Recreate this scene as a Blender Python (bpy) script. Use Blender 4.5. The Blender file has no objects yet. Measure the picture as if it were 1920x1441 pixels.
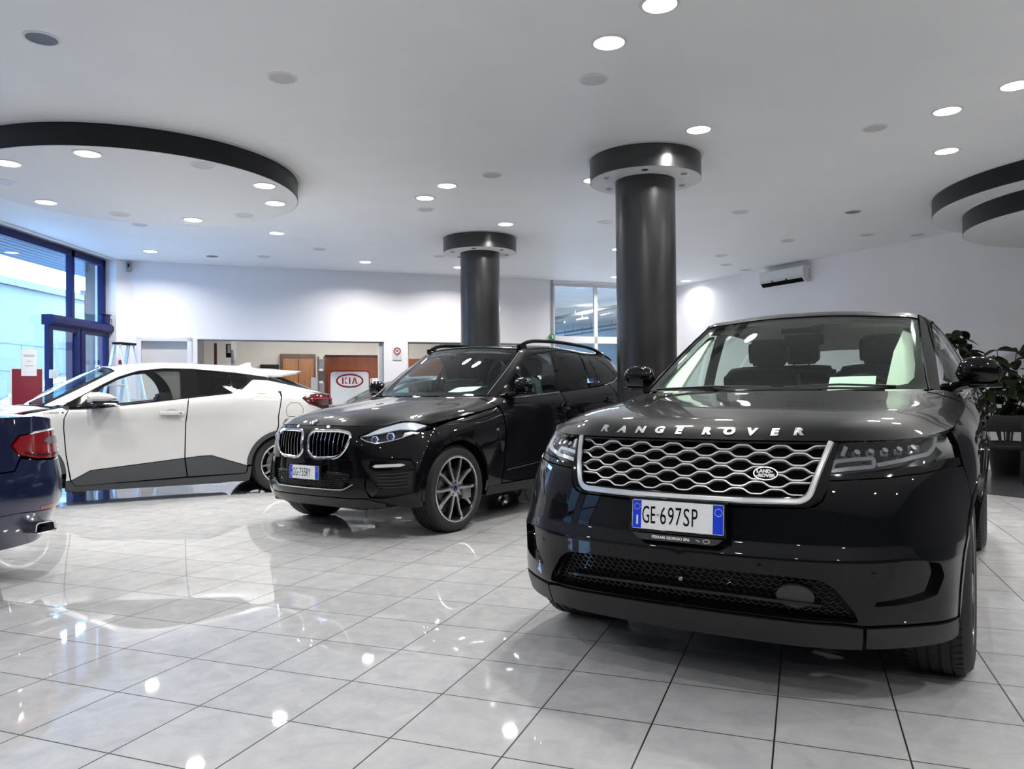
import bpy, bmesh, math, random
import numpy as np
from mathutils import Vector, Matrix
from mathutils.bvhtree import BVHTree
from mathutils.geometry import delaunay_2d_cdt

PI = math.pi
random.seed(7)
SC = bpy.context.scene
COL = SC.collection
MATS = {}


# ------------------------------------------------------------------ materials
def nmat(name):
    m = bpy.data.materials.new(name)
    m.use_nodes = True
    nt = m.node_tree
    for n in list(nt.nodes):
        nt.nodes.remove(n)
    out = nt.nodes.new('ShaderNodeOutputMaterial')
    MATS[name] = m
    return m, nt, out


def pmat(name, col, rough=0.5, metal=0.0, coat=0.0, coat_rough=0.03, spec=0.5, emit=None, estr=0.0,
         noise=0.0, nscale=8.0, bump=0.0, bscale=60.0, nstretch=None, trans=0.0, ior=1.45, alpha=1.0, coat_ior=1.5):
    m, nt, out = nmat(name)
    b = nt.nodes.new('ShaderNodeBsdfPrincipled')
    nt.links.new(b.outputs[0], out.inputs[0])
    b.inputs['Base Color'].default_value = (*col, 1)
    b.inputs['Roughness'].default_value = rough
    b.inputs['Metallic'].default_value = metal
    b.inputs['Coat Weight'].default_value = coat
    b.inputs['Coat Roughness'].default_value = coat_rough
    b.inputs['Coat IOR'].default_value = coat_ior
    b.inputs['Specular IOR Level'].default_value = spec
    b.inputs['Transmission Weight'].default_value = trans
    b.inputs['IOR'].default_value = ior
    b.inputs['Alpha'].default_value = alpha
    if emit:
        b.inputs['Emission Color'].default_value = (*emit, 1)
        b.inputs['Emission Strength'].default_value = estr
    if noise > 0 or bump > 0:
        tc = nt.nodes.new('ShaderNodeTexCoord')
        mp = nt.nodes.new('ShaderNodeMapping')
        nt.links.new(tc.outputs['Object'], mp.inputs[0])
        if nstretch:
            mp.inputs['Scale'].default_value = nstretch
    if noise > 0:
        n = nt.nodes.new('ShaderNodeTexNoise')
        n.inputs['Scale'].default_value = nscale
        n.inputs['Detail'].default_value = 5
        nt.links.new(mp.outputs[0], n.inputs['Vector'])
        r = nt.nodes.new('ShaderNodeValToRGB')
        r.color_ramp.elements[0].position = 0.3
        r.color_ramp.elements[1].position = 0.7
        r.color_ramp.elements[0].color = (*[max(0, c * (1 - noise)) for c in col], 1)
        r.color_ramp.elements[1].color = (*[min(1, c * (1 + noise)) for c in col], 1)
        nt.links.new(n.outputs[0], r.inputs[0])
        nt.links.new(r.outputs[0], b.inputs['Base Color'])
    if bump > 0:
        n2 = nt.nodes.new('ShaderNodeTexNoise')
        n2.inputs['Scale'].default_value = bscale
        n2.inputs['Detail'].default_value = 3
        nt.links.new(mp.outputs[0], n2.inputs['Vector'])
        bp = nt.nodes.new('ShaderNodeBump')
        bp.inputs['Strength'].default_value = bump
        bp.inputs['Distance'].default_value = 0.01
        nt.links.new(n2.outputs[0], bp.inputs['Height'])
        nt.links.new(bp.outputs[0], b.inputs['Normal'])
    return m


def glassmat(name, tint=(0.9, 0.95, 0.93), ior=1.5, rough=0.0):
    """thin window pane: tinted straight-through light plus Fresnel reflection"""
    m, nt, out = nmat(name)
    t = nt.nodes.new('ShaderNodeBsdfTransparent')
    t.inputs[0].default_value = (*tint, 1)
    g = nt.nodes.new('ShaderNodeBsdfGlossy')
    g.inputs['Roughness'].default_value = rough
    g.inputs['Color'].default_value = (1, 1, 1, 1)
    f = nt.nodes.new('ShaderNodeFresnel')
    ge = nt.nodes.new('ShaderNodeNewGeometry')
    mr = nt.nodes.new('ShaderNodeMapRange')      # same reflectance from both faces of the pane
    mr.inputs[3].default_value = ior
    mr.inputs[4].default_value = 1.0 / ior
    nt.links.new(ge.outputs['Backfacing'], mr.inputs[0])
    nt.links.new(mr.outputs[0], f.inputs[0])
    mx = nt.nodes.new('ShaderNodeMixShader')
    nt.links.new(f.outputs[0], mx.inputs[0])
    nt.links.new(t.outputs[0], mx.inputs[1])
    nt.links.new(g.outputs[0], mx.inputs[2])
    nt.links.new(mx.outputs[0], out.inputs[0])
    return m


def emat(name, col, s):
    m, nt, out = nmat(name)
    e = nt.nodes.new('ShaderNodeEmission')
    e.inputs[0].default_value = (*col, 1)
    e.inputs[1].default_value = s
    nt.links.new(e.outputs[0], out.inputs[0])
    return m


# ------------------------------------------------------------------ objects
def tag(o, label=None, cat=None, group=None, kind=None):
    if label: o['label'] = label
    if cat: o['category'] = cat
    if group: o['group'] = group
    if kind: o['kind'] = kind
    return o


def empty(name, loc=(0, 0, 0), rz=0.0):
    o = bpy.data.objects.new(name, None)
    o.empty_display_size = 0.2
    COL.objects.link(o)
    o.location = loc
    o.rotation_euler = (0, 0, rz)
    return o


class MB:
    """mesh builder: collects shapes of one part"""

    def __init__(self):
        self.v = []
        self.f = []
        self.n = []      # optional per-face list of loop normals
        self.sm = []

    def add(self, v, f, normals=None, smooth=True, M=None):
        o = len(self.v)
        if M is not None:
            v = [tuple(M @ Vector(p)) for p in v]
            flip = M.to_3x3().determinant() < 0
        else:
            flip = False
        self.v += [tuple(map(float, p)) for p in v]
        for i, q in enumerate(f):
            q = tuple(int(a) + o for a in q)
            nn = normals[i] if normals is not None else None
            if flip:
                q = q[::-1]
                nn = nn[::-1] if nn is not None else None
            self.f.append(q)
            self.n.append(nn)
            self.sm.append(smooth)
        return self

    def merge(self, other, mirror=False):
        o = len(self.v)
        s = -1 if mirror else 1
        self.v += [(p[0], s * p[1], p[2]) for p in other.v]
        for q, nn, sm in zip(other.f, other.n, other.sm):
            q = tuple(a + o for a in q)
            if nn is not None:
                nn = [(a[0], s * a[1], a[2]) for a in nn]
            if mirror:
                q = q[::-1]
                nn = nn[::-1] if nn is not None else None
            self.f.append(q)
            self.n.append(nn)
            self.sm.append(sm)
        return self

    def box(self, c, s, rot=None, bev=0.0, seg=2):
        bm = bmesh.new()
        bmesh.ops.create_cube(bm, size=1.0)
        bmesh.ops.scale(bm, vec=s, verts=bm.verts)
        if bev > 0:
            bmesh.ops.bevel(bm, geom=list(bm.edges), offset=min(bev, min(s) * 0.49), segments=seg, profile=0.6, affect='EDGES')
        M = Matrix.Translation(c)
        if rot is not None:
            M = M @ rot
        self.bm(bm, M, smooth=False)
        return self

    def bm(self, bm, M=None, smooth=True):
        bm.verts.index_update()
        self.add([v.co[:] for v in bm.verts], [[v.index for v in f.verts] for f in bm.faces], smooth=smooth, M=M)
        bm.free()
        return self

    def cyl(self, p0, p1, r0, r1=None, n=16, caps=True, smooth=True):
        r1 = r0 if r1 is None else r1
        p0, p1 = Vector(p0), Vector(p1)
        d = (p1 - p0).normalized()
        a = d.orthogonal().normalized()
        b = d.cross(a)
        vs = []
        for p, r in ((p0, r0), (p1, r1)):
            for k in range(n):
                t = 2 * PI * k / n
                vs.append(p + (a * math.cos(t) + b * math.sin(t)) * r)
        fs = [(k, (k + 1) % n, n + (k + 1) % n, n + k) for k in range(n)]
        self.add(vs, fs, smooth=smooth)
        if caps:
            self.add(vs, [tuple(range(n))[::-1], tuple(range(n, 2 * n))], smooth=False)
        return self

    def tube(self, pts, r, n=8, closed=False):
        pts = [Vector(p) for p in pts]
        N = len(pts)
        vs = []
        prev = None
        for i in range(N):
            if closed:
                d = pts[(i + 1) % N] - pts[i - 1]
            else:
                d = pts[min(i + 1, N - 1)] - pts[max(i - 1, 0)]
            d.normalize()
            if prev is None:
                a = d.orthogonal().normalized()
            else:
                a = (prev - d * prev.dot(d)).normalized()
            prev = a
            b = d.cross(a)
            rr = r[i] if isinstance(r, (list, tuple)) else r
            for k in range(n):
                t = 2 * PI * k / n
                vs.append(pts[i] + (a * math.cos(t) + b * math.sin(t)) * rr)
        fs = []
        for i in range(N if closed else N - 1):
            j = (i + 1) % N
            for k in range(n):
                fs.append((i * n + k, i * n + (k + 1) % n, j * n + (k + 1) % n, j * n + k))
        self.add(vs, fs)
        if not closed:
            self.add(vs, [tuple(range(n))[::-1], tuple(range((N - 1) * n, N * n))], smooth=False)
        return self

    def lathe(self, prof, n=48, M=None, close=False):
        """profile [(r, h)] turned about local z"""
        vs = []
        for k in range(n):
            t = 2 * PI * k / n
            for r, h in prof:
                vs.append((r * math.cos(t), r * math.sin(t), h))
        m = len(prof)
        fs = []
        for k in range(n):
            k2 = (k + 1) % n
            for i in range(m if close else m - 1):
                j = (i + 1) % m
                fs.append((k * m + i, k2 * m + i, k2 * m + j, k * m + j))
        self.add(vs, fs, M=M)
        return self

    def prism(self, poly, h0, h1, M=None, smooth=False):
        """2-D polygon (local xy) extruded from z=h0 to z=h1"""
        n = len(poly)
        vs = [(p[0], p[1], h0) for p in poly] + [(p[0], p[1], h1) for p in poly]
        fs = [(k, (k + 1) % n, n + (k + 1) % n, n + k) for k in range(n)]
        self.add(vs, fs, M=M, smooth=smooth)
        tri = tessellate(poly)
        self.add(vs, [t[::-1] for t in tri] + [tuple(a + n for a in t) for t in tri], M=M, smooth=False)
        return self

    def build(self, name, mat, parent=None, sharp=None, auto=True):
        me = bpy.data.meshes.new(name)
        me.from_pydata(self.v, [], self.f)
        me.polygons.foreach_set('use_smooth', self.sm)
        if any(n is not None for n in self.n):
            ln = []
            for p, n in zip(me.polygons, self.n):
                if n is None:
                    for _ in range(p.loop_total):
                        ln.append((0, 0, 0))
                else:
                    ln += [tuple(a) for a in n]
            me.normals_split_custom_set(ln)
        elif auto:
            me.set_sharp_from_angle(angle=math.radians(sharp if sharp else 35))
        me.materials.append(MATS[mat] if isinstance(mat, str) else mat)
        o = bpy.data.objects.new(name, me)
        COL.objects.link(o)
        if parent:
            o.parent = parent
        return o


def tessellate(poly):
    V = [Vector((p[0], p[1])) for p in poly]
    n = len(V)
    r = delaunay_2d_cdt(V, [(k, (k + 1) % n) for k in range(n)], [], 0, 1e-9)
    vs, tris, ov = r[0], r[2], r[3]
    mp = [(o[0] if o else -1) for o in ov]
    P = np.array([(p[0], p[1]) for p in poly])
    out = []
    for t in tris:
        c = sum((vs[a] for a in t), Vector((0, 0))) / 3
        if inpoly(np.array([[c.x, c.y]]), P)[0] and all(mp[a] >= 0 for a in t):
            q = [mp[a] for a in t]
            a, b, cc = (V[i] for i in q)
            if (b - a).cross(cc - a) < 0:
                q = q[::-1]
            out.append(tuple(q))
    area = sum(V[i].x * V[(i + 1) % n].y - V[(i + 1) % n].x * V[i].y for i in range(n))
    if area < 0:
        out = [t[::-1] for t in out]
    return out


def inpoly(Q, P):
    x, y = Q[:, 0], Q[:, 1]
    c = np.zeros(len(Q), bool)
    n = len(P)
    j = n - 1
    for i in range(n):
        xi, yi, xj, yj = P[i, 0], P[i, 1], P[j, 0], P[j, 1]
        m = ((yi > y) != (yj > y))
        if yi != yj:
            c ^= m & (x < (xj - xi) * (y - yi) / (yj - yi) + xi)
        j = i
    return c


def segdist(Q, A, B):
    d = B - A
    L = (d ** 2).sum()
    t = np.clip(((Q - A) @ d) / max(L, 1e-12), 0, 1)
    return np.hypot(*(Q - (A + t[:, None] * d)).T)


def rounded(pts, r, closed=True, n=5):
    """round the corners of an N-D polyline; r scalar or list"""
    P = [np.array(p, float) for p in pts]
    N = len(P)
    out = []
    for i in range(N):
        ri = r[i] if isinstance(r, (list, tuple)) else r
        if ri <= 0 or (not closed and i in (0, N - 1)):
            out.append(P[i])
            continue
        a, b, c = P[i - 1], P[i], P[(i + 1) % N]
        la, lc = np.linalg.norm(a - b), np.linalg.norm(c - b)
        d = min(ri, la * 0.48, lc * 0.48)
        if d < 1e-5:
            out.append(b)
            continue
        s, e = b + (a - b) * d / la, b + (c - b) * d / lc
        for k in range(n + 1):
            t = k / n
            out.append((1 - t) ** 2 * s + 2 * t * (1 - t) * b + t * t * e)
    return out


def resample(pts, step, closed=True):
    P = [np.array(p, float) for p in pts]
    out = []
    N = len(P)
    for i in range(N if closed else N - 1):
        a, b = P[i], P[(i + 1) % N]
        m = max(1, int(math.ceil(np.linalg.norm(b - a) / step)))
        for k in range(m):
            out.append(a + (b - a) * k / m)
    if not closed:
        out.append(P[-1])
    return out


def arc(cx, cz, r, a0, a1, n=20):
    return [(cx + r * math.cos(math.radians(a0 + (a1 - a0) * k / n)), cz + r * math.sin(math.radians(a0 + (a1 - a0) * k / n))) for k in range(n + 1)]


def crom(pts, n=6, closed=False):
    """smooth curve through points (any dimension)"""
    P = np.array(pts, float)
    if closed:
        P = np.concatenate([P[-2:], P, P[:3]])
        D = cr1(P, n, None, None)
        return list(D[2 * n:-3 * n + n - n])[:len(pts) * n]
    return list(cr1(P, n, None, None))


def cr1(P, n, g0, g1):
    """non-uniform Catmull-Rom through the first axis of P (N,3) or (N,2)"""
    P = np.asarray(P, float)
    N = len(P)
    h = np.maximum(np.linalg.norm(np.diff(P, axis=0), axis=1), 1e-6) ** 0.75
    d = np.diff(P, axis=0) / h[:, None]
    m = np.zeros_like(P)
    for i in range(1, N - 1):
        m[i] = (h[i] * d[i - 1] + h[i - 1] * d[i]) / (h[i] + h[i - 1])
    def end(i, g, first):
        if g == 'sym':
            q = P[1 if first else -2].copy()
            q[1] *= -1
            if first:
                return (P[1] - q) / (2 * h[0])
            return (q - P[-2]) / (2 * h[-1])
        if N == 2:
            return d[0]
        return (1.5 * d[0] - 0.5 * m[1]) if first else (1.5 * d[-1] - 0.5 * m[-2])
    m[0] = end(0, g0, True)
    m[-1] = end(-1, g1, False)
    t = np.arange(n) / n
    H00 = 2 * t ** 3 - 3 * t ** 2 + 1
    H10 = t ** 3 - 2 * t ** 2 + t
    H01 = -2 * t ** 3 + 3 * t ** 2
    H11 = t ** 3 - t ** 2
    out = []
    for i in range(N - 1):
        seg = H00[:, None] * P[i] + H10[:, None] * m[i] * h[i] + H01[:, None] * P[i + 1] + H11[:, None] * m[i + 1] * h[i]
        out.append(seg)
    out.append(P[-1:])
    return np.concatenate(out)


def cr_breaks(P, n, g0, g1, br):
    br = [b for b in (br or []) if 0 < b < len(P) - 1]
    if not br:
        return cr1(P, n, g0, g1)
    cuts = [0] + list(br) + [len(P) - 1]
    out = []
    for a, b in zip(cuts[:-1], cuts[1:]):
        q = cr1(P[a:b + 1], n, g0 if a == 0 else None, g1 if b == len(P) - 1 else None)
        out.append(q if b == len(P) - 1 else q[:-1])
    return np.concatenate(out)


class Chart:
    """smooth surface through a grid of control points G[i][j] (i along u, j along v)"""

    def __init__(self, G, n=6, u_ends=(None, None), v_ends=(None, None), ubr=None, vbr=None, flip=False, smooth=2):
        G = np.array(G, float)
        self.n = n
        A = np.stack([cr_breaks(G[:, j], n, u_ends[0], u_ends[1], ubr) for j in range(G.shape[1])], 1)
        D = np.stack([cr_breaks(A[i], n, v_ends[0], v_ends[1], vbr) for i in range(A.shape[0])], 0)
        for _ in range(smooth):
            E = D.copy()
            lap = (D[:-2, 1:-1] + D[2:, 1:-1] + D[1:-1, :-2] + D[1:-1, 2:]) / 4 - D[1:-1, 1:-1]
            keep = np.ones(lap.shape[:2])
            for b in (vbr or []):
                keep[:, b * n - 1] = 0
            for b in (ubr or []):
                keep[b * n - 1, :] = 0
            E[1:-1, 1:-1] += 0.5 * lap * keep[..., None]
            D = E
        self.D = D
        nu, nv = D.shape[:2]
        self.nu, self.nv = nu, nv
        du = np.gradient(D, axis=0)
        dv = np.gradient(D, axis=1)
        for e, k in ((u_ends[0], 0), (u_ends[1], -1)):
            if e == 'sym':
                du[k, :, 0] = 0
                du[k, :, 2] = 0
        for e, k in ((v_ends[0], 0), (v_ends[1], -1)):
            if e == 'sym':
                dv[:, k, 0] = 0
                dv[:, k, 2] = 0
        N = np.cross(du, dv)
        if flip:
            N = -N
        self.flip = flip
        self.N = N / np.maximum(np.linalg.norm(N, axis=2, keepdims=True), 1e-9)
        V = [Vector(p) for p in D.reshape(-1, 3)]
        F = []
        for i in range(nu - 1):
            for j in range(nv - 1):
                F.append((i * nv + j, (i + 1) * nv + j, (i + 1) * nv + j + 1, i * nv + j + 1))
        self.bvh = BVHTree.FromPolygons(V, F)

    def _uv(self, p, idx):
        i, j = divmod(idx, self.nv - 1)
        D = self.D
        p00, p10, p01, p11 = D[i, j], D[i + 1, j], D[i, j + 1], D[i + 1, j + 1]
        a = b = 0.5
        p = np.array(p)
        for _ in range(4):
            q = (1 - a) * (1 - b) * p00 + a * (1 - b) * p10 + (1 - a) * b * p01 + a * b * p11
            ja = (1 - b) * (p10 - p00) + b * (p11 - p01)
            jb = (1 - a) * (p01 - p00) + a * (p11 - p10)
            r = p - q
            A = np.array([[ja @ ja, ja @ jb], [ja @ jb, jb @ jb]]) + 1e-12 * np.eye(2)
            s = np.linalg.solve(A, [ja @ r, jb @ r])
            a = min(max(a + s[0], 0), 1)
            b = min(max(b + s[1], 0), 1)
        return i + a, j + b

    def near(self, p):
        loc, nor, idx, d = self.bvh.find_nearest(Vector(p))
        return self._uv(loc, idx)

    def cast(self, o, d):
        loc, nor, idx, dist = self.bvh.ray_cast(Vector(o), Vector(d))
        if loc is None:
            return None
        return self._uv(loc, idx)

    def F(self, y, z):
        s = 1 if y >= 0 else -1
        r = self.cast((3, abs(y), z), (-1, 0, 0))
        if r is None:
            r = self.near((0.75, abs(y), z))
        return r

    def B(self, y, z):
        r = self.cast((-8, abs(y), z), (1, 0, 0))
        if r is None:
            r = self.near((-3.9, abs(y), z))
        return r

    def S(self, x, z):
        r = self.cast((x, 3, z), (0, -1, 0))
        if r is None:
            r = self.near((x, 0.92, z))
        return r

    def T(self, x, y):
        r = self.cast((x, abs(y), 4), (0, 0, -1))
        if r is None:
            r = self.near((x, abs(y), 1.2))
        return r

    def at(self, u, v, off=0.0):
        u = min(max(u, 0), self.nu - 1.0001)
        v = min(max(v, 0), self.nv - 1.0001)
        i, j = int(u), int(v)
        a, b = u - i, v - j
        w = ((1 - a) * (1 - b), a * (1 - b), (1 - a) * b, a * b)
        D, N = self.D, self.N
        p = w[0] * D[i, j] + w[1] * D[i + 1, j] + w[2] * D[i, j + 1] + w[3] * D[i + 1, j + 1]
        n = w[0] * N[i, j] + w[1] * N[i + 1, j] + w[2] * N[i, j + 1] + w[3] * N[i + 1, j + 1]
        n = n / max(np.linalg.norm(n), 1e-9)
        return p + n * off, n

    def conv(self, mode, pts, step, closed=True):
        """outline given in a view (F front, S side, T top, B rear, P 3-D, UV control index) -> dense uv list"""
        if mode == 'UV':
            q = resample([(a * self.n, b * self.n) for a, b in pts], 0.8, closed)
            return [tuple(a) for a in q]
        q = resample(pts, step, closed)
        if mode == 'P':
            return [self.near(a) for a in q]
        f = getattr(self, mode)
        return [f(*a) for a in q]


def panel_mb(ch, mode, outline, holes=(), off=0.0, thick=0.012, gap=0.002, step=0.03, rc=0.0, grid=1, merge=True, wall=True, wall_outer=True):
    """cut a panel out of a chart; holes are (mode, pts, rc)"""
    loops = []
    for k, (mo, pts, r) in enumerate([(mode, outline, rc)] + [h if len(h) == 3 else (h[0], h[1], 0) for h in holes]):
        if (isinstance(r, (list, tuple))) or r > 0:
            pts = rounded(pts, r)
        loops.append(np.array(ch.conv(mo, pts, step)))
    # metric scale
    allp = loops[0]
    i0, i1 = int(allp[:, 0].min()), int(math.ceil(allp[:, 0].max()))
    j0, j1 = int(allp[:, 1].min()), int(math.ceil(allp[:, 1].max()))
    i1, j1 = max(i1, i0 + 1), max(j1, j0 + 1)
    sub = ch.D[i0:i1 + 1, j0:j1 + 1]
    su = np.linalg.norm(np.diff(sub, axis=0), axis=2).mean() if sub.shape[0] > 1 else 0.05
    sv = np.linalg.norm(np.diff(sub, axis=1), axis=2).mean() if sub.shape[1] > 1 else 0.05
    S = np.array([su, sv])
    W = []
    for k, L in enumerate(loops):
        Q = L * S
        keep = [0]
        for i in range(1, len(Q)):
            if np.linalg.norm(Q[i] - Q[keep[-1]]) > 0.0015:
                keep.append(i)
        if np.linalg.norm(Q[keep[-1]] - Q[keep[0]]) < 0.0015 and len(keep) > 3:
            keep.pop()
        Q = Q[keep]
        y = np.array([abs(ch.at(*(q / S))[0][1]) for q in Q])
        mid = (y < 2e-3) if merge else np.zeros(len(Q), bool)
        A = 0.5 * np.sum(Q[:, 0] * np.roll(Q[:, 1], -1) - np.roll(Q[:, 0], -1) * Q[:, 1])
        if (A > 0) != (k == 0):
            Q = Q[::-1]
            mid = mid[::-1]
        e = np.roll(Q, -1, 0) - Q
        e /= np.maximum(np.linalg.norm(e, axis=1, keepdims=True), 1e-9)
        nin = np.stack([-e[:, 1], e[:, 0]], 1)
        b = nin + np.roll(nin, 1, 0)
        b /= np.maximum((b ** 2).sum(1, keepdims=True) / 2, 0.3)
        if k == 0 or gap > 0:
            g = np.where(mid, 0, gap)
            Q = Q + b * g[:, None]
        W.append((Q, mid))
    verts = [tuple(q) for Q, _ in W for q in Q]
    edges = []
    o = 0
    for Q, _ in W:
        m = len(Q)
        edges += [(o + i, o + (i + 1) % m) for i in range(m)]
        o += m
    nb = len(verts)
    # interior grid nodes
    gi, gj = np.meshgrid(np.arange(i0, i1 + 1, grid), np.arange(j0, j1 + 1, grid), indexing='ij')
    I = np.stack([gi.ravel(), gj.ravel()], 1) * S
    ok = inpoly(I, W[0][0])
    for Q, _ in W[1:]:
        ok &= ~inpoly(I, Q)
    I = I[ok]
    mind = min(su, sv) * grid * 0.45
    for Q, _ in W:
        for a, b in zip(Q, np.roll(Q, -1, 0)):
            if len(I) == 0:
                break
            near = segdist(I, a, b) < mind
            I = I[~near]
    verts += [tuple(q) for q in I]
    r = delaunay_2d_cdt([Vector(v) for v in verts], edges, [], 0, 1e-7)
    rv = np.array([(v.x, v.y) for v in r[0]])
    tris = r[2]
    C = np.array([rv[list(t)].mean(0) for t in tris])
    ok = inpoly(C, W[0][0])
    for Q, _ in W[1:]:
        ok &= ~inpoly(C, Q)
    P = []
    NN = []
    for q in rv:
        p, n = ch.at(*(q / S), off)
        P.append(p)
        NN.append(n)
    mb = MB()
    F, FN = [], []
    for t, k in zip(tris, ok):
        if not k:
            continue
        t = list(t)
        a, b, c = (np.array(P[i]) for i in t)
        fn = np.cross(b - a, c - a)
        if fn @ (NN[t[0]] + NN[t[1]] + NN[t[2]]) < 0:
            t = t[::-1]
        F.append(t)
        FN.append([NN[i] for i in t])
    mb.add(P, F, normals=FN)
    if wall and thick > 0:
        for Q, mid in (W if wall_outer else W[1:]):
            m = len(Q)
            top, bot, nn = [], [], []
            for q in Q:
                p, n = ch.at(*(q / S), off)
                top.append(p)
                bot.append(p - n * thick)
                nn.append(n)
            vs = top + bot
            fs, fns = [], []
            for i in range(m):
                j = (i + 1) % m
                if mid[i] and mid[j]:
                    continue
                q = (i, m + i, m + j, j)
                fn = np.cross(vs[m + i] - vs[i], vs[j] - vs[i])
                L = np.linalg.norm(fn)
                if L < 1e-12:
                    continue
                # outward = away from the panel interior
                fn = fn / L
                e2 = np.array([*(np.roll(Q, -1, 0)[i] - Q[i]), 0])
                out2 = np.array([e2[1], -e2[0]])
                pm, _ = ch.at(*((Q[i] + out2 / max(np.linalg.norm(out2), 1e-9) * 0.01) / S), off)
                if fn @ (pm - top[i]) < 0:
                    q = q[::-1]
                    fn = -fn
                # slightly rounded edge
                n1 = fn * 0.8 + nn[i] * 0.2
                fs.append(q)
                fns.append([fn, fn, fn, fn])
            mb.add(vs, fs, normals=fns)
    return mb


def panel(ch, name, mat, parent, mode, outline, side='both', **kw):
    """side: 'merge' one object over both halves, 'both' two objects, 'L' only +y, 'R' only -y"""
    mb = panel_mb(ch, mode, outline, **kw)
    if side == 'merge':
        m2 = MB().merge(mb).merge(mb, mirror=True)
        return m2.build(name, mat, parent)
    out = []
    if side in ('both', 'L'):
        out.append(MB().merge(mb).build(name, mat, parent))
    if side in ('both', 'R'):
        out.append(MB().merge(mb, mirror=True).build(name, mat, parent))
    return out


def sweep_mb(P, N, prof, closed=False, cap=True):
    """sweep a closed 2-D profile [(across, up)] along P with surface normals N"""
    P = [np.array(p, float) for p in P]
    m = len(P)
    k = len(prof)
    vs = []
    for i in range(m):
        if closed:
            t = P[(i + 1) % m] - P[i - 1]
        else:
            t = P[min(i + 1, m - 1)] - P[max(i - 1, 0)]
        t = t / max(np.linalg.norm(t), 1e-9)
        n = np.array(N[i], float)
        n = n - t * (n @ t)
        n /= max(np.linalg.norm(n), 1e-9)
        b = np.cross(n, t)
        for a, h in prof:
            vs.append(P[i] + b * a + n * h)
    fs = []
    for i in range(m if closed else m - 1):
        j = (i + 1) % m
        for q in range(k):
            q2 = (q + 1) % k
            fs.append((i * k + q, i * k + q2, j * k + q2, j * k + q))
    mb = MB()
    mb.add(vs, [f[::-1] for f in fs])
    if cap and not closed:
        mb.add(vs, [tuple(range(k)), tuple(range((m - 1) * k, m * k))[::-1]], smooth=False)
    return mb


def rect(w, h, base=0.0):
    return [(-w / 2, base), (w / 2, base), (w / 2, base + h), (-w / 2, base + h)]


def dome(w, h, base=0.0, n=6):
    return [(-w / 2, base), (w / 2, base)] + [(w / 2 * math.cos(PI * (k + .5) / n), base + h * (0.35 + 0.65 * math.sin(PI * (k + .5) / n))) for k in range(n)]


def strip_mb(ch, mode, pts, prof, off=0.0, step=0.02, rc=0.0, closed=False):
    if (isinstance(rc, (list, tuple))) or rc > 0:
        pts = rounded(pts, rc, closed)
    uv = ch.conv(mode, pts, step, closed)
    P, N = [], []
    for q in uv:
        p, n = ch.at(*q, off)
        if P and np.linalg.norm(p - P[-1]) < 1e-4:
            continue
        P.append(p)
        N.append(n)
    return sweep_mb(P, N, prof, closed)


def strip(ch, name, mat, parent, mode, pts, prof, side='both', **kw):
    mb = strip_mb(ch, mode, pts, prof, **kw)
    if side == 'merge':
        return MB().merge(mb).merge(mb, mirror=True).build(name, mat, parent)
    out = []
    if side in ('both', 'L'):
        out.append(MB().merge(mb).build(name, mat, parent))
    if side in ('both', 'R'):
        out.append(MB().merge(mb, mirror=True).build(name, mat, parent))
    return out


# ------------------------------------------------------------------ lettering
_FONT_CACHE = {}


def text2d(s, size=1.0, sx=1.0, spacing=1.0, bold=0.0, res=3):
    """letters as 2-D triangles: list of (verts, tris, border loops) with origin at the left baseline"""
    key = (s, size, sx, spacing, bold, res)
    cu = bpy.data.curves.new('lettering_outline', 'FONT')
    cu.body = s
    cu.size = size
    cu.space_character = spacing
    cu.offset = bold
    cu.resolution_u = res
    cu.fill_mode = 'FRONT'
    ob = bpy.data.objects.new('lettering_outline', cu)
    COL.objects.link(ob)
    bpy.context.view_layer.update()
    dg = bpy.context.evaluated_depsgraph_get()
    me = bpy.data.meshes.new_from_object(ob.evaluated_get(dg))
    V = [(v.co.x * sx, v.co.y) for v in me.vertices]
    F = [tuple(p.vertices) for p in me.polygons]
    bpy.data.objects.remove(ob)
    bpy.data.curves.remove(cu)
    bpy.data.meshes.remove(me)
    return V, F


def text_mb(s, place, size, depth=0.002, sx=1.0, spacing=1.0, bold=0.0, align='C', shear=0.0):
    """place(u, v, d) maps text plane coordinates and height d to 3-D"""
    V, F = text2d(s, size, sx, spacing, bold)
    xs = [v[0] for v in V]
    x0, x1 = min(xs), max(xs)
    sh = {'C': -(x0 + x1) / 2, 'L': -x0, 'R': -x1}[align]
    V = [(v[0] + sh + shear * v[1], v[1]) for v in V]
    n = len(V)
    vs = [place(u, v, depth) for u, v in V] + [place(u, v, 0) for u, v in V]
    mb = MB()
    mb.add(vs, F, smooth=False)
    # border edges -> walls
    cnt = {}
    for f in F:
        for a, b in zip(f, f[1:] + f[:1]):
            k = (min(a, b), max(a, b))
            cnt.setdefault(k, []).append((a, b))
    W = []
    for k, e in cnt.items():
        if len(e) == 1:
            a, b = e[0]
            W.append((b, a, n + a, n + b))
    mb.add(vs, W, smooth=False)
    return mb


def planeplace(o, u, v, w):
    o, u, v, w = (Vector(a) for a in (o, u, v, w))
    return lambda a, b, d: tuple(o + u * a + v * b + w * d)
# ------------------------------------------------------------------ shared car parts
def car_root(name, label, pose, cat='car', group=None):
    X, Y, th = pose
    o = empty(name, (X, Y, 0), math.atan2(-math.cos(th), -math.sin(th)))
    return tag(o, label, cat, group)


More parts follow.
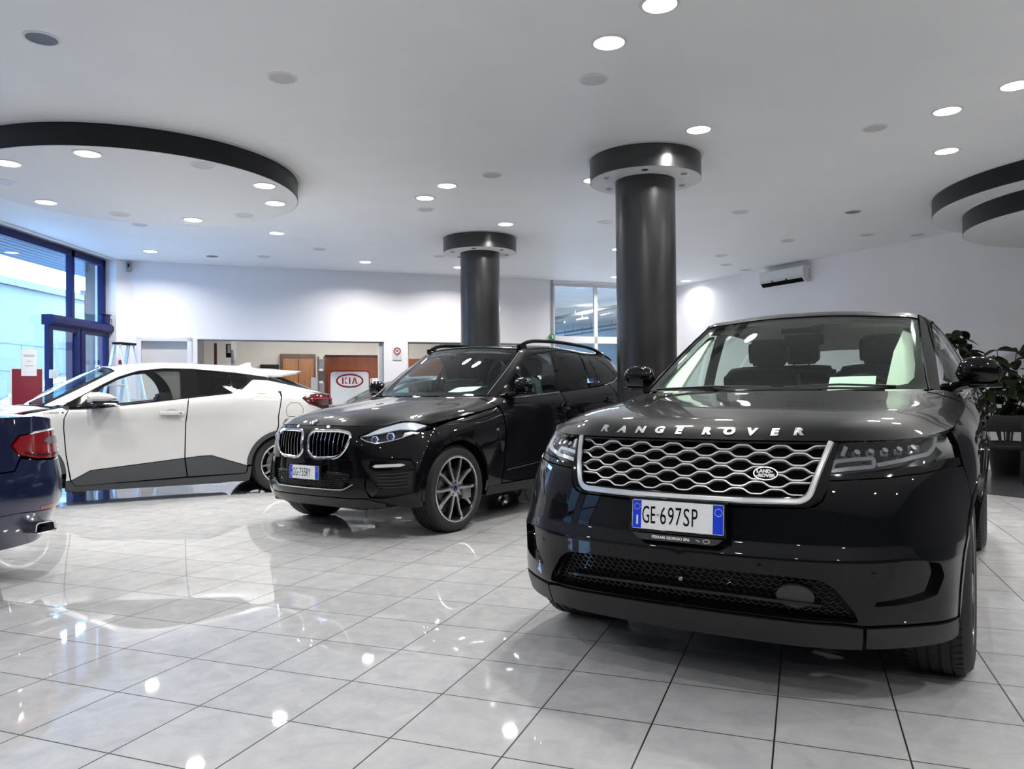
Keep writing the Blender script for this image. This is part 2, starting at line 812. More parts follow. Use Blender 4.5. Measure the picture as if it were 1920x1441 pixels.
def make_wheel(parent, x, y, R, rim, width, style, tyre_mat='tyre', rim_mat='rim_silver', dark_mat='rim_dark', left=True, steer=0.0, n=72, cap='cap_black'):
    """alloy wheel (part) with tyre, brake disc and hub cap (sub-parts); local +z of the lathe looks outward"""
    s = 1 if left else -1
    M = Matrix.Translation((x, y, R)) @ Matrix.Rotation(steer, 4, 'Z') @ Matrix.Rotation(-s * PI / 2, 4, 'X')
    w = width
    # tyre: outer face at z=0, inner at -w
    sh = R - 0.012
    prof = [(rim + 0.004, -0.012), (rim + 0.02, -0.002), (rim + (R - rim) * 0.45, 0.004), (rim + (R - rim) * 0.72, -0.002), (R - 0.022, -0.012), (R - 0.009, -0.026), (R - 0.002, -0.042)]
    grooves = [0.26, 0.42, 0.58, 0.74]
    for g in grooves:
        c = -w * g
        prof += [(R, c + 0.0055), (R - 0.008, c + 0.004), (R - 0.008, c - 0.004), (R, c - 0.0055)]
    prof += [(R - 0.002, -w + 0.042), (R - 0.009, -w + 0.026), (R - 0.022, -w + 0.012), (rim + (R - rim) * 0.6, -w), (rim, -w + 0.015)]
    t = MB().lathe(prof, n, M)
    # tread sipes on the shoulders as raised blocks
    nb = 64
    for k in range(nb):
        a0 = 2 * PI * k / nb
        a1 = 2 * PI * (k + 0.72) / nb
        for z0, z1, rr in ((-0.028, -0.062, R + 0.001), (-w + 0.028, -w + 0.062, R + 0.001), (-w * .46, -w * .54, R + 0.001)):
            sk = 0.03
            vs = []
            for r in (R - 0.006, rr):
                vs += [(r * math.cos(a0), r * math.sin(a0), z0), (r * math.cos(a1), r * math.sin(a1), z0), (r * math.cos(a1 + sk), r * math.sin(a1 + sk), z1), (r * math.cos(a0 + sk), r * math.sin(a0 + sk), z1)]
            t.add(vs, [(4, 5, 6, 7), (0, 1, 5, 4), (1, 2, 6, 5), (2, 3, 7, 6), (3, 0, 4, 7)], M=M, smooth=False)
    r = MB()
    r.lathe([(rim + 0.006, -0.012), (rim + 0.006, -0.004), (rim - 0.004, -0.001), (rim - 0.012, -0.004), (rim - 0.015, -0.016)], n, M)
    b = MB()
    b.lathe([(rim - 0.014, -0.014), (rim - 0.022, -0.05), (rim - 0.03, -0.12), (rim - 0.03, -w + 0.02)], n, M)
    face_z = -0.022
    if style == 'double5':
        for k in range(5):
            a = 2 * PI * k / 5 + PI / 2
            for sg in (-1, 1):
                # each half spoke: narrow web that kinks outward to the rim
                def pt(rad, off):
                    ca, sa = math.cos(a), math.sin(a)
                    return (rad * ca - off * sg * sa, rad * sa + off * sg * ca)
                r0, r1, r2 = 0.058, rim * 0.70, rim - 0.008
                wdt = 0.0085
                o0, o1, o2 = 0.022, 0.052, 0.088
                pl = [pt(r0, o0 - wdt * 1.6), pt(r1 - .01, o1 - wdt), pt(r1 + .03, o1 + .017 - wdt), pt(r2, o2 - wdt * 1.1), pt(r2 - .004, o2 + wdt * 1.1), pt(r1 + .02, o1 + .02 + wdt), pt(r1 - .012, o1 + wdt), pt(r0, o0 + wdt * 1.2)]
                r.prism(pl, face_z - 0.008, face_z, M)
                pl2 = [pt(r0, 0.004), pt(r1, o1 - wdt * 1.5), pt(r2, o2 - wdt * 2.2), pt(r2, o2 + wdt * 2.8), pt(r1, o1 + wdt * 2.6), pt(r0, o0 + wdt * 2)]
                b.prism(pl2, face_z - 0.055, face_z - 0.009, M)
        r.lathe([(0.0, face_z - .002), (0.05, face_z - 0.001), (0.066, face_z - 0.004), (0.072, face_z - 0.02)], 30, M)
        for k in range(5):
            a = 2 * PI * (k + 0.5) / 5 + PI / 2
            c = Matrix.Translation((0.052 * math.cos(a), 0.052 * math.sin(a), 0))
            b.lathe([(0.0, face_z + .001), (0.009, face_z + 0.001), (0.010, face_z - .004)], 10, M @ c)
    else:
        ns = style if isinstance(style, int) else 10
        for k in range(ns):
            a = 2 * PI * k / ns + PI / 2
            def pt(rad, off):
                ca, sa = math.cos(a), math.sin(a)
                return (rad * ca - off * sa, rad * sa + off * ca)
            r0, r2 = 0.05, rim - 0.008
            for sg in ((-1, 1) if ns <= 7 else (0,)):
                w0, w2 = 0.014, 0.012
                o0, o2 = 0.016 * sg, 0.05 * sg
                pl = [pt(r0, o0 - w0), pt(r2, o2 - w2), pt(r2, o2 + w2), pt(r0, o0 + w0)]
                r.prism(pl, face_z - 0.02, face_z - 0.004, M)
        r.lathe([(0.0, face_z - .002), (0.055, face_z - 0.001), (0.07, face_z - 0.004), (0.076, face_z - 0.03)], 30, M)
    wheel = r.build('wheel', rim_mat, parent)
    b.build('rim_barrel', dark_mat, wheel)
    t.build('tyre', tyre_mat, wheel)
    d = MB().lathe([(0.06, -0.06), (0.06, -0.075), (0.165, -0.078), (0.165, -0.1), (0.05, -0.1)], 40, M)
    d.box(M @ Vector((-0.13, 0.05, -0.085)), (0.11, 0.09, 0.16), rot=M.to_3x3().to_4x4(), bev=0.01)
    d.build('brake_disc', 'steel', wheel)
    c = MB().lathe([(0.0, face_z + .003), (0.024, face_z + 0.003), (0.028, face_z + 0.001), (0.030, face_z - 0.004)], 24, M)
    c.build('hub_cap', cap, wheel)
    return wheel, M, face_z


def wheel_arch(parent, ch, x, R, ra, y0=0.5, inset=0.03):
    for s in (1, -1):
        m = MB()
        pts = arc(x, R, ra, -12, 192, 28)
        vs, fs = [], []
        for px, pz in pts:
            u, v = ch.S(px, max(pz, 0.2))
            p, n = ch.at(u, v)
            vs += [(px, s * (p[1] - inset), max(pz, .16)), (px, s * y0, max(pz, .16))]
        for k in range(len(pts) - 1):
            fs.append((2 * k, 2 * k + 1, 2 * k + 3, 2 * k + 2) if s > 0 else (2 * k, 2 * k + 2, 2 * k + 3, 2 * k + 1))
        m.add(vs, fs)
        # inner wall of the well
        c = [(px, s * y0, max(pz, .16)) for px, pz in pts]
        m.add(c + [(x, s * y0, 0.2)], [(k, k + 1, len(c)) for k in range(len(c) - 1)], smooth=False)
        m.build('wheel_well_liner', 'black_plastic', parent)


def seat(parent, x, y, z, mat, w=0.52, head=True, back_rot=0.30, stitch=None):
    sc = bmesh.new()

    def cushion(c, s, rot, bev):
        m = MB()
        bm = bmesh.new()
        bmesh.ops.create_cube(bm, size=1.0)
        bmesh.ops.subdivide_edges(bm, edges=list(bm.edges), cuts=3, use_grid_fill=True)
        for v in bm.verts:
            f = 1 - 0.10 * (abs(v.co.x * 2) ** 3) * 0.6
            v.co.y *= f
            v.co.x *= 1 - 0.08 * (abs(v.co.y * 2) ** 3)
            v.co.z *= 1 + 0.35 * (abs(v.co.y) * 2) ** 2 * (1 if v.co.z > 0 else 0)
        bmesh.ops.scale(bm, vec=s, verts=bm.verts)
        bmesh.ops.bevel(bm, geom=[e for e in bm.edges if e.calc_face_angle(0) > 0.9], offset=bev, segments=2, affect='EDGES')
        m.bm(bm, Matrix.Translation(c) @ rot)
        return m
    sc.free()
    I = Matrix.Identity(4)
    base = cushion((x, y, z), (0.52, w, 0.16), Matrix.Rotation(-0.08, 4, 'Y'), 0.03)
    st = base.build('seat', mat, parent)
    rb = Matrix.Rotation(-(PI / 2 - back_rot) + 0.0, 4, 'Y')
    back = cushion((x - 0.30 - 0.10, y, z + 0.36), (0.66, w, 0.14), Matrix.Rotation(PI / 2 + back_rot, 4, 'Y') @ Matrix.Rotation(PI, 4, 'X'), 0.03)
    back.build('backrest', mat, st)
    if head:
        h = cushion((x - 0.30 - 0.245, y, z + 0.79), (0.19, 0.27, 0.10), Matrix.Rotation(PI / 2 + back_rot * 0.6, 4, 'Y') @ Matrix.Rotation(PI, 4, 'X'), 0.02)
        for sg in (-1, 1):
            h.cyl((x - .51, y + sg * .06, z + .62), (x - .545, y + sg * .06, z + .76), 0.007)
        h.build('headrest', mat, st)
    return st


def steering_wheel(parent, x, y, z, tilt=0.45, r=0.185):
    M = Matrix.Translation((x, y, z)) @ Matrix.Rotation(-(PI / 2 - tilt), 4, 'Y')
    m = MB()
    pts = [M @ Vector((r * math.cos(t), r * math.sin(t), 0)) for t in [2 * PI * k / 40 for k in range(40)]]
    m.tube(pts, 0.016, 8, closed=True)
    for a in (PI / 2, -PI / 2, PI):
        m.tube([M @ Vector((0.05 * math.cos(a), 0.05 * math.sin(a), -0.015)), M @ Vector((r * math.cos(a), r * math.sin(a), 0))], 0.014, 6)
    m.lathe([(0, 0.02), (0.05, 0.016), (0.075, 0.0), (0.07, -0.03), (0.03, -0.12), (0, -0.12)], 24, M)
    m.build('steering_wheel', 'black_soft', parent)


def interior(parent, cowl_x, dash_z, floor_z=0.32, w=0.70, seats='seat_dark', sx=-1.55, sz=0.70, rx=-2.45, driver=0.37, dash='dash_dark', roof=None, rear=True):
    """dashboard, floor, tunnel, seats, steering wheel"""
    d = MB()
    prof = [(cowl_x + 0.12, dash_z - 0.12), (cowl_x + 0.10, dash_z - 0.03), (cowl_x - 0.10, dash_z), (cowl_x - 0.42, dash_z + 0.005), (cowl_x - 0.55, dash_z - 0.04), (cowl_x - 0.58, dash_z - 0.14), (cowl_x - 0.50, dash_z - 0.32), (cowl_x - 0.30, dash_z - 0.5), (cowl_x + .1, dash_z - .5)]
    M = Matrix(((1, 0, 0, 0), (0, 0, 1, 0), (0, 1, 0, 0), (0, 0, 0, 1)))
    d.prism(prof, -w, w, M)
    # instrument hood
    d.box((cowl_x - 0.45, driver, dash_z + 0.03), (0.18, 0.36, 0.07), bev=0.03)
    d.box((cowl_x - 0.53, 0, dash_z + 0.01), (0.04, 0.30, 0.12), bev=0.012)
    dd = d.build('dashboard', dash, parent)
    f = MB()
    f.box((sx + 0.1, 0, floor_z), (2.9, 2 * w, 0.04))
    f.box((sx + 0.25, 0, floor_z + 0.2), (1.5, 0.24, 0.36), bev=0.04)
    f.box((rx - 0.55, 0, floor_z + 0.32), (0.9, 2 * w, 0.5), bev=0.04)
    f.build('cabin_floor', 'black_soft', parent)
    for s in (-1, 1):
        seat(parent, sx + 0.25, s * driver, sz - 0.1, seats)
    if rear:
        for s in (-1, 1):
            seat(parent, rx + 0.2, s * 0.34, sz - 0.06, seats, w=0.62, back_rot=0.4)
    steering_wheel(parent, cowl_x - 0.72, driver, dash_z - 0.03)


def mirror_shell(pts_scale, M, sections=10, n=18):
    """rounded wing-mirror housing: superellipse sections along local x (root->tip)"""
    L, H, D = pts_scale
    vs, fs = [], []
    for i in range(sections + 1):
        t = i / sections
        a = t * 2 - 1
        k = max(0.0, 1 - abs(a) ** 3.2) ** 0.45
        kk = max(k, 0.06)
        hh = H * kk * (1.0 - 0.10 * t)
        dd = D * kk
        for q in range(n):
            an = 2 * PI * q / n
            c, s = math.cos(an), math.sin(an)
            e = 0.62
            x = (abs(c) ** e) * (1 if c > 0 else -1) * dd / 2
            z = (abs(s) ** e) * (1 if s > 0 else -1) * hh / 2
            if x < 0:
                x *= 0.35      # flat glass side
            vs.append((x, L * t, z + H * 0.10 * math.sin(PI * t)))
    for i in range(sections):
        for q in range(n):
            q2 = (q + 1) % n
            fs.append((i * n + q, i * n + q2, (i + 1) * n + q2, (i + 1) * n + q))
    fs.append(tuple(range(n))[::-1])
    fs.append(tuple(range(sections * n, (sections + 1) * n)))
    return MB().add(vs, fs, M=M)


def plate(parent, o, u, w, left, digits, W=0.36, Hh=0.11, frame=True, name='number_plate', year=None):
    """Italian number plate: o centre, u right (seen from the front), w facing normal"""
    o, u, w = Vector(o), Vector(u).normalized(), Vector(w).normalized()
    v = w.cross(u).normalized()
    R = Matrix((u, v, w)).transposed().to_4x4()
    T = Matrix.Translation(o) @ R

    def rrect(a, b, r=0.006):
        return rounded([(-a / 2, -b / 2), (a / 2, -b / 2), (a / 2, b / 2), (-a / 2, b / 2)], r)
    pl = MB().prism(rrect(W, Hh), 0.0, 0.0015, T).build(name, 'plate_white', parent)
    if frame:
        fr = MB()
        fr.prism(rrect(W + 0.022, Hh + 0.022, 0.012), -0.012, -0.0005, T)
        for (cx, cy, a, b) in ((0, Hh / 2 + .006, W + .02, .009), (0, -Hh / 2 - .006, W + .02, .009), (-W / 2 - .006, 0, .009, Hh + .016), (W / 2 + .006, 0, .009, Hh + .016)):
            fr.box(T @ Vector((cx, cy, -.002)), (a, b, .013), rot=R, bev=.003)
        fr.build('plate_frame', 'black_gloss', pl)
    bl = MB()
    bw = W * 0.105
    bl.prism([(-W / 2 + .002, -Hh / 2 + .002), (-W / 2 + bw, -Hh / 2 + .002), (-W / 2 + bw, Hh / 2 - .002), (-W / 2 + .002, Hh / 2 - .002)], 0.0016, 0.0021, T)
    bl.prism([(W / 2 - bw * 1.08, -Hh / 2 + .002), (W / 2 - .002, -Hh / 2 + .002), (W / 2 - .002, Hh / 2 - .002), (W / 2 - bw * 1.08, Hh / 2 - .002)], 0.0016, 0.0021, T)
    bl.build('blue_band', 'plate_blue', pl)
    P = lambda a, b, d: tuple(T @ Vector((a, b, 0.0022 + d)))
    tx = MB()
    # slim rounded characters
    h = Hh * 0.60
    for s, x0, x1 in left:
        V, F = text2d(s, 1.0, 1.0, 1.0)
        xs = [a[0] for a in V]
        ys = [a[1] for a in V]
        k = (x1 - x0) * W / (max(xs) - min(xs))
        ky = h / (max(ys) - min(ys))
        mx = (x0 + x1) / 2 * W
        place = lambda a, b, d, k=k, ky=ky, mx=mx, cx=(min(xs) + max(xs)) / 2, y0=min(ys): P(mx + (a - cx) * k, -h / 2 + (b - y0) * ky, d)
        mb = MB()
        vs = [place(a, b, 0.0006) for a, b in V]
        tx.add(vs, F, smooth=False)
    tx.build('plate_lettering', 'ink_black', pl)
    wt = MB()
    # country letter and star ring, right-hand circle
    wt.prism([(-W / 2 + bw * .48, -Hh * .36), (-W / 2 + bw * .66, -Hh * .36), (-W / 2 + bw * .66, -Hh * .04), (-W / 2 + bw * .48, -Hh * .04)], 0.0021, 0.0026, T)
    wt.build('country_letter', 'plate_white', pl)
    st = MB()
    for k in range(12):
        a = 2 * PI * k / 12
        c = (-W / 2 + bw * .55 + math.cos(a) * bw * .30, Hh * .26 + math.sin(a) * bw * .30)
        st.prism([(c[0] + .0016 * math.cos(q), c[1] + .0016 * math.sin(q)) for q in [2 * PI * i / 5 for i in range(5)]], 0.0021, 0.0025, T)
    cx, cy, rr = W / 2 - bw * .53, Hh * .24, bw * .36
    n = 28
    vs = []
    for k in range(n):
        a = 2 * PI * k / n
        vs += [T @ Vector((cx + (rr - .0007) * math.cos(a), cy + (rr - .0007) * math.sin(a), .0026)), T @ Vector((cx + (rr + .0007) * math.cos(a), cy + (rr + .0007) * math.sin(a), .0026))]
    st.add([tuple(p) for p in vs], [(2 * k, 2 * k + 1, (2 * k + 3) % (2 * n), (2 * k + 2) % (2 * n)) for k in range(n)], smooth=False)
    st.build('star_ring', 'plate_star', pl)
    return pl, T, R
# ------------------------------------------------------------------ material set
pmat('paint_black', (0.0025, 0.003, 0.0042), rough=0.4, coat=1.0, coat_rough=0.012, spec=0.04, coat_ior=1.38)
pmat('paint_black_bmw', (0.0022, 0.0025, 0.004), rough=0.4, coat=1.0, coat_rough=0.012, spec=0.04, coat_ior=1.38)
pmat('paint_white', (0.43, 0.43, 0.428), rough=0.3, coat=1.0, coat_rough=0.02)
pmat('paint_blue', (0.002, 0.007, 0.050), rough=0.3, coat=1.0, coat_rough=0.015, metal=0.2)
pmat('paint_grey', (0.055, 0.058, 0.062), rough=0.3, coat=1.0, coat_rough=0.02, metal=0.3)
pmat('paint_silver', (0.45, 0.48, 0.5), rough=0.3, coat=1.0, coat_rough=0.02, metal=0.6)
pmat('black_gloss', (0.003, 0.003, 0.0035), rough=0.06, spec=0.5)
pmat('black_plastic', (0.008, 0.008, 0.0085), rough=0.55, bump=0.1, bscale=400)
pmat('lip_dark', (0.012, 0.0125, 0.014), rough=0.42, bump=0.08, bscale=500)
pmat('fog_white', (0.55, 0.56, 0.57), rough=0.2)
pmat('cladding_grey', (0.032, 0.034, 0.037), rough=0.5, bump=0.12, bscale=500)
pmat('black_soft', (0.010, 0.010, 0.011), rough=0.7)
pmat('dash_dark', (0.014, 0.014, 0.015), rough=0.6, bump=0.1, bscale=300)
pmat('seat_dark', (0.016, 0.016, 0.017), rough=0.55, bump=0.08, bscale=250)
pmat('seat_grey', (0.09, 0.105, 0.115), rough=0.6, bump=0.08, bscale=250)
pmat('trim_light', (0.78, 0.79, 0.76), rough=0.7, noise=0.03, nscale=40)
pmat('chrome', (0.85, 0.86, 0.88), rough=0.08, metal=1.0)
pmat('chrome_satin', (0.72, 0.73, 0.75), rough=0.28, metal=1.0)
pmat('bar_silver', (0.80, 0.80, 0.80), rough=0.35, metal=0.7, spec=0.6)
pmat('steel', (0.30, 0.30, 0.31), rough=0.4, metal=1.0)
pmat('tyre', (0.011, 0.011, 0.012), rough=0.62, bump=0.15, bscale=180)
pmat('rim_silver', (0.62, 0.63, 0.65), rough=0.25, metal=1.0)
pmat('rim_dark', (0.012, 0.012, 0.013), rough=0.25, coat=0.5)
pmat('cap_black', (0.01, 0.01, 0.012), rough=0.2)
pmat('cap_blue', (0.008, 0.018, 0.06), rough=0.2, coat=1)
pmat('plate_white', (0.78, 0.80, 0.82), rough=0.35, noise=0.02, nscale=90)
pmat('plate_blue', (0.008, 0.045, 0.62), rough=0.3)
pmat('plate_star', (0.75, 0.78, 0.85), rough=0.4)
pmat('ink_black', (0.003, 0.003, 0.0035), rough=0.8, spec=0.1)
pmat('paint_white_ink', (0.8, 0.8, 0.8), rough=0.4)
pmat('drl_white', (0.16, 0.17, 0.18), rough=0.25, spec=0.6)
pmat('drl_bright', (0.75, 0.8, 0.86), rough=0.2, spec=0.6)
pmat('lamp_dark', (0.012, 0.013, 0.016), rough=0.2)
pmat('lamp_blue', (0.02, 0.05, 0.18), rough=0.08, coat=1)
pmat('lamp_red', (0.25, 0.006, 0.012), rough=0.12, coat=1.0)
pmat('lamp_dark_red', (0.045, 0.004, 0.006), rough=0.10, coat=1.0)
pmat('paper_white', (0.82, 0.85, 0.85), rough=0.7)
pmat('mirror_glass', (0.85, 0.87, 0.9), rough=0.01, metal=1.0)
glassmat('glass_clear', (0.93, 0.96, 0.95))
glassmat('glass_green', (0.76, 0.90, 0.80), ior=1.4)
glassmat('glass_blue', (0.72, 0.86, 0.88))
glassmat('glass_tint', (0.05, 0.055, 0.06))
glassmat('glass_lens', (0.90, 0.93, 0.96))
# ------------------------------------------------------------------ shared body builder
def body_charts(front, side_x, top_x, side_y, side_z, top_z, rear, T, n=6, ubr=None, row_t=None, vbr_ring=None, ubr_ring=None):
    """front: rows x 6 (centre..corner) points; side stations; rear: rows x 6 (corner..centre)
    T: inner columns for the rows a1..aN-1: list of 5 points each (c1..c5); c0 comes from the ring's top row"""
    nr = len(front)
    ring = []
    for k in range(6):
        ring.append([front[r][k] for r in range(nr)])
    tt = row_t
    for i in range(len(side_x)):
        col = []
        for r in range(nr):
            x = side_x[i] * (1 - tt[r]) + top_x[i] * tt[r]
            z = side_z[r] if r < nr - 4 else None
            zt = top_z[i]
            if r >= nr - 4:
                zb = side_z[nr - 4]
                f = (0, .45, .78, 1.0)[r - (nr - 4)]
                z = zb + f * (zt - zb)
            col.append((x, side_y[i][r], z))
        ring.append(col)
    for k in range(6):
        ring.append([rear[r][k] for r in range(nr)])
    R = Chart(ring, n, u_ends=('sym', 'sym'), ubr=ubr_ring, vbr=vbr_ring)
    rows = []
    ns = len(side_x)
    rows.append([ring[5 - c][-1] for c in range(6)])
    for i in range(ns):
        rows.append([ring[6 + i][-1]] + list(T[i]))
    rows.append([ring[6 + ns + c][-1] for c in range(6)])
    Tc = Chart(rows, n, v_ends=(None, 'sym'), ubr=ubr)
    return R, Tc


# ------------------------------------------------------------------ dark blue-black SUV nearest the camera
def build_velar(pose):
    root = car_root('luxury_suv', 'glossy black SUV nearest the camera, honeycomb silver grille, plate GE 697SP', pose)
    Y = (0, .28, .50, .64, .76)
    FX = [((.79, .782, .755, .705, .625), .238, (.50, .862, .25)),
          ((.835, .826, .80, .745, .655), .335, (.52, .875, .335)),
          ((.862, .85, .812, .752, .665), .49, (.53, .872, .49)),
          ((.868, .856, .818, .757, .667), .562, (.533, .874, .555)),
          ((.841, .828, .791, .735, .644), .614, (.512, .868, .61)),
          ((.825, .812, .765, .70, .60), .757, (.46, .860, .77)),
          ((.79, .777, .735, .665, .56), .845, (.40, .856, .86)),
          ((.75, .737, .69, .612, .50), .92, (.33, .850, .935)),
          ((.715, .70, .652, .555, .43), .972, (.269, .846, .995))]
    front = []
    for xs, z, c in FX:
        front.append([(x, y, z + (0.004 if y == .76 else 0)) for x, y in zip(xs, Y)] + [c])
    side_x = [.415, .25, 0, -.4, -.8, -1.3, -1.8, -2.35, -2.85, -3.3, -3.6]
    top_x = [.12, -.08, -.28, -.52, -.80, -1.3, -1.8, -2.35, -2.85, -3.3, -3.56]
    top_z = [1.008, 1.026, 1.042, 1.065, 1.105, 1.115, 1.13, 1.15, 1.17, 1.19, 1.19]
    sy = [(.893, .902, .912, .914, .910, .904, .896, .878),
          (.905, .915, .935, .945, .955, .95, .93, .884),
          (.90, .915, .945, .957, .965, .958, .935, .890),
          (.89, .91, .935, .95, .958, .955, .935, .893),
          (.885, .90, .925, .938, .948, .952, .94, .893),
          (.88, .90, .92, .932, .945, .953, .945, .90),
          (.88, .90, .92, .932, .945, .953, .945, .905),
          (.885, .905, .935, .95, .96, .96, .948, .905),
          (.89, .91, .945, .96, .968, .963, .948, .905),
          (.87, .89, .925, .94, .945, .94, .925, .885),
          (.82, .84, .87, .89, .90, .895, .88, .83)]
    side_z = [.245, .335, .49, .555, .61, .765]
    row_t = [0, 0, 0, 0, 0, .25, .5, .75, 1]
    rz = [.26, .35, .49, .55, .61, .765, .92, 1.04, 1.14]
    rx = [-3.74, -3.83, -3.88, -3.886, -3.89, -3.88, -3.86, -3.82, -3.79]
    rear = []
    for r in range(9):
        rear.append([(rx[r] + dx, y, rz[r]) for dx, y in ((.13, .78 if r < 8 else .75), (.055, .66), (.028, .52), (.013, .38), (.004, .20), (0, 0))])
    T = [[(.33, .76, 1.015), (.465, .64, 1.02), (.575, .50, 1.022), (.625, .28, 1.022), (.64, 0, 1.022)],
         [(.15, .77, 1.05), (.27, .65, 1.06), (.38, .50, 1.065), (.44, .28, 1.068), (.455, 0, 1.07)],
         [(-.08, .78, 1.075), (.02, .66, 1.088), (.10, .50, 1.097), (.15, .28, 1.102), (.165, 0, 1.104)],
         [(-.37, .785, 1.10), (-.29, .67, 1.115), (-.20, .50, 1.125), (-.14, .28, 1.13), (-.12, 0, 1.132)],
         [(-.75, .835, 1.143), (-.66, .765, 1.158), (-.53, .50, 1.162), (-.45, .28, 1.163), (-.42, 0, 1.163)],
         [(-1.22, .83, 1.27), (-1.09, .70, 1.392), (-.99, .47, 1.415), (-.93, .25, 1.425), (-.91, 0, 1.428)],
         [(-1.72, .815, 1.37), (-1.50, .645, 1.598), (-1.42, .45, 1.622), (-1.37, .23, 1.637), (-1.35, 0, 1.64)],
         [(-2.25, .80, 1.41), (-2.10, .635, 1.622), (-2.05, .46, 1.645), (-2.05, .23, 1.658), (-2.05, 0, 1.663)],
         [(-2.80, .80, 1.40), (-2.75, .62, 1.585), (-2.75, .45, 1.615), (-2.75, .23, 1.63), (-2.75, 0, 1.633)],
         [(-3.33, .765, 1.36), (-3.38, .60, 1.505), (-3.42, .45, 1.535), (-3.45, .23, 1.55), (-3.46, 0, 1.553)],
         [(-3.62, .74, 1.27), (-3.64, .62, 1.34), (-3.68, .46, 1.35), (-3.70, .23, 1.355), (-3.71, 0, 1.355)]]
    sy = [s_[:3] + ((s_[2] * .45 + s_[3] * .55),) + s_[3:] for s_ in sy]
    R, Tc = body_charts(front, side_x, top_x, sy, side_z, top_z, rear, T, ubr=[5, 7], row_t=row_t, vbr_ring=[3, 4])
    P3 = lambda ch, uv, o=0: ch.at(*uv, o)[0]
    F = lambda y, z: tuple(R.at(*R.F(y, z))[0])
    S = lambda x, z: tuple(R.at(*R.S(x, z))[0])
    pb = 'paint_black'
    ZW, RA = .383, .425

    # --- hood
    panel(Tc, 'hood', pb, root, 'UV', [(0, 0), (0, 5), (4.82, 5), (4.80, 3), (4.72, 2), (4.6, 1), (4.55, 0)], side='merge', gap=.003)
    panel(Tc, 'cowl_cover', 'black_plastic', root, 'UV', [(4.86, 5), (4.99, 5), (4.99, 2.0), (4.80, 2.0)], side='merge', off=-.012)
    panel(Tc, 'wing_top', pb, root, 'UV', [(4.58, 0), (4.64, 1), (4.76, 2), (5.0, 2.0), (5.0, 1), (5.0, 0)], gap=.002)
    # --- glass house
    ws = panel(Tc, 'windshield', 'glass_green', root, 'UV', [(5.03, 5), (5.03, 2.12), (6.84, 2.10), (6.84, 5)], side='merge', off=-.004, wall=False)
    inner = [(5.36, 5), (5.34, 3), (5.35, 2.40), (5.95, 2.30), (6.78, 2.42), (6.82, 3.2), (6.80, 4.2), (6.62, 4.75), (6.62, 5)]
    panel(Tc, 'windshield_border', 'black_gloss', ws, 'UV', [(5.03, 5), (5.03, 2.12), (6.84, 2.10), (6.84, 5), (6.52, 5), (6.52, 4.75), (6.68, 4.2), (6.74, 3.3), (6.72, 2.75), (6.6, 2.36), (6.3, 2.285), (5.55, 2.28), (5.26, 2.33), (5.13, 2.45), (5.09, 2.7), (5.08, 3.2), (5.085, 4), (5.085, 5)],
          side='merge', off=-.010, wall=False, gap=.0)
    panel(Tc, 'windshield_pillar', 'black_gloss', root, 'UV', [(5.0, 1.72), (5.0, 2.1), (7.0, 2.08), (8, 2.06), (10.0, 2.06), (10.0, 1.78), (8, 1.80), (7, 1.78)], off=.002)
    panel(Tc, 'roof', pb, root, 'UV', [(6.86, 5), (6.86, 2.1), (8, 2.08), (10.02, 2.08), (10.02, 5)], side='merge')
    panel(Tc, 'front_door_glass', 'glass_clear', root, 'UV', [(5.12, .15), (5.1, 1.6), (7, 1.74), (7.55, 1.74), (7.62, .12)], off=-.006, wall=False)
    panel(Tc, 'rear_door_glass', 'glass_clear', root, 'UV', [(7.75, .12), (7.68, 1.74), (9.05, 1.76), (9.1, .12)], off=-.006, wall=False)
    panel(Tc, 'quarter_glass', 'glass_clear', root, 'UV', [(9.2, .12), (9.15, 1.76), (10.0, 1.75), (10.6, .5), (10.3, .15)], off=-.006, wall=False)
    panel(Tc, 'door_pillar', 'black_gloss', root, 'UV', [(7.6, .1), (7.53, 1.78), (7.72, 1.78), (7.78, .1)], off=-.003)
    panel(Tc, 'rear_pillar', 'black_gloss', root, 'UV', [(10.02, 1.76), (10.02, 2.06), (11.4, 1.6), (11.9, .2), (10.62, .05), (10.35, .12), (10.62, .5)], off=-.003)
    panel(Tc, 'waist_trim', 'black_gloss', root, 'UV', [(5.02, .0), (5.02, .14), (7.6, .11), (9, .11), (10.3, .12), (10.3, 0)], off=.002)
    panel(Tc, 'rear_window', 'glass_clear', root, 'UV', [(10.12, 5), (10.12, 2.2), (11.5, 2.0), (11.5, 5)], side='merge', off=-.006, wall=False)
    panel(Tc, 'roof_spoiler', 'black_gloss', root, 'UV', [(9.9, 5), (9.9, 2.2), (10.14, 2.2), (10.14, 5)], side='merge', off=.012, thick=.02)
    panel(Tc, 'tailgate_upper', pb, root, 'UV', [(11.52, 5), (11.52, 1.9), (11.95, 1.5), (12, 1.5), (12, 5)], side='merge')

    # --- front bumper with cut-outs
    hl_low = [S(.245, .865), F(.856, .862), F(.80, .853), F(.70, .844), F(.60, .838), F(.517, .834)]
    gr_out = [F(.512, .80), F(.500, .765), F(.475, .745), F(.44, .738), F(.20, .731), F(0, .729)]
    arch_f = [S(x, z) for x, z in arc(0, ZW, RA, -14, 52, 12)]
    bump = [F(0, .345), F(.30, .345), F(.56, .345), F(.625, .338), F(.70, .34), F(.80, .34), S(.50, .34), S(.415, .335)] + [a for a in arch_f if a[2] > .34] + [S(.255, .74), S(.245, .80)] + hl_low + gr_out
    intake = [(0, .352), (.56, .352), (.612, .352), (.60, .385), (.545, .462), (.50, .492), (.40, .499), (0, .503)]
    fog = [F(.735, .562), F(.80, .562), S(.565, .545), S(.545, .50), S(.575, .44), F(.80, .425), F(.72, .412), F(.66, .41), F(.70, .46)]
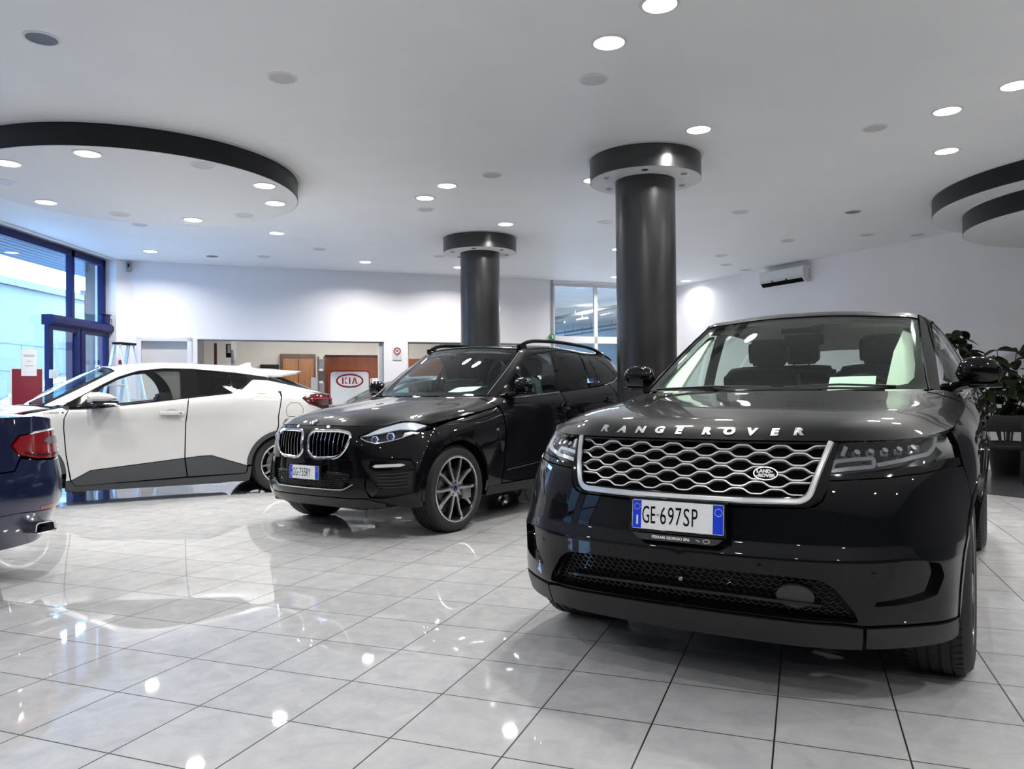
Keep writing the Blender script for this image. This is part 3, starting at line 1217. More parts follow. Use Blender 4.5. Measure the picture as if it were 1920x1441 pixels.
    panel(R, 'front_bumper', pb, root, 'P', bump, side='merge', holes=[('F', intake, .01), ('P', fog, .01)], gap=.002, step=.02, thick=.03)
    # lower lip: centre blade and two side blades
    panel(R, 'bumper_lip', 'lip_dark', root, 'F', [(0, .240), (.40, .242), (.618, .248), (.626, .33), (.56, .338), (.30, .338), (0, .338)], side='merge', off=.004, thick=.04, rc=[0, 0, .004, .004, .01, 0, 0])
    panel(R, 'bumper_lip_corner', 'lip_dark', root, 'P', [F(.626, .25), F(.72, .252), F(.80, .254), S(.50, .256), S(.41, .26), S(.412, .333), S(.5, .332), F(.80, .332), F(.70, .332), F(.634, .33)], off=.002, thick=.03)
    # side pocket insert and marker
    panel(R, 'bumper_pocket', 'black_gloss', root, 'P', fog, off=-.028, gap=-.004, thick=0)
    # lower intake: dark back and zig-zag mesh
    back = panel(R, 'lower_grille', 'black_plastic', root, 'F', [(0, .35), (.63, .345), (.61, .40), (.55, .475), (.50, .505), (0, .51)], side='merge', off=-.055, thick=0)
    mesh = MB()
    for k in range(9):
        z = .360 + k * .0165
        ym = .60 - max(0, (z - .37)) * .62
        pts = []
        q = 0
        y = -ym
        while y < ym:
            pts.append((y, z + (.0055 if q % 2 else -.0055)))
            y += .0145
            q += 1
        uvP, uvN = [], []
        for a, b in pts:
            p, nn = R.at(*R.F(a, b), -.040)
            if a < 0:
                p = p * np.array([1, -1, 1])
                nn = nn * np.array([1, -1, 1])
            uvP.append(p)
            uvN.append(nn)
        mesh.merge(sweep_mb(uvP, uvN, rect(.0035, .012, -.006)))
    mesh.build('grille_mesh', 'black_gloss', back)
    bar = strip_mb(R, 'F', [(0, .415), (.20, .415), (.45, .408), (.50, .405)], rect(.010, .03, -.012), off=-.012)
    MB().merge(bar).merge(bar, True).build('intake_bar', 'black_gloss', back)
    # radar cover, camera, parking sensors
    for nm, y, z, w, h, mt in (('radar_cover', .415, .428, .064, .040, 'cladding_grey'),):
        e = [(y + w * math.cos(a), z + h * math.sin(a)) for a in [2 * PI * k / 24 for k in range(24)]]
        panel(R, nm, mt, root, 'F', e, side='L', off=-.008, thick=.03, gap=0)
    cm = MB().lathe([(0, .004), (.006, .003), (.009, 0), (.010, -.012)], 16, Matrix.Translation(np.array(F(0, .447)) + np.array((-.012, 0, 0))) @ Matrix.Rotation(PI / 2, 4, 'Y'))
    cm.build('front_camera', 'steel', root)
    for y, z in ((.30, .530), (.66, .52)):
        for s in (1, -1):
            p = np.array(F(y, z)) * np.array([1, s, 1])
            MB().lathe([(0, .003), (.008, .002), (.010, -.001), (.010, -.01)], 14, Matrix.Translation(p) @ Matrix.Rotation(s * (.25 if y < .5 else .6), 4, 'Z') @ Matrix.Rotation(PI / 2, 4, 'Y')).build('parking_sensor', 'black_gloss', root)
    # marker lamps low on the corners
    panel(R, 'corner_reflector', 'drl_white', root, 'S', [(.50, .475), (.525, .475), (.525, .505), (.50, .505)], off=-.018, thick=.006, rc=.004)

    # --- grille
    GT, GB, YT, YB = .966, .767, .514, .455
    gpanel = [(0, .735), (.455, .742), (.495, .765), (.515, .81), (.535, .968), (0, .968)]
    gb = panel(R, 'radiator_grille', 'black_gloss', root, 'F', gpanel, side='merge', off=-.002, thick=.03, gap=0,
               holes=[('F', [(0, .772), (.43, .776), (.450, .80), (.503, .962), (0, .962)], [0, .0, .03, 0, 0])])
    panel(R, 'grille_back', 'ink_black', gb, 'F', [(0, .755), (.46, .76), (.515, .966), (0, .966)], side='merge', off=-.05, thick=0)
    fr = strip_mb(R, 'F', [(.511, .966), (.476, .845), (.452, .762), (.20, .756), (0, .755)], [(-.011, 0), (.011, 0), (.011, .006), (.006, .011), (-.006, .011), (-.011, .006)], off=.0, rc=[0, 0, .055, 0, 0], step=.012)
    MB().merge(fr).merge(fr, True).build('grille_frame', 'chrome_satin', gb)
    bars = MB()
    per, amp = .1373, .0088
    zs = [.951 - .0262 * k for k in range(7)]
    for k, z0 in enumerate(zs):
        ymax = .449 + (z0 - .775) * .293
        sg = 1 if k % 2 == 0 else -1
        pts = []
        # plateau / ramp pattern
        q = -40
        while q < 40:
            for fy, fz in ((0.0, 1), (0.30, 1), (0.5, -1), (0.80, -1)):
                pts.append(((q + fy) * per + per * .35, z0 + amp * fz * sg))
            q += 1
        pts = [p for p in pts if abs(p[0]) < ymax - .004]
        pts = [(-ymax + .002, pts[0][1])] + pts + [(ymax - .002, pts[-1][1])]
        pts = rounded(pts, .010, closed=False, n=3)
        PP, NN = [], []
        for a, b in pts:
            p, nn = R.at(*R.F(a, b), -.012)
            if a < 0:
                p = p * np.array([1, -1, 1])
                nn = nn * np.array([1, -1, 1])
            PP.append(p)
            NN.append(nn)
        bars.merge(sweep_mb(PP, NN, [(-.0030, -.014), (.0030, -.014), (.0032, .002), (.0016, .004), (-.0016, .004), (-.0032, .002)]))
    bars.build('grille_bars', 'bar_silver', gb)
    # oval badge
    c, nn = R.at(*R.F(.305, .853), .004)
    nn = np.array([.93, .06, .36])
    nn = nn / np.linalg.norm(nn)
    u = np.cross((0, 0, 1), nn)
    u /= np.linalg.norm(u)
    v = np.cross(nn, u)
    TM = Matrix((tuple(u), tuple(v), tuple(nn))).transposed().to_4x4()
    TM = Matrix.Translation(c) @ TM
    el = lambda a, b, n=36: [(a * math.cos(2 * PI * k / n), b * math.sin(2 * PI * k / n)) for k in range(n)]
    bd = MB().prism(el(.044, .0255), -.02, .003, TM).build('oval_badge', 'chrome_satin', gb)
    MB().prism(el(.0405, .022), .003, .0042, TM).build('badge_field', 'ink_black', bd)
    pp = planeplace(c, u, v, nn)
    tb = MB()
    tb.merge(text_mb('LAND-', lambda a, b, d: pp(a - .003, b + .0025, d + .0042), .0165, .0012, sx=1.15, bold=.0012))
    tb.merge(text_mb('-ROVER', lambda a, b, d: pp(a + .002, b - .0135, d + .0042), .0165, .0012, sx=1.15, bold=.0012))
    tb.build('badge_lettering', 'paint_white_ink', bd)
    # hood lettering
    def hood_place(u0, v0, d, x0=.675):
        uv = Tc.T(0.0, 0.0)
        # v0 runs up the sloping nose
        y = u0
        s = 1 if y >= 0 else -1
        # walk along column of the chart: row index from the nose edge
        best = Tc.near(hood_base(abs(y), v0))
        p, nn = Tc.at(*best, d)
        return (p[0], s * p[1], p[2])
    def hood_base(y, v):
        t = (v + .0045) / .058
        a = np.interp(y, [0, .28, .50, .64], [.715, .70, .652, .555])
        b = np.interp(y, [0, .28, .50, .64], [.64, .625, .575, .465])
        return (a + (b - a) * t, y, .972 + .05 * t)
    def spaced(word, y0, y1, h):
        k = len(word)
        mb = MB()
        for i, chh in enumerate(word):
            yc = y0 + (y1 - y0) * i / (k - 1)
            mb.merge(text_mb(chh, lambda a, b, d, yc=yc: hood_place(a + yc, b + .0125, d), h, .003, sx=1.4, bold=.0022))
        return mb
    lt = MB()
    lt.merge(spaced('RANGE', -.400, -.058, .038))
    lt.merge(spaced('ROVER', .058, .398, .038))
    # letters read left to right when facing the car, which is from -y to +y
    lt.build('hood_lettering', 'chrome_satin', root)

    # --- headlights
    band = [F(.517, .836), F(.60, .840), F(.70, .846), F(.80, .855), F(.856, .864), S(.245, .867), S(.225, .90), S(.22, .96), F(.838, .995), F(.76, .977), F(.64, .969), F(.535, .966)]
    for side, sgn in (('L', 1), ('R', -1)):
        hb = panel(R, 'headlight', 'black_gloss', root, 'P', [F(.517, .836), F(.60, .840), F(.70, .846), F(.80, .855), F(.856, .864), S(.25, .867), S(.235, .90), F(.866, .90), F(.80, .885), F(.70, .872), F(.60, .862), F(.52, .858)], side=side, off=-.004, thick=.03)[0]
        lens_o = [F(.52, .860), F(.60, .864), F(.70, .874), F(.80, .888), S(.355, .905), S(.24, .935), F(.84, .992), F(.76, .976), F(.64, .968), F(.537, .965)]
        panel(R, 'headlight_housing', 'lamp_dark', hb, 'P', lens_o, side=side, off=-.055, thick=0, gap=-.002)
        panel(R, 'headlight_lens', 'glass_lens', hb, 'P', lens_o, side=side, off=-.001, thick=0, gap=.001)
        prof = [(-.0075, -.006), (.0075, -.006), (.0075, .006), (-.0075, .006)]
        dm = 'drl_white' if sgn > 0 else 'drl_bright'  # same strip on both sides; reflected light put into the brighter one's colour
        d1 = strip_mb(R, 'P', [F(.836, .986), F(.832, .945), F(.815, .922), F(.74, .906), F(.665, .892)], prof, off=-.016, rc=[0, .02, .02, 0, 0])
        d2 = strip_mb(R, 'P', [F(.655, .887), F(.520, .872), F(.530, .905), F(.652, .917)], prof, off=-.016, rc=.012, closed=True)
        d3 = strip_mb(R, 'P', [F(.553, .925), F(.562, .958)], prof, off=-.016)
        dr = MB()
        for d in (d1, d2, d3):
            dr.merge(d, sgn < 0)
        dr.build('daytime_light', dm, hb)
        led = MB()
        for k in range(5):
            y = .60 + .043 * k
            p, n1 = R.at(*R.F(y, .942 + .003 * k), -.035)
            led.box(p * np.array([1, sgn, 1]), (.02, .03, .022), rot=Matrix.Rotation(sgn * .5, 4, 'Z'), bev=.004)
            led.cyl(p * np.array([1, sgn, 1]), (p + n1 * .02) * np.array([1, sgn, 1]), .009, .011, n=10)
        led.build('led_module', 'steel', hb)
        amb = MB()
        p, n1 = R.at(*R.F(.775, .955), -.03)
        amb.box(p * np.array([1, sgn, 1]), (.02, .05, .03), rot=Matrix.Rotation(sgn * .7, 4, 'Z'), bev=.006)
        amb.build('indicator_reflector', 'steel', hb)

    # --- number plate
    def pl_at():
        o = Vector((.875, 0, .687))
        w = Vector((1, 0, .095)).normalized()
        return o, w
    o, w = pl_at()
    np_, PT, PR = plate(root, o, (0, 1, 0), w, [('GE', -.383, -.235), ('6', -.180, -.115), ('9', -.095, -.030), ('7', -.010, .055), ('S', .075, .140), ('P', .165, .227)], None)
    sm = MB()
    for k, ch_ in enumerate('(0)'):
        pass
    sm.merge(text_mb('(0)', lambda a, b, d: tuple(PT @ Vector((a - .0745, b - .003, .0024 + d))), .011, .0004))
    sm.build('plate_seal', 'ink_black', np_)
    dl = MB()
    poly = rounded([(-.178, -.071), (-.150, -.095), (.150, -.095), (.178, -.071)], [.003, .02, .02, .003])
    dl.prism(poly, -.004, .002, PT)
    ds = dl.build('dealer_strip', 'cladding_grey', np_)
    tx = text_mb('FERRARI GIORGIO SPA', lambda a, b, d: tuple(PT @ Vector((a - .022, b - .087, .0022 + d))), .0148, .0004, sx=1.0, bold=.0004)
    tx.build('dealer_lettering', 'paint_white_ink', ds)
    lg = MB()
    el2 = lambda a, b, n=22: [(a * math.cos(2 * PI * k / n), b * math.sin(2 * PI * k / n)) for k in range(n)]
    lg.prism([(x + .116, y - .082) for x, y in el2(.0135, .0075)], .0021, .0026, PT)
    lg.prism([(.073, -.0795), (.083, -.080), (.094, -.0865), (.090, -.0862), (.082, -.0825)], .0021, .0026, PT)
    lg.build('dealer_emblem', 'paint_white_ink', ds)
    MB().prism([(x + .116, y - .082) for x, y in el2(.0115, .0058)], .0026, .0029, PT).build('dealer_emblem_field', 'cladding_grey', ds)

    # --- sides
    sill = .268
    for side in ('L', 'R'):
        fender = [(.24, .868), (.22, .92), (.17, 1.02), (-.3, 1.12), (-.60, 1.2), (-.635, 1.05), (-.635, .75), (-.58, .45), (-.47, .30), (-.415, .268)] + arc(0, ZW, RA, 196, 50, 26)[1:] + [(.25, .745)]
        panel(R, 'front_wing', pb, root, 'S', fender, side=side, thick=.025)
        fd = [(-.645, 1.25), (-.645, .75), (-.59, .45), (-.53, .33), (-1.70, .33), (-1.74, .6), (-1.74, 1.3)]
        d = panel(R, 'front_door', pb, root, 'S', fd, side=side, thick=.025)[0]
        rd = [(-1.75, 1.3), (-1.75, .6), (-1.71, .33), (-2.36, .33)] + arc(-2.874, ZW, RA + .04, 15, 75, 8) + [(-2.85, .95), (-2.90, 1.3)]
        d2 = panel(R, 'rear_door', pb, root, 'S', rd, side=side, thick=.025)[0]
        s = 1 if side == 'L' else -1
        for dd, x in ((d, -1.52), (d2, -2.55)):
            p, nn = R.at(*R.S(x, .96), .004)
            MB().box(p * np.array([1, s, 1]), (.20, .014, .032), bev=.006).build('door_handle', pb, dd)
        ql = [(-2.91, 1.3), (-2.86, .95)] + arc(-2.874, ZW, RA, 92, 192, 22) + [(-3.3, .30), (-3.6, .30), (-3.7, .60), (-3.72, .9), (-3.66, 1.3)]
        panel(R, 'rear_quarter', pb, root, 'S', ql, side=side, thick=.025)
        panel(R, 'sill_trim', 'black_plastic', root, 'S', [(-.42, .25), (-.44, .322), (-2.42, .322), (-2.45, .25)], side=side, off=.006, thick=.04)
        ar = MB()
        for cx in (0, -2.874):
            pts = arc(cx, ZW, RA - .004, -10, 190, 34)
            ar.merge(strip_mb(R, 'S', pts, [(-.010, -.02), (.010, -.02), (.010, .004), (-.010, .004)]), s < 0)
        ar.build('wheel_arch_trim', 'black_gloss', root)
    rear_face = [('B', [(0, .30), (.70, .30), (.76, .62), (.72, .9), (.70, 1.12), (0, 1.12)])]
    panel(R, 'tailgate', pb, root, 'B', [(0, .62), (.72, .62), (.70, .9), (.66, 1.13), (0, 1.13)], side='merge', thick=.02)
    panel(R, 'rear_bumper', 'black_plastic', root, 'B', [(0, .30), (.74, .30), (.78, .61), (0, .61)], side='merge', thick=.02, off=.01)
    panel(R, 'rear_light', 'lamp_dark_red', root, 'UV', [(17.4, 5.0), (17.4, 6.2), (19.6, 6.0), (19.6, 5.3)], off=.004)

    # --- mirrors
    for s in (1, -1):
        Mx = Matrix.Translation((-1.02, s * .838, 1.240)) @ Matrix.Rotation(0, 4, 'Z')
        if s < 0:
            Mx = Mx @ Matrix.Scale(-1, 4, (0, 1, 0))
        mm = mirror_shell((.215, .15, .14), Mx)
        ob = mm.build('door_mirror', 'black_gloss', root)
        st = MB()
        st.tube([(-.86, s * .80, 1.150), (-.93, s * .84, 1.168), (-1.01, s * .90, 1.18)], [.04, .03, .028], 10)
        st.box((-1.02, s * .95, 1.176), (.10, .20, .022), bev=.01)
        st.build('mirror_stalk', 'black_gloss', ob)
        gl = MB().box((-1.048, s * .945, 1.243), (.006, .16, .105), bev=.002)
        gl.build('mirror_face', 'mirror_glass', ob)

    # --- wheels and underbody
    for x in (0, -2.874):
        for s in (1, -1):
            make_wheel(root, x, s * .935, .379, .262, .255, 5, left=s > 0, rim_mat='rim_dark', dark_mat='rim_dark', cap='cap_black')
    for x in (0, -2.874):
        wheel_arch(root, R, x, ZW, RA + .01, y0=.60)
    ub = MB()
    ub.box((-1.45, 0, .27), (2.0, 1.66, .10), bev=.02)
    ub.box((-1.45, 0, .245), (4.2, 1.0, .07), bev=.02)
    ub.box((.47, 0, .30), (.42, 1.30, .10), bev=.02)
    ub.box((-3.4, 0, .34), (.7, 1.30, .16), bev=.02)
    ub.build('underbody', 'black_plastic', root)
    eb = MB()
    eb.box((.25, 0, .62), (.72, 1.10, .56), bev=.02)
    eb.box((-.30, 0, .72), (.50, 1.14, .60), bev=.02)
    eb.build('engine_bay', 'ink_black', root)
    # --- cabin
    panel(R, 'door_trim', 'trim_light', root, 'S', [(-.75, .50), (-.75, 1.3), (-3.35, 1.3), (-3.3, .95), (-2.9, .95), (-2.4, .50)], off=-.09, thick=0)
    panel(Tc, 'pillar_trim', 'trim_light', root, 'UV', [(5.05, 1.66), (5.05, 2.02), (7, 2.05), (8, 2.35), (10, 2.4), (10, 1.80), (8, 1.80), (7, 1.78)], off=-.035, thick=0)
    panel(Tc, 'pillar_trim', 'trim_light', root, 'UV', [(5.12, 2.1), (5.12, 2.80), (6.0, 2.66), (6.75, 2.42), (6.75, 2.1)], off=-.05, thick=.02)
    panel(Tc, 'pillar_trim', 'trim_light', root, 'UV', [(7.5, .0), (7.4, 1.9), (7.75, 1.9), (7.9, 0)], off=-.035, thick=0)
    panel(Tc, 'pillar_trim', 'trim_light', root, 'UV', [(9.9, .0), (9.9, 2.0), (11.4, 1.6), (11.6, 0)], off=-.035, thick=0)
    panel(Tc, 'roof_lining', 'trim_light', root, 'UV', [(6.85, 5), (6.85, 2.2), (8, 2.1), (10.05, 2.1), (10.05, 5)], side='merge', off=-.05, thick=0)
    interior(root, -.50, 1.10, sx=-1.72, sz=.74, rx=-2.62)
    # sensor pod, inner mirror, sun visors
    v = MB()
    v.box((-1.36, 0, 1.56), (.12, .24, .05), rot=Matrix.Rotation(.5, 4, 'Y'), bev=.015)
    v.box((-1.40, 0, 1.475), (.03, .24, .065), rot=Matrix.Rotation(.2, 4, 'Y'), bev=.015)
    v.build('inner_mirror', 'black_soft', root)
    vs = MB()
    for s in (1, -1):
        vs.box((-1.50, s * .38, 1.572), (.17, .40, .018), rot=Matrix.Rotation(-.25, 4, 'Y'), bev=.006)
    vs.build('sun_visor', 'trim_light', root)
    wp = MB()
    for a, b in (((-.50, -.62, 1.172), (-.47, .02, 1.178)), ((-.49, .08, 1.176), (-.60, .60, 1.176))):
        wp.tube([a, ((a[0] + b[0]) / 2 - .01, (a[1] + b[1]) / 2, a[2] + .012), b], .006, 6)
    wp.build('wiper', 'black_plastic', root)
    return root, R, Tc
# ------------------------------------------------------------------ white coupe-like crossover, seen from its left side
def build_chr(pose):
    root = car_root('white_crossover', 'white crossover car with grey side cladding, parked in front of the office windows', pose)
    Y = (0, .26, .44, .58, .70)
    FX = [((.80, .79, .76, .69, .58), .19, (.46, .84, .20)),
          ((.87, .855, .82, .74, .62), .30, (.48, .86, .30)),
          ((.885, .87, .83, .745, .625), .45, (.47, .875, .45)),
          ((.885, .868, .825, .735, .61), .60, (.44, .878, .62)),
          ((.875, .855, .81, .715, .585), .72, (.40, .872, .75)),
          ((.855, .835, .785, .69, .555), .80, (.36, .858, .83)),
          ((.825, .80, .75, .655, .525), .855, (.31, .835, .885)),
          ((.78, .755, .705, .61, .48), .895, (.26, .79, .925))]
    front = [[(x, y, z) for x, y in zip(xs, Y)] + [c] for xs, z, c in FX]
    side_x = [.40, .20, 0, -.40, -.65, -1.1, -1.6, -2.02, -2.36, -2.64, -2.95]
    top_x = [.16, .04, -.10, -.35, -.62, -1.0, -1.6, -2.1, -2.5, -2.86, -3.10]
    top_z = [.96, .995, 1.025, 1.050, 1.028, 1.062, 1.128, 1.178, 1.205, 1.20, 1.185]
    sy = [(.84, .86, .88, .885, .88, .865, .835, .795),
          (.85, .875, .895, .90, .895, .875, .84, .80),
          (.85, .875, .898, .905, .898, .88, .85, .81),
          (.85, .87, .88, .885, .885, .88, .86, .832),
          (.845, .865, .865, .868, .880, .885, .872, .852),
          (.84, .862, .855, .858, .875, .888, .880, .860),
          (.84, .862, .855, .857, .872, .886, .880, .856),
          (.845, .865, .866, .868, .874, .882, .874, .845),
          (.85, .875, .890, .896, .892, .885, .870, .838),
          (.85, .88, .90, .906, .903, .892, .868, .815),
          (.83, .86, .885, .892, .888, .870, .84, .77)]
    side_z = [.15, .25, .45, .65, .85]
    row_t = [0, 0, 0, 0, .25, .5, .75, 1]
    rz = [.30, .40, .52, .66, .82, .96, 1.07, 1.165]
    rx = [-3.36, -3.42, -3.43, -3.42, -3.41, -3.40, -3.38, -3.36]
    rear = [[(rx[r] + dx, y, rz[r]) for dx, y in ((.17, .73), (.08, .64), (.04, .52), (.018, .38), (.005, .2), (0, 0))] for r in range(8)]
    T = [[(.36, .70, .965), (.48, .58, .965), (.58, .44, .965), (.63, .26, .965), (.65, 0, .965)],
         [(.22, .72, 1.005), (.32, .60, 1.01), (.41, .46, 1.015), (.46, .26, 1.02), (.48, 0, 1.02)],
         [(.04, .74, 1.035), (.13, .63, 1.045), (.23, .46, 1.05), (.28, .25, 1.055), (.30, 0, 1.055)],
         [(-.29, .785, 1.056), (-.22, .735, 1.065), (-.02, .46, 1.078), (.04, .24, 1.08), (.06, 0, 1.08)],
         [(-.60, .79, 1.14), (-.55, .725, 1.225), (-.38, .46, 1.275), (-.31, .24, 1.288), (-.29, 0, 1.292)],
         [(-1.0, .755, 1.27), (-.90, .665, 1.425), (-.82, .46, 1.487), (-.74, .24, 1.505), (-.72, 0, 1.508)],
         [(-1.58, .745, 1.33), (-1.45, .625, 1.508), (-1.36, .46, 1.543), (-1.32, .24, 1.556), (-1.32, 0, 1.560)],
         [(-2.08, .735, 1.33), (-2.02, .612, 1.470), (-1.95, .45, 1.520), (-1.95, .23, 1.540), (-1.95, 0, 1.545)],
         [(-2.50, .735, 1.305), (-2.50, .605, 1.395), (-2.48, .45, 1.475), (-2.48, .23, 1.502), (-2.48, 0, 1.507)],
         [(-2.86, .725, 1.248), (-2.88, .62, 1.292), (-2.88, .45, 1.33), (-2.88, .23, 1.345), (-2.88, 0, 1.35)],
         [(-3.12, .69, 1.195), (-3.14, .60, 1.205), (-3.16, .45, 1.22), (-3.17, .23, 1.225), (-3.18, 0, 1.228)]]
    R, Tc = body_charts(front, side_x, top_x, sy, side_z, top_z, rear, T, ubr=[4, 6], row_t=row_t)
    F = lambda y, z: tuple(R.at(*R.F(y, z))[0])
    S = lambda x, z: tuple(R.at(*R.S(x, z))[0])
    TS = lambda x, z: tuple(Tc.at(*Tc.S(x, z))[0])
    pw = 'paint_white'
    ZW, RA, RO = .335, .355, .405
    panel(Tc, 'hood', pw, root, 'UV', [(0, 0), (0, 5), (3.84, 5), (3.82, 3), (3.75, 2), (3.7, 1), (3.65, 0)], side='merge', gap=.003)
    panel(Tc, 'cowl_cover', 'black_plastic', root, 'UV', [(3.86, 5), (3.99, 5), (3.99, 2), (3.78, 2)], side='merge', off=-.01)
    panel(Tc, 'cowl_corner', 'black_gloss', root, 'UV', [(3.62, .05), (3.72, 1.0), (3.80, 1.9), (4.0, 1.9), (4.02, .9), (4.1, .05)], off=.003)
    panel(Tc, 'windshield', 'glass_blue', root, 'UV', [(4.02, 5), (4.02, 2.2), (5.96, 2.25), (5.96, 5)], side='merge', off=-.004, wall=False)
    panel(Tc, 'windshield_border', 'black_gloss', root, 'UV', [(4.02, 2.2), (5.96, 2.25), (5.96, 2.6), (5.7, 2.5), (4.2, 2.4), (4.02, 2.5)], off=-.008, wall=False)
    dlo = [(-.36, 1.062), (-.66, 1.030), (-1.0, 1.068), (-1.6, 1.134), (-2.09, 1.183), (-2.175, 1.208), (-2.335, 1.348), (-2.52, 1.338), (-2.53, 1.380), (-2.147, 1.432), (-1.66, 1.474), (-1.37, 1.477), (-1.10, 1.447), (-.90, 1.375), (-.75, 1.295), (-.55, 1.175)]
    drc = [.01, .02, 0, 0, .05, .05, .03, .01, .01, 0, 0, 0, .05, 0, 0, 0]
    # pillar + cant rail in body colour, above the side windows
    panel(Tc, 'roof', pw, root, 'UV', [(5.98, 5), (5.98, 2.22), (4.9, 2.18), (4.02, 2.15), (4.0, 1.3), (4.3, 1.2), (6, 1.2), (7.6, 1.2), (8, 1.28), (8.6, 1.52), (9.08, 1.70), (9.08, 5)], side='merge', holes=[('S', dlo, drc)], gap=.001, thick=.02, wall_outer=False)
    panel(Tc, 'side_window_surround', 'black_gloss', root, 'S', dlo, off=-.004, thick=.006, gap=.001, rc=drc,
          holes=[('S', [(-.60, 1.075), (-.75, 1.050), (-1.03, 1.083), (-1.53, 1.135), (-1.545, 1.462), (-1.37, 1.464), (-1.12, 1.436), (-.93, 1.365), (-.74, 1.255)], .02), ('S', [(-1.70, 1.158), (-2.08, 1.195), (-2.06, 1.425), (-1.70, 1.458)], 0), ('S', [(-2.10, 1.205), (-2.15, 1.222), (-2.27, 1.325), (-2.27, 1.402), (-2.085, 1.422)], 0)])
    panel(Tc, 'front_door_glass', 'glass_clear', root, 'S', [(-.60, 1.075), (-.75, 1.050), (-1.03, 1.083), (-1.53, 1.135), (-1.545, 1.462), (-1.37, 1.464), (-1.12, 1.436), (-.93, 1.365), (-.74, 1.255)], off=-.010, wall=False, rc=.02)
    panel(Tc, 'rear_door_glass', 'glass_tint', root, 'S', [(-1.70, 1.158), (-2.08, 1.195), (-2.06, 1.425), (-1.70, 1.458)], off=-.010, wall=False)
    panel(Tc, 'quarter_glass', 'glass_tint', root, 'S', [(-2.10, 1.205), (-2.15, 1.222), (-2.27, 1.325), (-2.27, 1.402), (-2.085, 1.422)], off=-.010, wall=False)
    # body-coloured rear shoulder below the glass line and the black fastback side
    sh = [(-2.06, 1.172), (-2.10, 1.186), (-2.175, 1.206), (-2.335, 1.345), (-2.53, 1.333), (-2.86, 1.258), (-3.17, 1.188), (-3.10, 1.15), (-2.8, 1.15), (-2.4, 1.15)]
    panel(Tc, 'rear_shoulder', pw, root, 'S', sh, gap=.001, thick=.02, rc=[0, 0, .04, .03, 0, 0, .01, 0, 0, 0], off=.001)
    panel(Tc, 'fastback_trim', 'black_gloss', root, 'S', [(-2.54, 1.332), (-2.55, 1.378), (-2.66, 1.40), (-3.19, 1.195), (-3.17, 1.188), (-2.86, 1.258)], off=.001, thick=.01)
    panel(Tc, 'rear_window', 'glass_tint', root, 'UV', [(9.1, 5), (9.1, 2.0), (10.9, 1.9), (10.9, 5)], side='merge', off=-.003, wall=False)
    panel(Tc, 'tailgate_upper', pw, root, 'UV', [(10.92, 5), (10.92, 1.2), (11.98, 1.2), (11.98, 5)], side='merge')
    # roof spoiler
    sp = MB()
    secs = []
    for y, xt, zt in ((0, -3.02, 1.468), (.25, -3.015, 1.466), (.45, -2.985, 1.458), (.55, -2.90, 1.440), (.60, -2.72, 1.412)):
        z0 = np.interp(y, [0, .45, .6], [1.507, 1.475, 1.402])
        secs.append([(-2.46, y, z0 + .004), (-2.68, y, z0 - .004 if y < .5 else z0), (xt, y, zt), (xt + .005, y, zt - .022), (-2.72, y, z0 - .050 if y < .5 else z0 - .02), (-2.52, y, z0 - .03)])
    k = len(secs[0])
    vs = [p for q in secs for p in q]
    fs = [(i * k + a, i * k + (a + 1) % k, (i + 1) * k + (a + 1) % k, (i + 1) * k + a) for i in range(len(secs) - 1) for a in range(k)] + [tuple(range((len(secs) - 1) * k, len(secs) * k))]
    half = MB().add(vs, fs, smooth=True)
    sp.merge(half, True).merge(MB().add(vs, [f for f in fs]))
    sp.build('roof_spoiler', pw, root)
    an = MB()
    an.add([(-2.27, 0, 1.528), (-2.44, .035, 1.518), (-2.455, 0, 1.516), (-2.44, -.035, 1.518), (-2.40, .008, 1.575), (-2.44, .008, 1.577), (-2.45, 0, 1.577), (-2.44, -.008, 1.577), (-2.40, -.008, 1.575)],
           [(0, 1, 5, 4), (1, 2, 6, 5), (2, 3, 7, 6), (3, 0, 8, 7), (4, 5, 6, 7, 8), (0, 4, 8)])
    an.build('roof_antenna', pw, root)
    # front
    bump = [F(0, .20), F(.44, .20), F(.70, .20), S(.50, .20), S(.41, .20)] + [S(x, z) for x, z in arc(0, ZW, RO, -18, 50, 10)] + [S(.25, .86), F(.80, .80), F(.70, .77), F(.58, .75), F(.44, .77), F(0, .80)]
    panel(R, 'front_bumper', pw, root, 'P', bump, side='merge', holes=[('F', [(0, .27), (.55, .27), (.62, .50), (.40, .60), (0, .60)], .03)], step=.03)
    panel(R, 'lower_grille', 'black_plastic', root, 'F', [(0, .27), (.55, .27), (.62, .50), (.40, .60), (0, .60)], side='merge', off=-.03, thick=0, gap=-.004)
    panel(R, 'front_grille', 'black_gloss', root, 'P', [F(0, .805), F(.44, .775), F(.58, .755), F(.58, .88), F(.44, .885), F(0, .89)], side='merge', thick=.01)
    panel(R, 'headlight', 'glass_lens', root, 'P', [F(.585, .758), F(.70, .775), F(.80, .805), S(.25, .865), S(.24, .915), F(.70, .89), F(.585, .88)], thick=.005)
    # sides
    for side, s in (('L', 1), ('R', -1)):
        q3 = np.array([1, s, 1])
        wing = [(.25, .87), (.22, .95), (.0, 1.05), (-.36, 1.1), (-.428, 1.033), (-.383, .93), (-.380, .826), (-.40, .55), (-.440, .275)] + arc(0, ZW, RO, 189, 50, 26) + [(.25, .83)]
        panel(R, 'front_wing', pw, root, 'S', wing, side=side, gap=.0014, thick=.009)
        clad_f = [(-.452, .275), (-.63, .372), (-1.1, .415), (-1.562, .458)]
        fd = [(-.436, 1.2), (-.436, 1.033), (-.391, .93), (-.388, .826), (-.408, .55)] + clad_f + [(-1.572, .856), (-1.603, 1.129), (-1.61, 1.3)]
        d = panel(R, 'front_door', pw, root, 'S', fd, side=side, gap=.0014, thick=.009)[0]
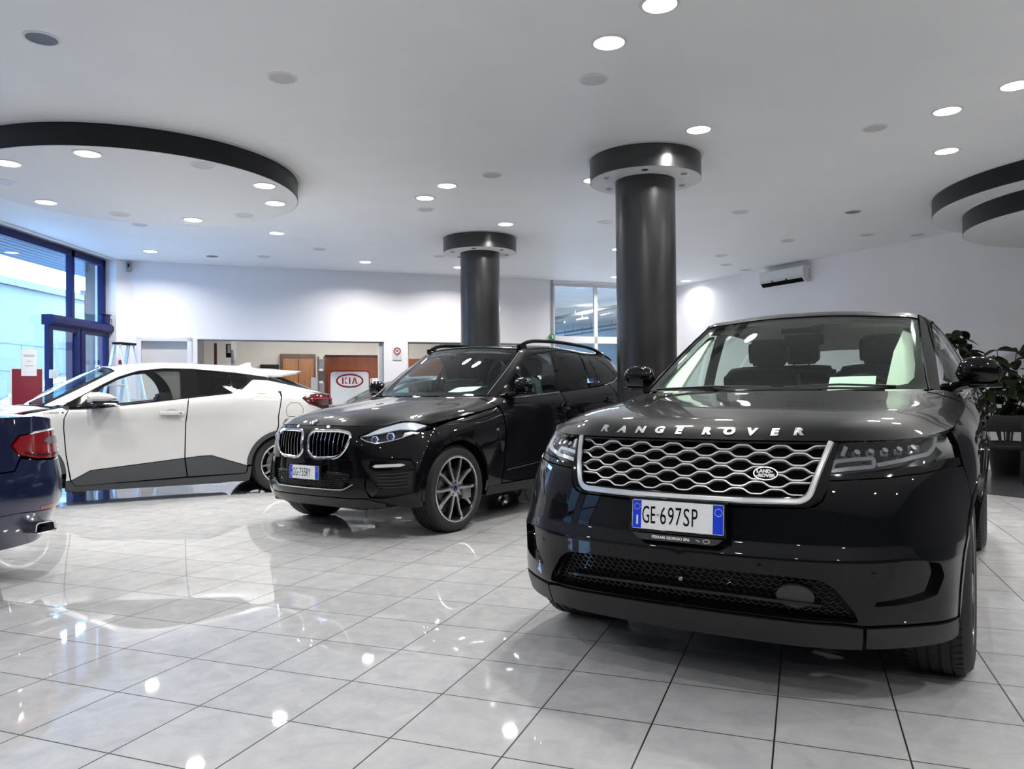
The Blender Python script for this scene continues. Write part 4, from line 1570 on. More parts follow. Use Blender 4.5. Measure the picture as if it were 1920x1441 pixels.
        panel(R, 'door_cladding', 'cladding_grey', d, 'S', [(-.452, .271), (-.63, .368), (-1.1, .411), (-1.562, .454), (-1.585, .249), (-.52, .215), (-.486, .222)], side=side, off=.010, thick=.025, gap=.002)
        clad_r = [(-1.572, .459), (-1.74, .474), (-1.85, .476), (-1.98, .43), (-2.245, .337)]
        rd = [(-1.612, 1.3), (-1.611, 1.129), (-1.580, .856)] + clad_r + arc(-2.64, ZW, RO, 4, 80, 12) + [(-2.592, .80), (-2.592, .86), (-2.590, .898), (-2.635, 1.131), (-2.60, 1.3)]
        d2 = panel(R, 'rear_door', pw, root, 'S', rd, side=side, gap=.0014, thick=.009)[0]
        panel(R, 'door_cladding', 'cladding_grey', d2, 'S', [(-1.572, .455), (-1.74, .470), (-1.85, .472), (-1.98, .426), (-2.24, .334), (-2.225, .262), (-2.20, .255), (-1.594, .249)], side=side, off=.010, thick=.025, gap=.002)
        panel(R, 'sill_trim', 'cladding_grey', root, 'S', [(-.395, .28), (-.445, .268), (-.49, .212), (-1.2, .225), (-2.2, .247), (-2.235, .26), (-2.255, .33), (-2.29, .33), (-2.27, .17), (-1.94, .150), (-.50, .150), (-.40, .17)], side=side, off=.004, thick=.04, gap=.002)
        for cx, a0, a1 in ((0, -12, 178), (-2.64, 2, 192)):
            outer = arc(cx, ZW, RO, a0, a1, 34)
            inner = arc(cx, ZW, RA, a1, a0, 34)
            panel(R, 'wheel_arch_trim', 'cladding_grey', root, 'S', outer + inner, side=side, off=.008, thick=.04, gap=.001)
        ql = [(-2.645, 1.3), (-2.645, 1.131), (-2.600, .898), (-2.602, .86), (-2.602, .80)] + arc(-2.64, ZW, RO, 83, 188, 20) + [(-3.0, .30), (-3.2, .33), (-3.27, .6), (-3.25, .95), (-2.97, 1.045), (-2.885, 1.118), (-2.92, 1.145), (-3.12, 1.165), (-3.1, 1.3)]
        qo = panel(R, 'rear_quarter', pw, root, 'S', ql, side=side, gap=.0014, thick=.009)[0]
        ff = rounded([(-2.70, .90), (-2.685, 1.00), (-2.74, 1.066), (-2.84, 1.066), (-2.895, 1.00), (-2.88, .90)], .03)
        jn = strip_mb(R, 'S', ff, rect(.004, .0012, -.0002), off=.0004, closed=True)
        MB().merge(jn, s < 0).build('fuel_flap_joint', 'ink_black', qo)
        tl = [S(-2.885, 1.118), S(-2.97, 1.05), S(-3.15, 1.02), tuple(R.at(*R.B(.62, 1.03))[0]), tuple(R.at(*R.B(.45, 1.06))[0]), tuple(R.at(*R.B(.45, 1.14))[0]), tuple(R.at(*R.B(.62, 1.155))[0]), S(-3.12, 1.165), S(-2.93, 1.145)]
        t = panel(R, 'rear_light', 'lamp_dark_red', root, 'P', tl, side=side, off=.012, thick=.04)[0]
        tb = strip_mb(R, 'P', [S(-3.02, 1.10), S(-3.14, 1.11), tuple(R.at(*R.B(.62, 1.10))[0]), tuple(R.at(*R.B(.5, 1.10))[0])], rect(.018, .006), off=.014)
        MB().merge(tb, s < 0).build('light_bar', 'lamp_red', t)
        p, nn = R.at(*R.S(-1.43, .968), .016)
        h = MB().box(p * q3, (.255, .024, .042), rot=Matrix.Rotation(-.03, 4, 'Y'), bev=.010)
        h.cyl((p + np.array([-.09, 0, 0])) * q3, (p + np.array([-.09, .013, 0])) * q3, .012, n=12)
        h.build('door_handle', pw, d)
        p2, _ = R.at(*R.S(-1.43, .962), .002)
        MB().lathe([(0, -.006), (.062, -.001), (.072, .004)], 24, Matrix.Translation(p2 * q3) @ Matrix.Rotation(-s * PI / 2, 4, 'X') @ Matrix.Diagonal((1, .72, 1, 1))).build('handle_recess', pw, d)
        MB().box((p + np.array([-.09, .014, 0])) * q3, (.012, .002, .012)).build('door_lock', 'ink_black', d)
        panel(R, 'rear_door_handle', pw, d2, 'S', [(-2.36, 1.175), (-2.46, 1.175), (-2.46, 1.19), (-2.36, 1.19)], side=side, off=.004, thick=.006, rc=.006)
        if s > 0:
            p, nn = R.at(*R.S(-.27, .985), .002)
            tm = text_mb('HYBRID', planeplace(p, (-1, 0, 0), (0, 0, 1), (0, 1, 0)), .026, .0015, sx=1.6, bold=.0004)
            tm.build('wing_badge', 'chrome_satin', root)
            MB().lathe([(0, .002), (.009, .0015)], 14, Matrix.Translation(p + np.array([-.105, .0, .008])) @ Matrix.Rotation(-PI / 2, 4, 'X')).build('badge_dot', 'cap_blue', root)
        # mirror
        Mx = Matrix.Translation((-.735, s * .895, 1.150))
        if s < 0:
            Mx = Mx @ Matrix.Scale(-1, 4, (0, 1, 0))
        mo = MB()
        secs_n = 9
        vsx, fsx = [], []
        for i in range(secs_n):
            t_ = i / (secs_n - 1)
            y = .19 * t_
            sc_ = (1 - abs(t_ * 2 - 1) ** 3.5) ** .5
            sc_ = max(sc_, .25)
            ring = [(.135, -.052), (.14, .02), (.10, .055), (.02, .058), (-.08, .035), (-.145, -.005), (-.15, -.02), (-.03, -.058)]
            for a, b in ring:
                vsx.append((a * (.75 + .25 * sc_), y, b * sc_))
        m_ = len(ring)
        for i in range(secs_n - 1):
            for a in range(m_):
                fsx.append((i * m_ + a, i * m_ + (a + 1) % m_, (i + 1) * m_ + (a + 1) % m_, (i + 1) * m_ + a))
        fsx += [tuple(range(m_))[::-1], tuple(range((secs_n - 1) * m_, secs_n * m_))]
        mo.add(vsx, [f[::-1] for f in fsx], M=Mx)
        ob = mo.build('door_mirror', pw, root)
        md = MB()
        md.box((-.77, s * .985, 1.098), (.25, .17, .024), bev=.010)
        md.tube([(-.66, s * .83, 1.055), (-.70, s * .88, 1.075), (-.74, s * .94, 1.095)], [.035, .028, .024], 8)
        md.box((-.60, s * .845, 1.045), (.34, .03, .035), rot=Matrix.Rotation(.02, 4, 'Y'), bev=.010)
        md.build('mirror_base', 'black_gloss', ob)
    panel(R, 'tailgate', pw, root, 'B', [(0, .62), (.66, .62), (.62, 1.0), (.45, 1.03), (0, 1.03)], side='merge', thick=.02)
    panel(R, 'tailgate_trim', 'lamp_dark_red', root, 'B', [(0, 1.04), (.44, 1.04), (.44, 1.15), (0, 1.15)], side='merge', thick=.02)
    panel(R, 'rear_bumper', pw, root, 'B', [(0, .32), (.68, .32), (.70, .61), (0, .61)], side='merge', thick=.02)
    for x in (0, -2.64):
        for s in (1, -1):
            make_wheel(root, x, s * .875, .341, .238, .225, 5, left=s > 0)
        wheel_arch(root, R, x, ZW, RA + .012, y0=.58)
    ub = MB()
    ub.box((-1.32, 0, .20), (1.86, 1.60, .10), bev=.02)
    ub.box((-1.32, 0, .19), (3.9, .96, .07), bev=.02)
    ub.box((.50, 0, .26), (.38, 1.2, .08), bev=.02)
    ub.box((-.52, .80, .155), (.12, .04, .07))
    ub.build('underbody', 'black_plastic', root)
    MB().box((.25, 0, .58), (.80, 1.06, .44), bev=.02).box((-.25, 0, .62), (.50, 1.10, .50), bev=.02).build('engine_bay', 'ink_black', root)
    panel(R, 'door_trim', 'dash_dark', root, 'S', [(-.5, .40), (-.5, 1.3), (-3.0, 1.3), (-3.0, .95), (-2.9, .85), (-2.3, .40)], off=-.08, thick=0)
    panel(Tc, 'roof_lining', 'dash_dark', root, 'UV', [(5.95, 5), (5.95, 2.0), (9.1, 2.0), (9.1, 5)], side='merge', off=-.04, thick=0)
    panel(Tc, 'pillar_trim', 'dash_dark', root, 'UV', [(6.75, .0), (6.6, 2.0), (7.15, 2.0), (7.25, 0)], off=-.03, thick=0)
    interior(root, -.10, 1.02, floor_z=.26, w=.66, sx=-1.35, sz=.62, rx=-2.15, driver=.35)
    return root
# ------------------------------------------------------------------ three-box saloon body used for the blue car, the grey car and the car outside
def build_sedan(pose, label, paint, detail=True, name='saloon_car', group=None):
    root = car_root(name, label, pose, group=group)
    Y = (0, .26, .44, .58, .72)
    FX = [((.74, .73, .70, .64, .54), .20, (.45, .87, .20)),
          ((.82, .81, .775, .70, .60), .30, (.47, .885, .30)),
          ((.85, .835, .795, .715, .61), .42, (.46, .892, .42)),
          ((.85, .833, .79, .705, .595), .52, (.44, .892, .53)),
          ((.84, .82, .775, .685, .57), .61, (.41, .885, .63)),
          ((.82, .80, .75, .66, .54), .68, (.37, .87, .70)),
          ((.79, .77, .715, .62, .50), .735, (.32, .85, .755)),
          ((.75, .73, .67, .57, .45), .775, (.26, .82, .80))]
    front = [[(x, y, z) for x, y in zip(xs, Y)] + [c] for xs, z, c in FX]
    side_x = [.40, .2, 0, -.4, -.8, -1.3, -1.9, -2.45, -2.95, -3.35, -3.62]
    top_x = [.10, -.10, -.30, -.52, -.78, -1.3, -1.9, -2.45, -2.95, -3.35, -3.66]
    top_z = [.84, .87, .895, .915, .945, .965, .985, 1.0, 1.01, 1.015, 1.015]
    sy = [(.87, .885, .898, .90, .895, .885, .86, .825),
          (.87, .888, .905, .912, .908, .895, .868, .828),
          (.87, .888, .908, .918, .915, .90, .872, .83),
          (.865, .88, .895, .905, .91, .90, .875, .835),
          (.86, .875, .888, .90, .91, .905, .882, .845),
          (.855, .87, .885, .90, .912, .91, .89, .855),
          (.855, .87, .885, .90, .915, .912, .89, .855),
          (.86, .875, .89, .905, .92, .915, .89, .845),
          (.865, .885, .905, .918, .928, .92, .885, .82),
          (.86, .88, .90, .91, .918, .91, .87, .79),
          (.83, .855, .88, .895, .90, .885, .845, .76)]
    side_z = [.22, .30, .42, .52, .66]
    row_t = [0, 0, 0, 0, .25, .5, .75, 1]
    rz = [.19, .36, .50, .60, .72, .86, .97, 1.035]
    rx = [-3.80, -3.90, -3.95, -3.955, -3.94, -3.925, -3.92, -3.92]
    rear = [[(rx[r] + dx, y, rz[r] - (.02 if y > .7 and r == 7 else 0)) for dx, y in ((.17, (.84, .86, .87, .87, .86, .84, .80, .73)[r]), (.07, .72), (.035, .58), (.015, .42), (.004, .22), (0, 0))] for r in range(8)]
    T = [[(.33, .70, .845), (.46, .57, .855), (.57, .44, .86), (.63, .26, .865), (.65, 0, .865)],
         [(.13, .72, .885), (.26, .58, .90), (.37, .45, .908), (.43, .26, .915), (.45, 0, .915)],
         [(-.10, .73, .918), (.02, .60, .935), (.12, .46, .945), (.18, .26, .95), (.20, 0, .95)],
         [(-.36, .74, .945), (-.26, .62, .962), (-.16, .47, .975), (-.10, .26, .98), (-.08, 0, .98)],
         [(-.75, .79, .972), (-.66, .73, .99), (-.50, .46, 1.0), (-.42, .25, 1.0), (-.40, 0, 1.0)],
         [(-1.22, .78, 1.13), (-1.10, .68, 1.22), (-.98, .45, 1.25), (-.92, .24, 1.258), (-.90, 0, 1.26)],
         [(-1.85, .755, 1.24), (-1.62, .60, 1.395), (-1.50, .44, 1.425), (-1.46, .23, 1.44), (-1.45, 0, 1.443)],
         [(-2.40, .745, 1.23), (-2.30, .585, 1.405), (-2.25, .43, 1.445), (-2.25, .23, 1.462), (-2.25, 0, 1.466)],
         [(-2.95, .74, 1.13), (-2.92, .60, 1.265), (-2.88, .43, 1.32), (-2.86, .23, 1.34), (-2.85, 0, 1.345)],
         [(-3.36, .70, 1.045), (-3.38, .58, 1.07), (-3.40, .42, 1.09), (-3.41, .22, 1.10), (-3.42, 0, 1.10)],
         [(-3.68, .66, 1.04), (-3.70, .55, 1.055), (-3.72, .41, 1.065), (-3.73, .22, 1.07), (-3.74, 0, 1.07)]]
    R, Tc = body_charts(front, side_x, top_x, sy, side_z, top_z, rear, T, ubr=[5, 10], row_t=row_t)
    F = lambda y, z: tuple(R.at(*R.F(y, z))[0])
    B = lambda y, z: tuple(R.at(*R.B(y, z))[0])
    S = lambda x, z: tuple(R.at(*R.S(x, z))[0])
    ZW, RA = .335, .385
    panel(Tc, 'hood', paint, root, 'UV', [(0, 0), (0, 5), (4.84, 5), (4.8, 3), (4.7, 2), (4.55, 0)], side='merge', gap=.003)
    panel(Tc, 'windshield', 'glass_blue', root, 'UV', [(5.03, 5), (5.03, 2.15), (6.95, 2.12), (6.95, 5)], side='merge', off=-.004, wall=False)
    panel(Tc, 'windshield_pillar', paint, root, 'UV', [(4.6, 0), (4.75, 2.0), (5.0, 2.12), (7.0, 2.10), (8, 2.08), (9.9, 2.08), (10.0, 0.0), (9.3, 0), (8.7, 1.6), (7, 1.72), (6, 1.6), (5.05, .1)], off=.001)
    panel(Tc, 'roof', paint, root, 'UV', [(6.97, 5), (6.97, 2.12), (8.02, 2.1), (8.05, 5)], side='merge')
    panel(Tc, 'rear_window', 'glass_tint', root, 'UV', [(8.08, 5), (8.06, 2.12), (9.85, 2.12), (9.88, 5)], side='merge', off=-.004, wall=False)
    panel(Tc, 'front_door_glass', 'glass_tint' if not detail else 'glass_blue', root, 'UV', [(5.12, .1), (6, 1.55), (7, 1.66), (7.05, .1)], off=-.006, wall=False)
    panel(Tc, 'rear_door_glass', 'glass_tint', root, 'UV', [(7.15, .1), (7.1, 1.66), (8.6, 1.55), (9.15, .15)], off=-.006, wall=False)
    panel(Tc, 'boot_lid', paint, root, 'UV', [(9.92, 5), (9.95, 1.5), (11.99, 1.2), (11.99, 5)], side='merge', gap=.002)
    panel(Tc, 'boot_shoulder', paint, root, 'UV', [(9.97, .02), (9.97, 1.46), (11.99, 1.16), (11.99, .02)], gap=.002)
    bump = [F(0, .22), F(.44, .22), F(.72, .22), S(.50, .22), S(.40, .22)] + [S(x, z) for x, z in arc(0, ZW, RA, -16, 55, 10)] + [S(.25, .70), F(.72, .66), F(.58, .64), F(.44, .66), F(.44, .76), F(0, .77)]
    panel(R, 'front_bumper', paint, root, 'P', bump, side='merge', step=.03, holes=[('F', [(.04, .55), (.04, .72), (.36, .72), (.38, .60), (.30, .55)], .02), ('F', [(0, .29), (.5, .29), (.56, .42), (0, .44)], .02)])
    panel(R, 'front_grille', 'black_gloss', root, 'F', [(0, .28), (.52, .28), (.56, .45), (.40, .74), (0, .74)], side='merge', off=-.03, thick=0)
    panel(R, 'headlight', 'drl_white', root, 'P', [F(.445, .665), F(.58, .645), F(.72, .665), S(.26, .705), S(.24, .80), F(.72, .80), F(.58, .78), F(.445, .762)], thick=.01)
    for side, s in (('L', 1), ('R', -1)):
        q3 = np.array([1, s, 1])
        panel(R, 'front_wing', paint, root, 'S', [(.245, .71), (.22, .80), (-.3, .93), (-.6, 1.1), (-.62, .9), (-.62, .5), (-.60, .24), (-.40, .24)] + arc(0, ZW, RA, 190, 55, 20) + [(.245, .69)], side=side)
        d = panel(R, 'front_door', paint, root, 'S', [(-.63, 1.1), (-.63, .5), (-.61, .26), (-1.68, .26), (-1.72, .5), (-1.72, 1.1)], side=side)[0]
        d2 = panel(R, 'rear_door', paint, root, 'S', [(-1.73, 1.1), (-1.73, .5), (-1.69, .26), (-2.45, .26)] + arc(-2.975, ZW, RA + .03, 10, 70, 8) + [(-2.75, .9), (-2.72, 1.1)], side=side)[0]
        for dd, x in ((d, -1.55), (d2, -2.5)):
            p, nn = R.at(*R.S(x, .85), .015)
            MB().box(p * q3, (.2, .02, .028), bev=.008).build('door_handle', paint, dd)
        panel(R, 'rear_quarter', paint, root, 'S', [(-2.73, 1.1), (-2.76, .9)] + arc(-2.975, ZW, RA, 72, 190, 20) + [(-3.36, .60), (-3.40, .68), (-3.60, .78), (-3.62, .93), (-3.55, 1.1)], side=side)
        # tail lamp wraps round the corner
        tl = [S(-3.615, .93), S(-3.60, .80), B(.84, .765), B(.72, .755), B(.55, .765), B(.40, .80), B(.36, .86), B(.42, .915), B(.60, .935), B(.75, .945)]
        t = panel(R, 'rear_light', 'lamp_red', root, 'P', tl, side=side, off=.008, thick=.04, rc=.01)[0]
        inn = [S(-3.63, .90), S(-3.63, .855), B(.80, .845), B(.66, .85), B(.62, .875), B(.66, .90), B(.80, .905)]
        panel(R, 'reversing_lamp', 'drl_white', t, 'P', inn, side=side, off=.012, thick=.01, rc=.008)
        bar = strip_mb(R, 'P', [S(-3.62, .80), B(.80, .785), B(.60, .785), B(.45, .81)], rect(.012, .006), off=.010)
        MB().merge(bar, s < 0).build('light_bar', 'lamp_dark_red', t)
        panel(R, 'rear_reflector', 'lamp_red', root, 'P', [B(.58, .435), B(.74, .43), B(.83, .44), B(.83, .465), B(.74, .462), B(.58, .46)], side=side, off=.006, thick=.01, rc=.005)
        ex = MB()
        yy = .60
        pts = rounded([(yy - .085, .285), (yy + .085, .285), (yy + .075, .355), (yy - .075, .355)], .02)
        o_ = [Vector((-3.93, s * a, b)) for a, b in pts]
        ex_p = [(-3.93, s * a, b) for a, b in pts]
        n_ = len(ex_p)
        cx_, cz_ = yy, .32
        inn_ = [(-3.925, s * (cx_ + (a - cx_) * .84), cz_ + (b - cz_) * .78) for a, b in pts]
        bk = [(-3.75, s * a, b) for a, b in pts]
        ex.add(ex_p + inn_ + bk, [(i, (i + 1) % n_, n_ + (i + 1) % n_, n_ + i) for i in range(n_)] + [(i, 2 * n_ + i, 2 * n_ + (i + 1) % n_, (i + 1) % n_) for i in range(n_)])
        e = ex.build('exhaust_tip', 'chrome', root)
        MB().add([(-3.80, p[1], p[2]) for p in inn_], [tuple(range(n_))], smooth=False).build('exhaust_bore', 'ink_black', e)
        panel(R, 'sill_trim', 'black_plastic', root, 'S', [(-.40, .225), (-.42, .262), (-2.55, .262), (-2.57, .225)], side=side, off=.004, thick=.04)
        Mx = Matrix.Translation((-.85, s * .83, 1.06))
        if s < 0:
            Mx = Mx @ Matrix.Scale(-1, 4, (0, 1, 0))
        ob = mirror_shell((.19, .13, .12), Mx).build('door_mirror', paint, root)
        MB().tube([(-.80, s * .79, .985), (-.84, s * .85, 1.0), (-.86, s * .90, 1.02)], .025, 8).build('mirror_stalk', 'black_gloss', ob)
    rb = [B(0, .44), B(.40, .44), B(.80, .43), S(-3.55, .42), S(-3.375, .42), S(-3.37, .60), S(-3.41, .675), S(-3.60, .77), B(.84, .755), B(.72, .745), B(.55, .755), B(.42, .775), B(.36, .70), B(0, .69)]
    panel(R, 'rear_bumper', paint, root, 'P', rb, side='merge', step=.03, off=.004)
    lo = [B(0, .20), B(.40, .20), B(.74, .21), S(-3.55, .26), S(-3.375, .28), S(-3.375, .415), S(-3.55, .415), B(.80, .425), B(.40, .435), B(0, .435)]
    panel(R, 'rear_diffuser', paint, root, 'P', lo, side='merge', step=.03, off=-.004)
    panel(R, 'boot_panel', paint, root, 'B', [(0, .695), (.36, .705), (.415, .785), (.35, .86), (.41, .922), (.60, .942), (.74, .955), (.70, 1.06), (0, 1.06)], side='merge', thick=.02)
    for x in (0, -2.975):
        for s in (1, -1):
            make_wheel(root, x, s * .888, .338, .245, .235, 5, left=s > 0)
        wheel_arch(root, R, x, ZW, RA + .01, y0=.58)
    ub = MB()
    ub.box((-1.5, 0, .24), (2.1, 1.60, .09), bev=.02)
    ub.box((-1.5, 0, .22), (4.3, .96, .07), bev=.02)
    ub.box((-3.5, 0, .34), (.6, 1.30, .14), bev=.02)
    ub.build('underbody', 'black_plastic', root)
    MB().box((.18, 0, .52), (.80, 1.06, .40), bev=.02).build('engine_bay', 'ink_black', root)
    panel(R, 'door_trim', 'dash_dark', root, 'S', [(-.8, .40), (-.8, 1.1), (-3.0, 1.1), (-2.9, .85), (-2.5, .40)], off=-.08, thick=0)
    interior(root, -.48, .95, floor_z=.26, w=.66, sx=-1.60, sz=.60, rx=-2.42, driver=.36)
    return root


def copy_tree(o, parent=None, swap=None):
    c = o.copy()
    COL.objects.link(c)
    if parent:
        c.parent = parent
    if swap and c.type == 'MESH' and c.data.materials and c.data.materials[0].name in swap:
        c.data = c.data.copy()
        c.data.materials[0] = MATS[swap[c.data.materials[0].name]]
    for ch in list(o.children):
        copy_tree(ch, c, swap)
    return c
def roundel(parent, c, nn, up, r, name='roundel_badge'):
    """round two-tone quartered badge"""
    nn = np.array(nn, float) / np.linalg.norm(nn)
    u = np.cross(up, nn)
    u /= np.linalg.norm(u)
    v = np.cross(nn, u)
    T = Matrix.Translation(c) @ Matrix((tuple(u), tuple(v), tuple(nn))).transposed().to_4x4()
    b = MB().lathe([(r, -.01), (r, .003), (r * .95, .0045), (r * .92, .003)], 32, T).build(name, 'chrome', parent)
    MB().lathe([(0, .0028), (r * .93, .0030)], 32, T).build('badge_ring', 'black_gloss', b)
    for k in range(4):
        pts = [(0, 0)] + [(r * .62 * math.cos(a), r * .62 * math.sin(a)) for a in [PI / 2 * (k + q / 6) for q in range(7)]]
        MB().prism(pts, .003, .0042, T).build('badge_quarter', 'cap_blue' if k % 2 == 1 else 'sign_white', b)
    return b


# ------------------------------------------------------------------ black twin-grille SUV
def build_x3(pose):
    root = car_root('compact_suv', 'glossy black SUV with twin chrome-framed kidney grille, plate GG 755RY', pose)
    Y = (0, .26, .44, .60, .74)
    FX = [((.745, .735, .70, .645, .56), .25, (.465, .895, .255)),
          ((.81, .80, .765, .695, .605), .34, (.485, .912, .34)),
          ((.825, .812, .775, .705, .61), .47, (.475, .918, .47)),
          ((.825, .81, .77, .695, .59), .60, (.445, .915, .60)),
          ((.825, .81, .765, .68, .565), .70, (.405, .908, .70)),
          ((.822, .803, .752, .658, .535), .79, (.350, .893, .80)),
          ((.797, .778, .722, .622, .495), .865, (.295, .874, .868)),
          ((.765, .745, .687, .578, .445), .908, (.245, .842, .908))]
    front = [[(x, y, z + {.44: -.004, .60: -.008, .74: .034}.get(y, 0) * (i == 7)) for x, y in zip(xs, Y)] + [c] for i, (xs, z, c) in enumerate(FX)]
    side_x = [.40, .25, 0, -.4, -.8, -1.3, -1.8, -2.35, -2.864, -3.25, -3.55]
    top_x = [.08, -.12, -.32, -.55, -.83, -1.3, -1.8, -2.35, -2.85, -3.18, -3.42]
    top_z = [.935, .960, .986, 1.020, 1.082, 1.130, 1.166, 1.205, 1.255, 1.315, 1.30]
    sy = [(.905, .918, .925, .925, .918, .905, .885, .848),
          (.905, .92, .935, .94, .94, .925, .893, .850),
          (.905, .92, .94, .948, .948, .934, .897, .850),
          (.89, .905, .925, .938, .942, .932, .897, .850),
          (.885, .90, .918, .93, .94, .936, .905, .853),
          (.88, .895, .915, .928, .94, .943, .925, .868),
          (.88, .895, .915, .928, .94, .945, .928, .868),
          (.885, .90, .92, .935, .945, .948, .93, .862),
          (.89, .91, .935, .95, .955, .95, .925, .835),
          (.87, .89, .915, .93, .935, .925, .895, .785),
          (.82, .84, .865, .88, .885, .87, .84, .735)]
    side_z = [.255, .335, .47, .60, .745]
    row_t = [0, 0, 0, 0, .25, .5, .75, 1]
    rz = [.27, .36, .49, .61, .76, .92, 1.05, 1.16]
    rx = [-3.70, -3.79, -3.83, -3.84, -3.835, -3.81, -3.77, -3.73]
    rear = [[(rx[r] + dx, y, rz[r]) for dx, y in ((.14, .77), (.06, .66), (.03, .52), (.014, .38), (.004, .2), (0, 0))] for r in range(8)]
    T = [[(.325, .745, .958), (.465, .60, .957), (.585, .44, .960), (.655, .26, .964), (.675, 0, .962)],
         [(.12, .755, .997), (.25, .61, 1.003), (.37, .45, 1.012), (.44, .26, 1.020), (.46, 0, 1.014)],
         [(-.10, .76, 1.028), (.02, .62, 1.037), (.12, .46, 1.050), (.19, .26, 1.058), (.21, 0, 1.050)],
         [(-.38, .76, 1.060), (-.26, .63, 1.074), (-.16, .47, 1.087), (-.09, .26, 1.094), (-.07, 0, 1.088)],
         [(-.79, .805, 1.118), (-.70, .755, 1.133), (-.52, .47, 1.138), (-.43, .26, 1.138), (-.40, 0, 1.138)],
         [(-1.20, .80, 1.28), (-1.06, .71, 1.372), (-.92, .46, 1.40), (-.85, .25, 1.41), (-.83, 0, 1.412)],
         [(-1.70, .79, 1.385), (-1.40, .637, 1.597), (-1.30, .45, 1.622), (-1.25, .23, 1.636), (-1.23, 0, 1.640)],
         [(-2.22, .785, 1.42), (-1.95, .635, 1.640), (-1.90, .46, 1.660), (-1.90, .23, 1.668), (-1.90, 0, 1.672)],
         [(-2.75, .76, 1.43), (-2.65, .62, 1.605), (-2.65, .45, 1.632), (-2.65, .23, 1.645), (-2.65, 0, 1.65)],
         [(-3.17, .71, 1.45), (-3.25, .60, 1.56), (-3.30, .45, 1.585), (-3.32, .23, 1.595), (-3.33, 0, 1.60)],
         [(-3.46, .67, 1.36), (-3.52, .59, 1.40), (-3.56, .45, 1.41), (-3.58, .23, 1.412), (-3.60, 0, 1.412)]]
    R, Tc = body_charts(front, side_x, top_x, sy, side_z, top_z, rear, T, ubr=[5, 7], row_t=row_t)
    F = lambda y, z: tuple(R.at(*R.F(y, z))[0])
    S = lambda x, z: tuple(R.at(*R.S(x, z))[0])
    pb = 'paint_black_bmw'
    ZW, RA = .365, .425
    panel(Tc, 'hood', pb, root, 'UV', [(0.02, 0), (0.02, 5), (4.80, 5), (4.78, 3), (4.7, 2), (4.55, 1), (4.45, 0)], side='merge', gap=.003)
    panel(Tc, 'cowl_cover', 'black_plastic', root, 'UV', [(4.84, 5), (4.99, 5), (4.99, 2.0), (4.76, 2.0)], side='merge', off=-.012)
    panel(Tc, 'wing_top', pb, root, 'UV', [(4.47, 0), (4.58, 1), (4.73, 2), (5.0, 2.0), (5.0, 0)], gap=.002)
    ws = panel(Tc, 'windshield', 'glass_blue', root, 'UV', [(5.03, 5), (5.03, 2.15), (6.93, 2.12), (6.93, 5)], side='merge', off=-.004, wall=False)
    panel(Tc, 'windshield_border', 'black_gloss', ws, 'UV', [(5.03, 5), (5.03, 2.15), (6.93, 2.12), (6.93, 5), (6.70, 5), (6.70, 4.7), (6.80, 4.5), (6.82, 3), (6.75, 2.4), (6.4, 2.28), (5.6, 2.28), (5.22, 2.36), (5.15, 3), (5.15, 5)], side='merge', off=-.010, wall=False, gap=0)
    panel(Tc, 'windshield_pillar', pb, root, 'UV', [(5.0, 1.62), (5.0, 2.12), (7.0, 2.10), (8, 2.08), (10.1, 2.06), (10.1, 1.84), (9, 1.80), (8, 1.80), (7, 1.70), (6, 1.62)], off=.001)
    panel(Tc, 'roof', pb, root, 'UV', [(6.95, 5), (6.95, 2.12), (8, 2.10), (10.05, 2.08), (10.05, 5)], side='merge')
    rf = panel(Tc, 'sunroof_glass', 'black_gloss', root, 'UV', [(7.25, 5), (7.25, 2.6), (8.9, 2.6), (8.9, 5)], side='merge', off=.003, thick=.004)
    TS = lambda pts: [tuple(Tc.at(*Tc.S(x, z))[0]) for x, z in pts]
    panel(Tc, 'front_door_glass', 'glass_blue', root, 'S', [(-.95, 1.125), (-1.66, 1.175), (-1.82, 1.585), (-1.55, 1.56), (-1.32, 1.485), (-1.12, 1.35)], off=-.006, wall=False, rc=[.02, .01, .02, .06, .05, .05])
    panel(Tc, 'rear_door_glass', 'glass_tint', root, 'S', [(-1.75, 1.18), (-2.33, 1.215), (-2.42, 1.60), (-1.92, 1.59)], off=-.006, wall=False)
    panel(Tc, 'rear_door_glass_fixed', 'glass_tint', root, 'S', [(-2.36, 1.217), (-2.60, 1.235), (-2.58, 1.57), (-2.45, 1.60)], off=-.006, wall=False)
    panel(Tc, 'quarter_glass', 'glass_tint', root, 'S', [(-2.68, 1.25), (-2.92, 1.285), (-3.10, 1.345), (-2.98, 1.47), (-2.80, 1.555), (-2.66, 1.57)], off=-.006, wall=False, rc=[.02, .03, .05, .05, .04, .02])
    panel(Tc, 'door_window_frame', 'black_gloss', root, 'UV', [(5.05, .03), (5.02, 1.62), (6, 1.62), (7, 1.70), (8, 1.80), (9, 1.80), (10.1, 1.82), (10.6, 1.0), (10.4, .05)], off=-.003, thick=.004,
          holes=[('S', [(-.95, 1.125), (-1.66, 1.175), (-1.82, 1.585), (-1.55, 1.56), (-1.32, 1.485), (-1.12, 1.35)], [.02, .01, .02, .06, .05, .05]),
                 ('S', [(-1.75, 1.18), (-2.60, 1.235), (-2.58, 1.57), (-2.42, 1.60), (-1.92, 1.59)], 0),
                 ('S', [(-2.68, 1.25), (-2.92, 1.285), (-3.10, 1.345), (-2.98, 1.47), (-2.80, 1.555), (-2.66, 1.57)], [.02, .03, .05, .05, .04, .02])])
    panel(Tc, 'rear_pillar', pb, root, 'UV', [(10.12, 1.84), (10.12, 2.06), (11.4, 1.7), (11.95, .3), (11.9, 0.02), (10.42, 0.02), (10.62, 1.0)], off=0)
    panel(Tc, 'rear_window', 'glass_tint', root, 'UV', [(10.15, 5), (10.15, 2.2), (11.5, 2.0), (11.5, 5)], side='merge', off=-.006, wall=False)
